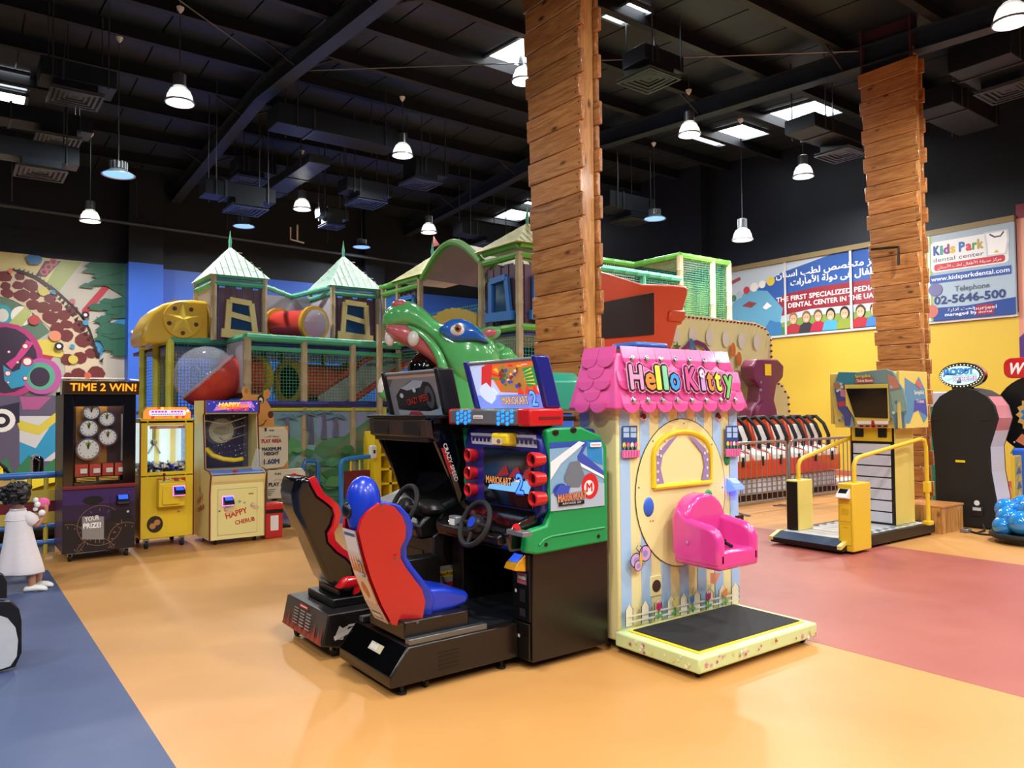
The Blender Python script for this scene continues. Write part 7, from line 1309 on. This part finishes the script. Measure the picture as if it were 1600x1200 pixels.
Q.poly(rect(0, BZ0, xs, BZ1), '#b9c6d2')
Q.poly([(0.0, BZ0 + .7), (.7, 4.6), (1.6, 5.0), (3.0, BZ1), (xs, BZ1), (xs, 4.2), (2.2, 4.3)], '#2a56a4')
Q.poly([(1.3, 4.15), (1.7, 4.45), (2.6, 4.52), (xs, 4.52), (xs, 3.95), (2.4, 4.0), (1.5, 3.9)], '#8e2433')
Q.poly([(0, BZ0), (0, 4.3), (.6, 4.7), (1.2, 4.6), (1.65, 4.1), (1.55, 3.7), (1.5, BZ0)], '#5e9fc0'); Q.poly([(1.35, BZ0), (1.4, 3.7), (2.3, 3.85), (xs, 3.75), (xs, BZ0)], '#7f9a4c'); Q.poly([(1.35, BZ0), (1.5, 3.62), (xs, 3.66), (xs, BZ0)], '#4f7f3c')
for a, b, r, c in ((253, 338, .12, '#d8c04a'), (208, 355, .1, '#e6e2da'), (165, 370, .12, '#e2ddd6'), (125, 387, .1, '#b82f3a'), (88, 410, .1, '#a8b8c0'), (57, 430, .09, '#3a7a58')): p = bp([(a, b)])[0]; Q.poly(ell(p[0], p[1], r, r), c)
for L, c in (([(100, 470), (140, 445), (180, 455), (150, 480)], '#8c3434'), ([(40, 340), (90, 315), (95, 330), (50, 355)], '#9a4a4a'), ([(210, 480), (235, 450), (260, 470), (230, 490)], '#e0e4e8')): Q.poly(bp(L), c)
p = bp([(270, 590)])[0]; Q.poly(blob(p[0], p[1], .22, 9, .3, 3, 1.3), '#3a78b0')
a1 = arab('مركز متخصص لطب اسنان'); a2 = arab('الأطفال فى دولة الأمارات')
p0, p1 = bp([(283, 335)])[0], bp([(870, 235)])[0]; Q.text(a1, p0[0], 4.87, .15, '#eef2f6', w=(p1[0] - p0[0]), off=.03, align='l')
p0, p1 = bp([(360, 355)])[0], bp([(860, 280)])[0]; Q.text(a2, p0[0], 4.64, .15, '#eef2f6', w=(p1[0] - p0[0]), off=.03, align='l')
p0, p1 = bp([(285, 440)])[0], bp([(905, 360)])[0]; Q.text('THE FIRST SPECIALIZED PEDIATRIC', p0[0], 4.27, .115, '#f0eeee', w=p1[0] - p0[0], off=.025, align='l')
p0, p1 = bp([(348, 470)])[0], bp([(820, 415)])[0]; Q.text('DENTAL CENTER IN THE UAE', p0[0], 4.09, .115, '#f0eeee', w=p1[0] - p0[0], off=.025, align='l')
kids = [(375, '#a8343c', '#8a6a44'), (445, '#3a3640', '#7a5a3a'), (508, '#b02a4a', '#6a4a2a'), (575, '#4aa0d0', '#1c1614'), (650, '#8a9a3a', '#241a14'), (735, '#a82a3a', '#4a3020'), (812, '#3a78c0', '#2a1c14')]
for a, c, hc in kids:
    u_ = bp([(a, 560)])[0][0]; Q.poly([(u_ - .22, BZ0 + .02), (u_ - .17, 3.62), (u_ - .07, 3.68), (u_ + .07, 3.68), (u_ + .17, 3.62), (u_ + .22, BZ0 + .02)], c); Q.poly(ell(u_, 3.83, .115, .14), hc); Q.poly(ell(u_, 3.79, .092, .115), '#d9a888'); Q.poly(ell(u_ - .035, 3.81, .012), '#2a1c18'); Q.poly(ell(u_ + .035, 3.81, .012), '#2a1c18'); Q.poly(ell(u_, 3.735, .04, .014), '#f0e4e0')
for a in (335, 685): u_ = bp([(a, 400)])[0][0]; Q.poly(rect(u_ - .03, BZ0, u_ + .03, BZ1), '#c9ccd0')
# right half
Q.poly(rect(xs, BZ0, W_, BZ1), '#9fb3c4'); Q.poly(rect(xs, BZ0, xs + .12, BZ1), '#8fae4a'); Q.poly(rect(xs + .03, BZ0, xs + .07, BZ1), '#e8ecee')
S = lambda a, b: bp([(a, b)])[0]
Q.poly(rrect(*S(1112, 296), *S(1520, 66), .08), '#e6e8ea') 
l0 = S(1122, 200); names = [('K', '#2a4f9c'), ('i', '#3a9a8a'), ('d', '#8a3a8a'), ('s', '#d8b23a'), (' ', '#000000'), ('P', '#2a6ab0'), ('a', '#c83a4a'), ('r', '#4a9a4a'), ('k', '#b8a04a')]; u_ = l0[0]
tw2 = S(1392, 170)[0] - l0[0]; adv = {'K': 1.0, 'i': .45, 'd': .95, 's': .8, ' ': .4, 'P': .95, 'a': .9, 'r': .65, 'k': .9}; tot = sum(adv.values())
for ch, c in names:
    wch = tw2 * adv[ch] / tot
    if ch != ' ': Q.text(ch, u_ + wch / 2, 4.82, .19, c, w=wch * .74, off=.05); Q.k -= Q.step
    u_ += wch
Q.k += Q.step
Q.text('dental center', (l0[0] + S(1392, 200)[0]) / 2, 4.67, .085, '#5a6a78', w=tw2, off=.01); q0, q1 = S(1128, 270), S(1505, 215); Q.poly(rrect(q0[0], 4.48, q1[0], 4.62, .05), '#c03444'); Q.text(arab('مركز حديقة الأطفال لطب الأسنان'), (q0[0] + q1[0]) / 2, 4.52, .06, '#f4ecec', w=(q1[0] - q0[0]) * .9)
u_ = S(1458, 130)[0]; Q.poly([(u_ - .22, 5.12), (u_ + .22, 5.12), (u_ + .24, 4.9), (u_ + .18, 4.62), (u_ - .18, 4.62), (u_ - .2, 4.9)], '#c9ced4'); Q.poly([(u_ - .19, 5.09), (u_ + .19, 5.09), (u_ + .2, 4.9), (u_ + .15, 4.65), (u_ - .15, 4.65), (u_ - .16, 4.9)], '#f0f2f4'); Q.poly(stroke([(u_ - .12, 5.07), (u_ - .03, 5.0), (u_ + .08, 5.0), (u_ + .14, 5.08)], .03), '#2a3a50'); Q.poly([(u_ - .05, 4.68), (u_ + .05, 4.68), (u_, 4.74)], '#d8b23a')
q0, q1 = S(1105, 335), S(1538, 280); Q.poly(rect(q0[0], 4.22, q1[0], 4.39), '#2a56a4'); Q.text('www.kidsparkdental.com', (q0[0] + q1[0]) / 2, 4.265, .09, '#f0f4f8', w=(q1[0] - q0[0]) * .96, off=.015)
Q.text('Telephone', (S(1240, 380)[0] + S(1420, 370)[0]) / 2, 4.0, .11, '#5a6a80', w=S(1420, 370)[0] - S(1235, 390)[0], off=.01); Q.text('02-5646-500', (S(1130, 450)[0] + S(1508, 410)[0]) / 2, 3.77, .165, '#2a3f78', w=S(1508, 410)[0] - S(1130, 450)[0], off=.03)
Q.poly([(xs + .12, BZ0), (xs + .12, 3.7), (W_ - .9, 3.68), (W_, 3.75), (W_, BZ0)], '#24448c'); Q.text('managed by', S(1270, 505)[0], 3.5, .065, '#e8ecf2', w=.62, off=.02); Q.text(arab('تحت ادارة'), S(1270, 485)[0], 3.6, .06, '#e8ecf2', w=.5); Q.poly(rrect(S(1352, 500)[0], 3.46, S(1448, 480)[0], 3.67, .03), '#8c2440'); Q.text('burjeel', S(1400, 490)[0], 3.57, .07, '#e8dce0', w=.42); Q.text('dental', S(1400, 500)[0], 3.5, .045, '#e8dce0', w=.25)
Q.poly(ell(*S(1115, 500), .14, .14), '#b86a60'); Q.poly(ell(*S(1135, 385), .14, .14), '#6a6a9a'); Q.done('banner_print', t)
# black conduit on the farther column
p = atX(1371, 388, C2X - .08); q = atX(1404, 386, C2X - .08); r_ = atX(1404, 414, C2X - .08)
cn = tag(obj('conduit', MB().tube([(C2X - .08, p.y + .1, p.z), (C2X - .08, q.y, q.z), (C2X - .08, r_.y, r_.z)], .022, 6), 'black'), 'thin black bent conduit fixed to the farther plank column', 'conduit')
# ================================================================== SIGN WITH GIRAFFE, GATES, LADDER RACK
SY = 10.42
t = thing('height_sign', 'cream height-limit sign with a giraffe head peeking over it', 'sign', (3.6, SY, 0)); M('giraffe', '#d99a52', .45); M('boardcream', '#dcd6c4', .45)
ks4 = lambda a, b: (380 + a / 4.446, 560 + b / 4.446)
gx_ = xz(SY + .06, [ks4(*q) for q in [(-30, 470), (-30, 300), (0, 270), (-10, 230), (5, 195), (35, 205), (50, 250), (105, 250), (140, 262), (145, 225), (175, 215), (190, 240), (175, 275), (155, 285), (185, 330), (210, 400), (215, 470)]])
gi = obj('giraffe_cutout', MB().prism(gx_, 'y', SY + .05, SY + .07), 'giraffe', t)
Q = Print(*front(0, SY + .049, 0), step=.0008); fg = fp(SY + .049, 0); fz = lambda L: fg([ks4(*q) for q in L])
Q.poly(ell(*fz([(122, 285)])[0], .045, .06), '#33251c'); Q.poly(ell(*fz([(122, 292)])[0], .025, .04), '#f0eee8'); Q.poly(ell(*fz([(122, 300)])[0], .012, .02), '#111111'); Q.poly(ell(*fz([(190, 390)])[0], .04, .05), '#5a2f22'); Q.poly(stroke(fz([(110, 470), (140, 460), (160, 425)]), .012), '#2a1c14'); Q.poly(ell(*fz([(20, 225)])[0], .025, .04), '#b87a42'); Q.done('giraffe_face', gi)
bd1 = obj('board', MB().prism(xz(SY, [ks4(*q) for q in [(100, 540), (98, 480), (290, 480), (310, 510), (312, 710), (280, 755), (130, 772), (120, 740)]]), 'y', SY + .0, SY + .03), 'boardcream', t, .006)
obj('board_back', MB().prism(xz(SY, [ks4(*q) for q in [(90, 470), (318, 470), (318, 770), (90, 775)]]), 'y', SY + .031, SY + .045), 'giraffe', t)
Q = Print(*front(0, SY - .001, 0), step=.0008); f4 = lambda L: fp(SY, 0)([ks4(*q) for q in L]); cx_ = f4([(197, 600)])[0][0]
for s, y, h, c, w_ in (('FUN', 507, .024, '#1d2438', .06), ('PLAY AREA', 585, .05, '#b83038', .27), ('MAXIMUM', 640, .045, '#27365c', .26), ('HEIGHT', 672, .045, '#27365c', .2), ('1.60M', 732, .065, '#2f4a80', .21)): Q.text(s, cx_, f4([(197, y)])[0][1], h, c, w=w_, off=.05)
Q.text(arab('منطقة اللعب'), cx_, f4([(197, 548)])[0][1], .03, '#27365c', w=.2); Q.poly(rrect(cx_ - .1, f4([(0, 510)])[0][1], cx_ - .07, f4([(0, 490)])[0][1] + .01, .006), '#1d2438'); Q.done('board_print', bd1)
bd2 = obj('lower_board', MB().prism(xz(SY, [ks4(*q) for q in [(165, 780), (330, 765), (400, 760), (425, 790), (430, 960), (165, 975)]]), 'y', SY - .04, SY - .01), 'boardcream', t, .006)
Q = Print(*front(0, SY - .041, 0), step=.0008); f4b = lambda L: fp(SY - .041, 0)([ks4(*q) for q in L])
Q.text('FUN', f4b([(240, 810)])[0][0], f4b([(240, 810)])[0][1], .03, '#1d2438', w=.08, off=.04); Q.text('PLAY AREA', f4b([(178, 890)])[0][0], f4b([(178, 890)])[0][1], .05, '#27365c', w=.32, off=.05, align='l'); Q.text(arab('منطقة اللعب'), f4b([(240, 850)])[0][0], f4b([(240, 850)])[0][1], .03, '#b88a4a', w=.18)
for k in range(4): p = f4b([(165, 915 + k * 12)])[0]; Q.poly(rect(p[0] + .01, p[1], p[0] + .12 - .02 * k, p[1] + .008), '#5a6070')
Q.done('lower_print', bd2); box('stand_post', 3.65, 3.72, SY + .07, SY + .12, 0, 1.2, 'black', t); box('stand_base', 3.5, 3.9, SY + .05, SY + .25, 0, .03, 'black', t)
rb = thing('red_bin', 'red plastic box with a white notice on the floor under the signs', 'box', (3.46, 9.78, 0)); rx0, rx1 = atY(414, 820, 9.72).x, atY(442, 820, 9.72).x
box('body', rx0, rx1, 9.72, 9.93, 0, .36, 'red', rb, .012); box('lid', rx0 - .01, rx1 + .01, 9.71, 9.94, .36, .45, 'red', rb, .02); box('dark_band', rx0 - .002, rx1 + .002, 9.715, 9.93, .32, .36, 'black', rb); box('notice', rx0 + .07, rx1 - .06, 9.712, 9.72, .1, .29, 'white', rb)
M('gateblue', '#2a78c8', .35, coat=.2)
def gy_(px, py, Y): return atY(px, py, Y)
t = thing('entry_gate', 'blue tube gate with a red panel beside the yellow rack', 'gate', (4.9, 10.4, 0)); GY = 10.4
p0, p1 = atY(533, 720, GY), atY(578, 711, GY)
obj('gate_tube', MB().tube([(p0.x, GY, 0), (p0.x, GY, p0.z - .06), (p0.x + .02, GY, p0.z), (p0.x + .1, GY, p0.z + .02), (p1.x, GY, p1.z - .02)], .035, 10), 'gateblue', t, smooth=True); obj('foot_plate', MB().cyl((p0.x, GY, 0), (p0.x, GY, .02), .07, n=14), 'gateblue', t)
box('gate_panel', p0.x + .05, p1.x + .0, GY - .01, GY + .02, atY(560, 776, GY).z, atY(560, 735, GY).z, 'maroon', t, .006)
for k in range(3): x = p0.x + .15 + k * .14; obj('yellow_bar', MB().cyl((x, GY, atY(560, 735, GY).z), (x, GY, p1.z - .03), .014, n=6), 'yellow', t)
t = thing('blue_hoop', 'blue tube hoop standing by the jungle curtain', 'hoop', (atY(485, 800, 11.0).x, 11.0, 0)); a, b = atY(474, 722, 11.0), atY(497, 722, 11.0)
obj('hoop_tube', MB().tube([(a.x, 11.0, 0), (a.x, 11.0, a.z - .06), (a.x + .03, 11.0, a.z + .02), (b.x - .03, 11.0, b.z + .02), (b.x, 11.0, b.z - .06), (b.x, 11.0, 0)], .035, 8), 'gateblue', t, smooth=True); box('latch_post', (a.x + b.x) / 2 - .02, (a.x + b.x) / 2 + .02, 10.98, 11.02, 0, .75, 'zinc', t); box('cross_bar', a.x, b.x, 10.985, 11.015, .5, .56, 'gateblue', t)
t = thing('yellow_rack', 'yellow pigeonhole rack behind the black racing cabinet', 'rack', (5.3, 10.5, 0)); RY_ = 10.55; a, b = atY(580, 700, RY_).x, atY(640, 700, RY_).x; zt2 = atY(590, 674, RY_).z; n = 3; cw = (b - a - .12) / n
box('post', a, a + .12, RY_ - .1, RY_ + .25, 0, zt2, 'yellow', t, .006)
for k in range(1, n + 1): box('upright', a + .12 + k * cw - .02, a + .12 + k * cw + .02, RY_ - .05, RY_ + .25, 0, zt2 - .1, 'yellow', t)
for k in range(7): box('shelf', a + .12, b, RY_ - .05, RY_ + .25, .05 + k * .22, .085 + k * .22, 'yellow', t)
box('back', a, b, RY_ + .25, RY_ + .27, 0, zt2 - .1, 'sb_yellow', t)
t = thing('soap_dispenser', 'white wall dispenser on the yellow rack post', 'dispenser', atY(582, 706, RY_ - .14)); p = t.location; obj('body', MB().box(p.x - .05, p.x + .05, RY_ - .2, RY_ - .1, p.z - .1, p.z + .1), 'white', t, bevel=.025, seg=3); obj('nozzle', MB().box(p.x - .015, p.x + .015, RY_ - .215, RY_ - .2, p.z - .02, p.z + .03), 'black', t, .005)
# ================================================================== LEFT EDGE
M('fenceblue', '#2f6fc4', .35, coat=.2); M('fenceyellow', '#c9b34a', .4); M('dullgrey', '#7f8890', .6)
FY = 10.4
t = thing('low_fence', 'low fence of blue rails, yellow posts and striped yellow and maroon boards', 'fence', (-.5, FY, 0)); fx0_, fx1_ = -3.5, atY(103, 760, FY).x
for z, r in ((.91, .04), (.13, .03), (.32, .025)): obj('rail', MB().cyl((fx0_, FY, z), (fx1_, FY, z), r, n=10), 'fenceblue', t, smooth=True)
for z0, z1, m in ((.61, .735, 'fenceyellow'), (.485, .61, 'maroon'), (.355, .485, 'fenceyellow')): box('board', fx0_, fx1_, FY - .035, FY - .015, z0, z1, m, t)
for px in (20, 46, 72, -20, -60): x = atY(px, 760, FY).x; obj('post', MB().cyl((x, FY, 0), (x, FY, .91), .025, n=8), 'fenceyellow', t, smooth=True)
box('kerb', fx0_, fx1_ - .1, FY + .05, FY + .25, 0, .1, 'dullgrey', t)
def kart(x, y, label, yaw=0):
    t = thing('bumper_kart', label, 'bumper car', (x, y, 0), 'karts behind the fence')
    obj('body', MB().loft([[Vector((x + u, y + w_ * math.cos(2 * PI * i / 16), .34 + h * math.sin(2 * PI * i / 16))) for i in range(16)] for u, w_, h in ((-.7, .3, .12), (-.55, .42, .2), (-.1, .48, .26), (.35, .46, .26), (.65, .34, .18), (.74, .2, .1))]), 'black', t, smooth=True, ang=3)
    obj('hood', MB().loft([[Vector((x + u, y - .3 + .6 * i / 8, z + .12 * math.sin(PI * i / 8))) for i in range(9)] for u, z in ((-.75, .5), (-.5, .62), (-.2, .72), (.1, .78))] + [[Vector((x + u, y - .3 + .6 * i / 8, z - .04 + .12 * math.sin(PI * i / 8))) for i in range(9)] for u, z in ((.1, .74), (-.5, .58), (-.75, .46))], closed=False), 'yellow', t, smooth=True)
    obj('bumper', MB().tube([(x + .82 * math.cos(2 * PI * i / 24), y + .56 * math.sin(2 * PI * i / 24), .18) for i in range(24)], .09, 8, closed=True), 'rubber', t, smooth=True); obj('backrest', MB().box(x + .45, x + .58, y - .28, y + .28, .5, 1.02), 'blackgloss', t, bevel=.06, seg=3); wheel(Vector((x + .12, y, .86)), Vector((.8, 0, .6)).normalized(), .14, t, 'red')
kart(1.25, 11.7, 'black and yellow bumper kart just behind the low fence'); kart(.55, 12.9, 'black and yellow bumper kart parked farther behind the fence')
q = Vector((-.42, 9.1, 0)); t = thing('blue_ride_car', 'blue kiddie ride car beside the girl, cut off at the left edge', 'kiddie ride', q)
obj('body', MB().loft([[Vector((q.x + u, q.y + w_ * math.cos(2 * PI * i / 16), .48 + h * math.sin(2 * PI * i / 16))) for i in range(16)] for u, w_, h in ((-.8, .2, .2), (-.6, .36, .34), (0, .4, .38), (.6, .36, .3), (.8, .26, .22), (.86, .1, .1))]), 'gateblue', t, smooth=True, ang=3)
for dx in (-.5, .5):
    for dy in (-.36, .36): obj('wheel', MB().cyl((q.x + dx, q.y + dy - .05, .16), (q.x + dx, q.y + dy + .05, .16), .16, n=20), 'rubber', t, smooth=True)
box('seat', q.x - .5, q.x + .0, q.y - .25, q.y + .25, .7, .85, 'white', t, .04); box('stripe', q.x - .5, q.x + .6, q.y - .405, q.y - .39, .5, .56, 'white', t); box('plinth', q.x - .6, q.x + .6, q.y - .25, q.y + .25, .0, .12, 'black', t)
# rounded black and white panels near the lower left corner
pz0 = G(16, 1050); t = thing('panda_panel_ride', 'black-edged white rounded panel of a kiddie ride cut off by the left edge', 'kiddie ride', (pz0.x - .5, pz0.y, 0)); PYp = pz0.y
a = fp(PYp, 0); P0 = [(-150, 945), (-20, 938), (18, 940), (30, 952), (34, 970), (34, 1020), (24, 1042), (0, 1052), (-150, 1053)]; P1 = [(-150, 960), (-20, 955), (12, 966), (24, 980), (28, 1000), (26, 1025), (16, 1040), (-5, 1047), (-150, 1047)]
pb_ = obj('panel', MB().prism([(x, max(z, .015)) for x, z in a(P0)], 'y', PYp, PYp + .06), 'black', t, .006); obj('white_face', MB().prism([(x, max(z, .025)) for x, z in a(P1)], 'y', PYp - .012, PYp), M('paleface', '#b9bcc0', .5, noise=.2, nscale=9), pb_)
obj('upper_panel', MB().prism(a([(-150, 890), (-10, 893), (6, 900), (12, 912), (12, 937), (-150, 944)]), 'y', PYp + .05, PYp + .1), 'black', t, .006); box('rear_frame', pz0.x - .9, pz0.x - .1, PYp + .06, PYp + .3, 0, .5, 'black', t, .01); obj('ear_disc', MB().cyl(a_ := Vector((pz0.x - .35, PYp + .1, .7)), a_ + YA * .05, .14, n=20), 'black', t, smooth=True)
# ================================================================== GIRL
GD = 7.02
def gp(px, py, d=0.0): return CAM + ray(px, py) * GD + fh * d
g0 = Vector((gp(40, 925).x, gp(40, 925).y, 0)); g0 = G(42, 925)
gl = thing('person', 'small child in a white smock dress and white clogs, seen from behind, holding a toy', 'person', (g0.x, g0.y, 0))
M('skin', '#b98468', .5); M('hair', '#0d0b0c', .45); M('dress', '#dcd6da', .8, noise=.06, nscale=30); M('clog', '#e6e6e2', .4)
SM = gp(42, 925).z
pts = {}; edges = []; rad = {}
def node(k, p, r, par=None):
    pts[k] = len(rad); rad[k] = (p, r)
    if par: edges.append((par, k))
node('pelvis', gp(32, 862), .085); node('waist', gp(31, 840), .08, 'pelvis'); node('chest', gp(28, 812), .085, 'waist'); node('neck', gp(28, 795), .036, 'chest'); node('head0', gp(29, 785), .07, 'neck'); node('head1', gp(30, 771), .085, 'head0'); node('head2', gp(30, 762), .055, 'head1')
node('sh_r', gp(41, 806), .036, 'chest'); node('el_r', gp(51, 824, .06), .03, 'sh_r'); node('fo_r', gp(57, 810, .1), .024, 'el_r'); node('wr_r', gp(60, 800, .12), .019, 'fo_r'); node('pa_r', gp(60, 793, .12), .022, 'wr_r')
node('sh_l', gp(16, 807), .036, 'chest'); node('el_l', gp(20, 826, .14), .03, 'sh_l'); node('wr_l', gp(42, 806, .2), .02, 'el_l'); node('pa_l', gp(47, 799, .2), .022, 'wr_l')
for s, bx, by_, dd in (('r', 60, 793, .12), ('l', 47, 799, .2)):
    for k in range(4): node('f%s%d' % (s, k), gp(bx - 1 - k * .8, by_ - 5 + k * .4, dd - .02 + k * .016), .008, 'pa_' + s); node('t%s%d' % (s, k), gp(bx - 4 - k * .8, by_ - 8 + k * .6, dd - .02 + k * .016), .007, 'f%s%d' % (s, k))
    node('th' + s, gp(bx - 4, by_ - 1, dd - .03), .008, 'pa_' + s); node('th2' + s, gp(bx - 6, by_ - 4, dd - .03), .007, 'th' + s)
for s, dx, dd in (('r', 52, -.03), ('l', 46, .12)):
    node('hip_' + s, gp(34 + (8 if s == 'r' else 0), 868, dd), .06, 'pelvis'); node('kn_' + s, gp(dx - 1, 893, dd), .042, 'hip_' + s); node('ca_' + s, gp(dx + 1, 904, dd), .04, 'kn_' + s); node('an_' + s, gp(dx, 918, dd), .026, 'ca_' + s); node('toe_' + s, gp(dx + 12, 924, dd), .024, 'an_' + s)
me = bpy.data.meshes.new('body'); bo_ = bpy.data.objects.new('body', me); COL.objects.link(bo_); off = base_of(gl)
me.from_pydata([tuple(rad[k][0] - off) for k in rad], [(pts[a], pts[b]) for a, b in edges], []); me.materials.append(MATS['skin']); bo_.parent = gl
sk = bo_.modifiers.new('skin', 'SKIN'); sk.use_smooth_shade = True
for i, k in enumerate(rad): sv = me.skin_vertices[0].data[i]; sv.radius = (rad[k][1], rad[k][1]); sv.use_root = (k == 'pelvis')
sb = bo_.modifiers.new('sub', 'SUBSURF'); sb.levels = 1; sb.render_levels = 1
face = (rt * .55 + fh * .83).normalized(); sid = face.cross(ZA).normalized(); hc = gp(30, 774)
for s in (-1, 1): obj('eye', MB().ball(hc + face * .075 + sid * (s * .032) + ZA * .0, (.012, .012, .012), 10, 6), 'black', gl, smooth=True); obj('ear', MB().ball(hc + sid * (s * .083) - ZA * .012, (.014, .014, .022), 10, 6), 'skin', gl, smooth=True)
obj('nose', MB().ball(hc + face * .088 - ZA * .022, .013, 10, 6), 'skin', gl, smooth=True); obj('mouth', MB().ball(hc + face * .078 - ZA * .045, (.016, .016, .005), 10, 6), 'hippo_pink', gl, smooth=True)
m = MB(); q = random.Random(11); m.ball(hc - face * .02 + ZA * .015, (.112, .112, .1), 18, 12)
for i in range(90):
    a, b = q.uniform(0, 2 * PI), q.uniform(-.75, 1.2); d_ = (sid * math.cos(a) + face * math.sin(a)) * math.cos(b) + ZA * math.sin(b)
    if d_.dot(face) > .35 and b < .6: continue
    m.ball(hc - face * .02 + ZA * .01 + Vector((d_.x * .115, d_.y * .115, d_.z * .1)), q.uniform(.018, .034), 8, 6)
obj('hair', m, 'hair', gl, smooth=True)
def ring(px, py, rx, ry, d=0.0, n=24, wob=0.0, ph=0): c = gp(px, py, d); return [c + r0 * ((rx + wob * math.sin(7 * 2 * PI * i / n + ph)) * math.cos(2 * PI * i / n)) + fh * ((ry + wob * math.cos(6 * 2 * PI * i / n)) * math.sin(2 * PI * i / n)) for i in range(n)]
dr = obj('dress', MB().loft([ring(28, 795, .05, .045), ring(28, 799, .085, .065), ring(28, 806, .105, .08), ring(29, 820, .11, .09, wob=.002), ring(30, 838, .125, .105, wob=.004), ring(31, 858, .15, .125, wob=.007), ring(32, 878, .185, .145, wob=.011), ring(32, 896, .21, .16, wob=.014), ring(32, 897, .2, .15, wob=.014), ring(32, 880, .17, .13)], cap=False), 'dress', gl, smooth=True, sub=1, ang=3)
obj('collar', MB().tube(ring(28, 796, .058, .052), .012, 6, closed=True), 'dress', dr, smooth=True); obj('yoke_seam', MB().tube(ring(28, 812, .109, .084), .004, 5, closed=True), 'dress', dr)
for (a, b, d1, d2) in (((39, 803), (50, 819), 0, .04), ((17, 804), (13, 820), 0, .08)):
    p, q_ = gp(*a, d1), gp(*b, d2); ax = (q_ - p).normalized(); L = (q_ - p).length; obj('sleeve', MB().lathe([(.04, 0), (.058, L * .35), (.064, L * .7), (.05, L * .98), (.045, L * .95)], p, ax, 16), 'dress', dr, smooth=True)
for s, dx, dd in (('r', 52, -.03), ('l', 46, .12)):
    c = gp(dx + 5, 921, dd); z0 = 0.0; fwd = (r0 * .95 + fh * .3).normalized(); sd = fwd.cross(ZA)
    secs = []
    for u, w_, h in ((-.085, .02, .03), (-.075, .033, .05), (-.03, .036, .055), (.02, .042, .062), (.06, .045, .055), (.09, .036, .04), (.105, .015, .025)):
        secs.append([Vector((c.x, c.y, 0)) + fwd * u + sd * (w_ * math.cos(2 * PI * i / 14)) + ZA * max(.004, h * .5 + h * .5 * math.sin(2 * PI * i / 14)) for i in range(14)])
    obj('clog', MB().loft(secs), 'clog', gl, smooth=True, ang=3)
ty = thing('plush_toy', 'small pink plush toy with white pompoms held by the child', 'toy', gp(53, 791, .13)); M('plushpink', '#e0609c', .8); c = gp(54, 789, .13)
obj('body', MB().ball(c, (.055, .05, .052), 16, 10), 'plushpink', ty, smooth=True)
for px, py, r in ((48, 783, .026), (51, 790, .028), (48, 797, .022), (58, 803, .03)): obj('pompom', MB().ball(gp(px, py, .07), r, 12, 8), 'white', ty, smooth=True)
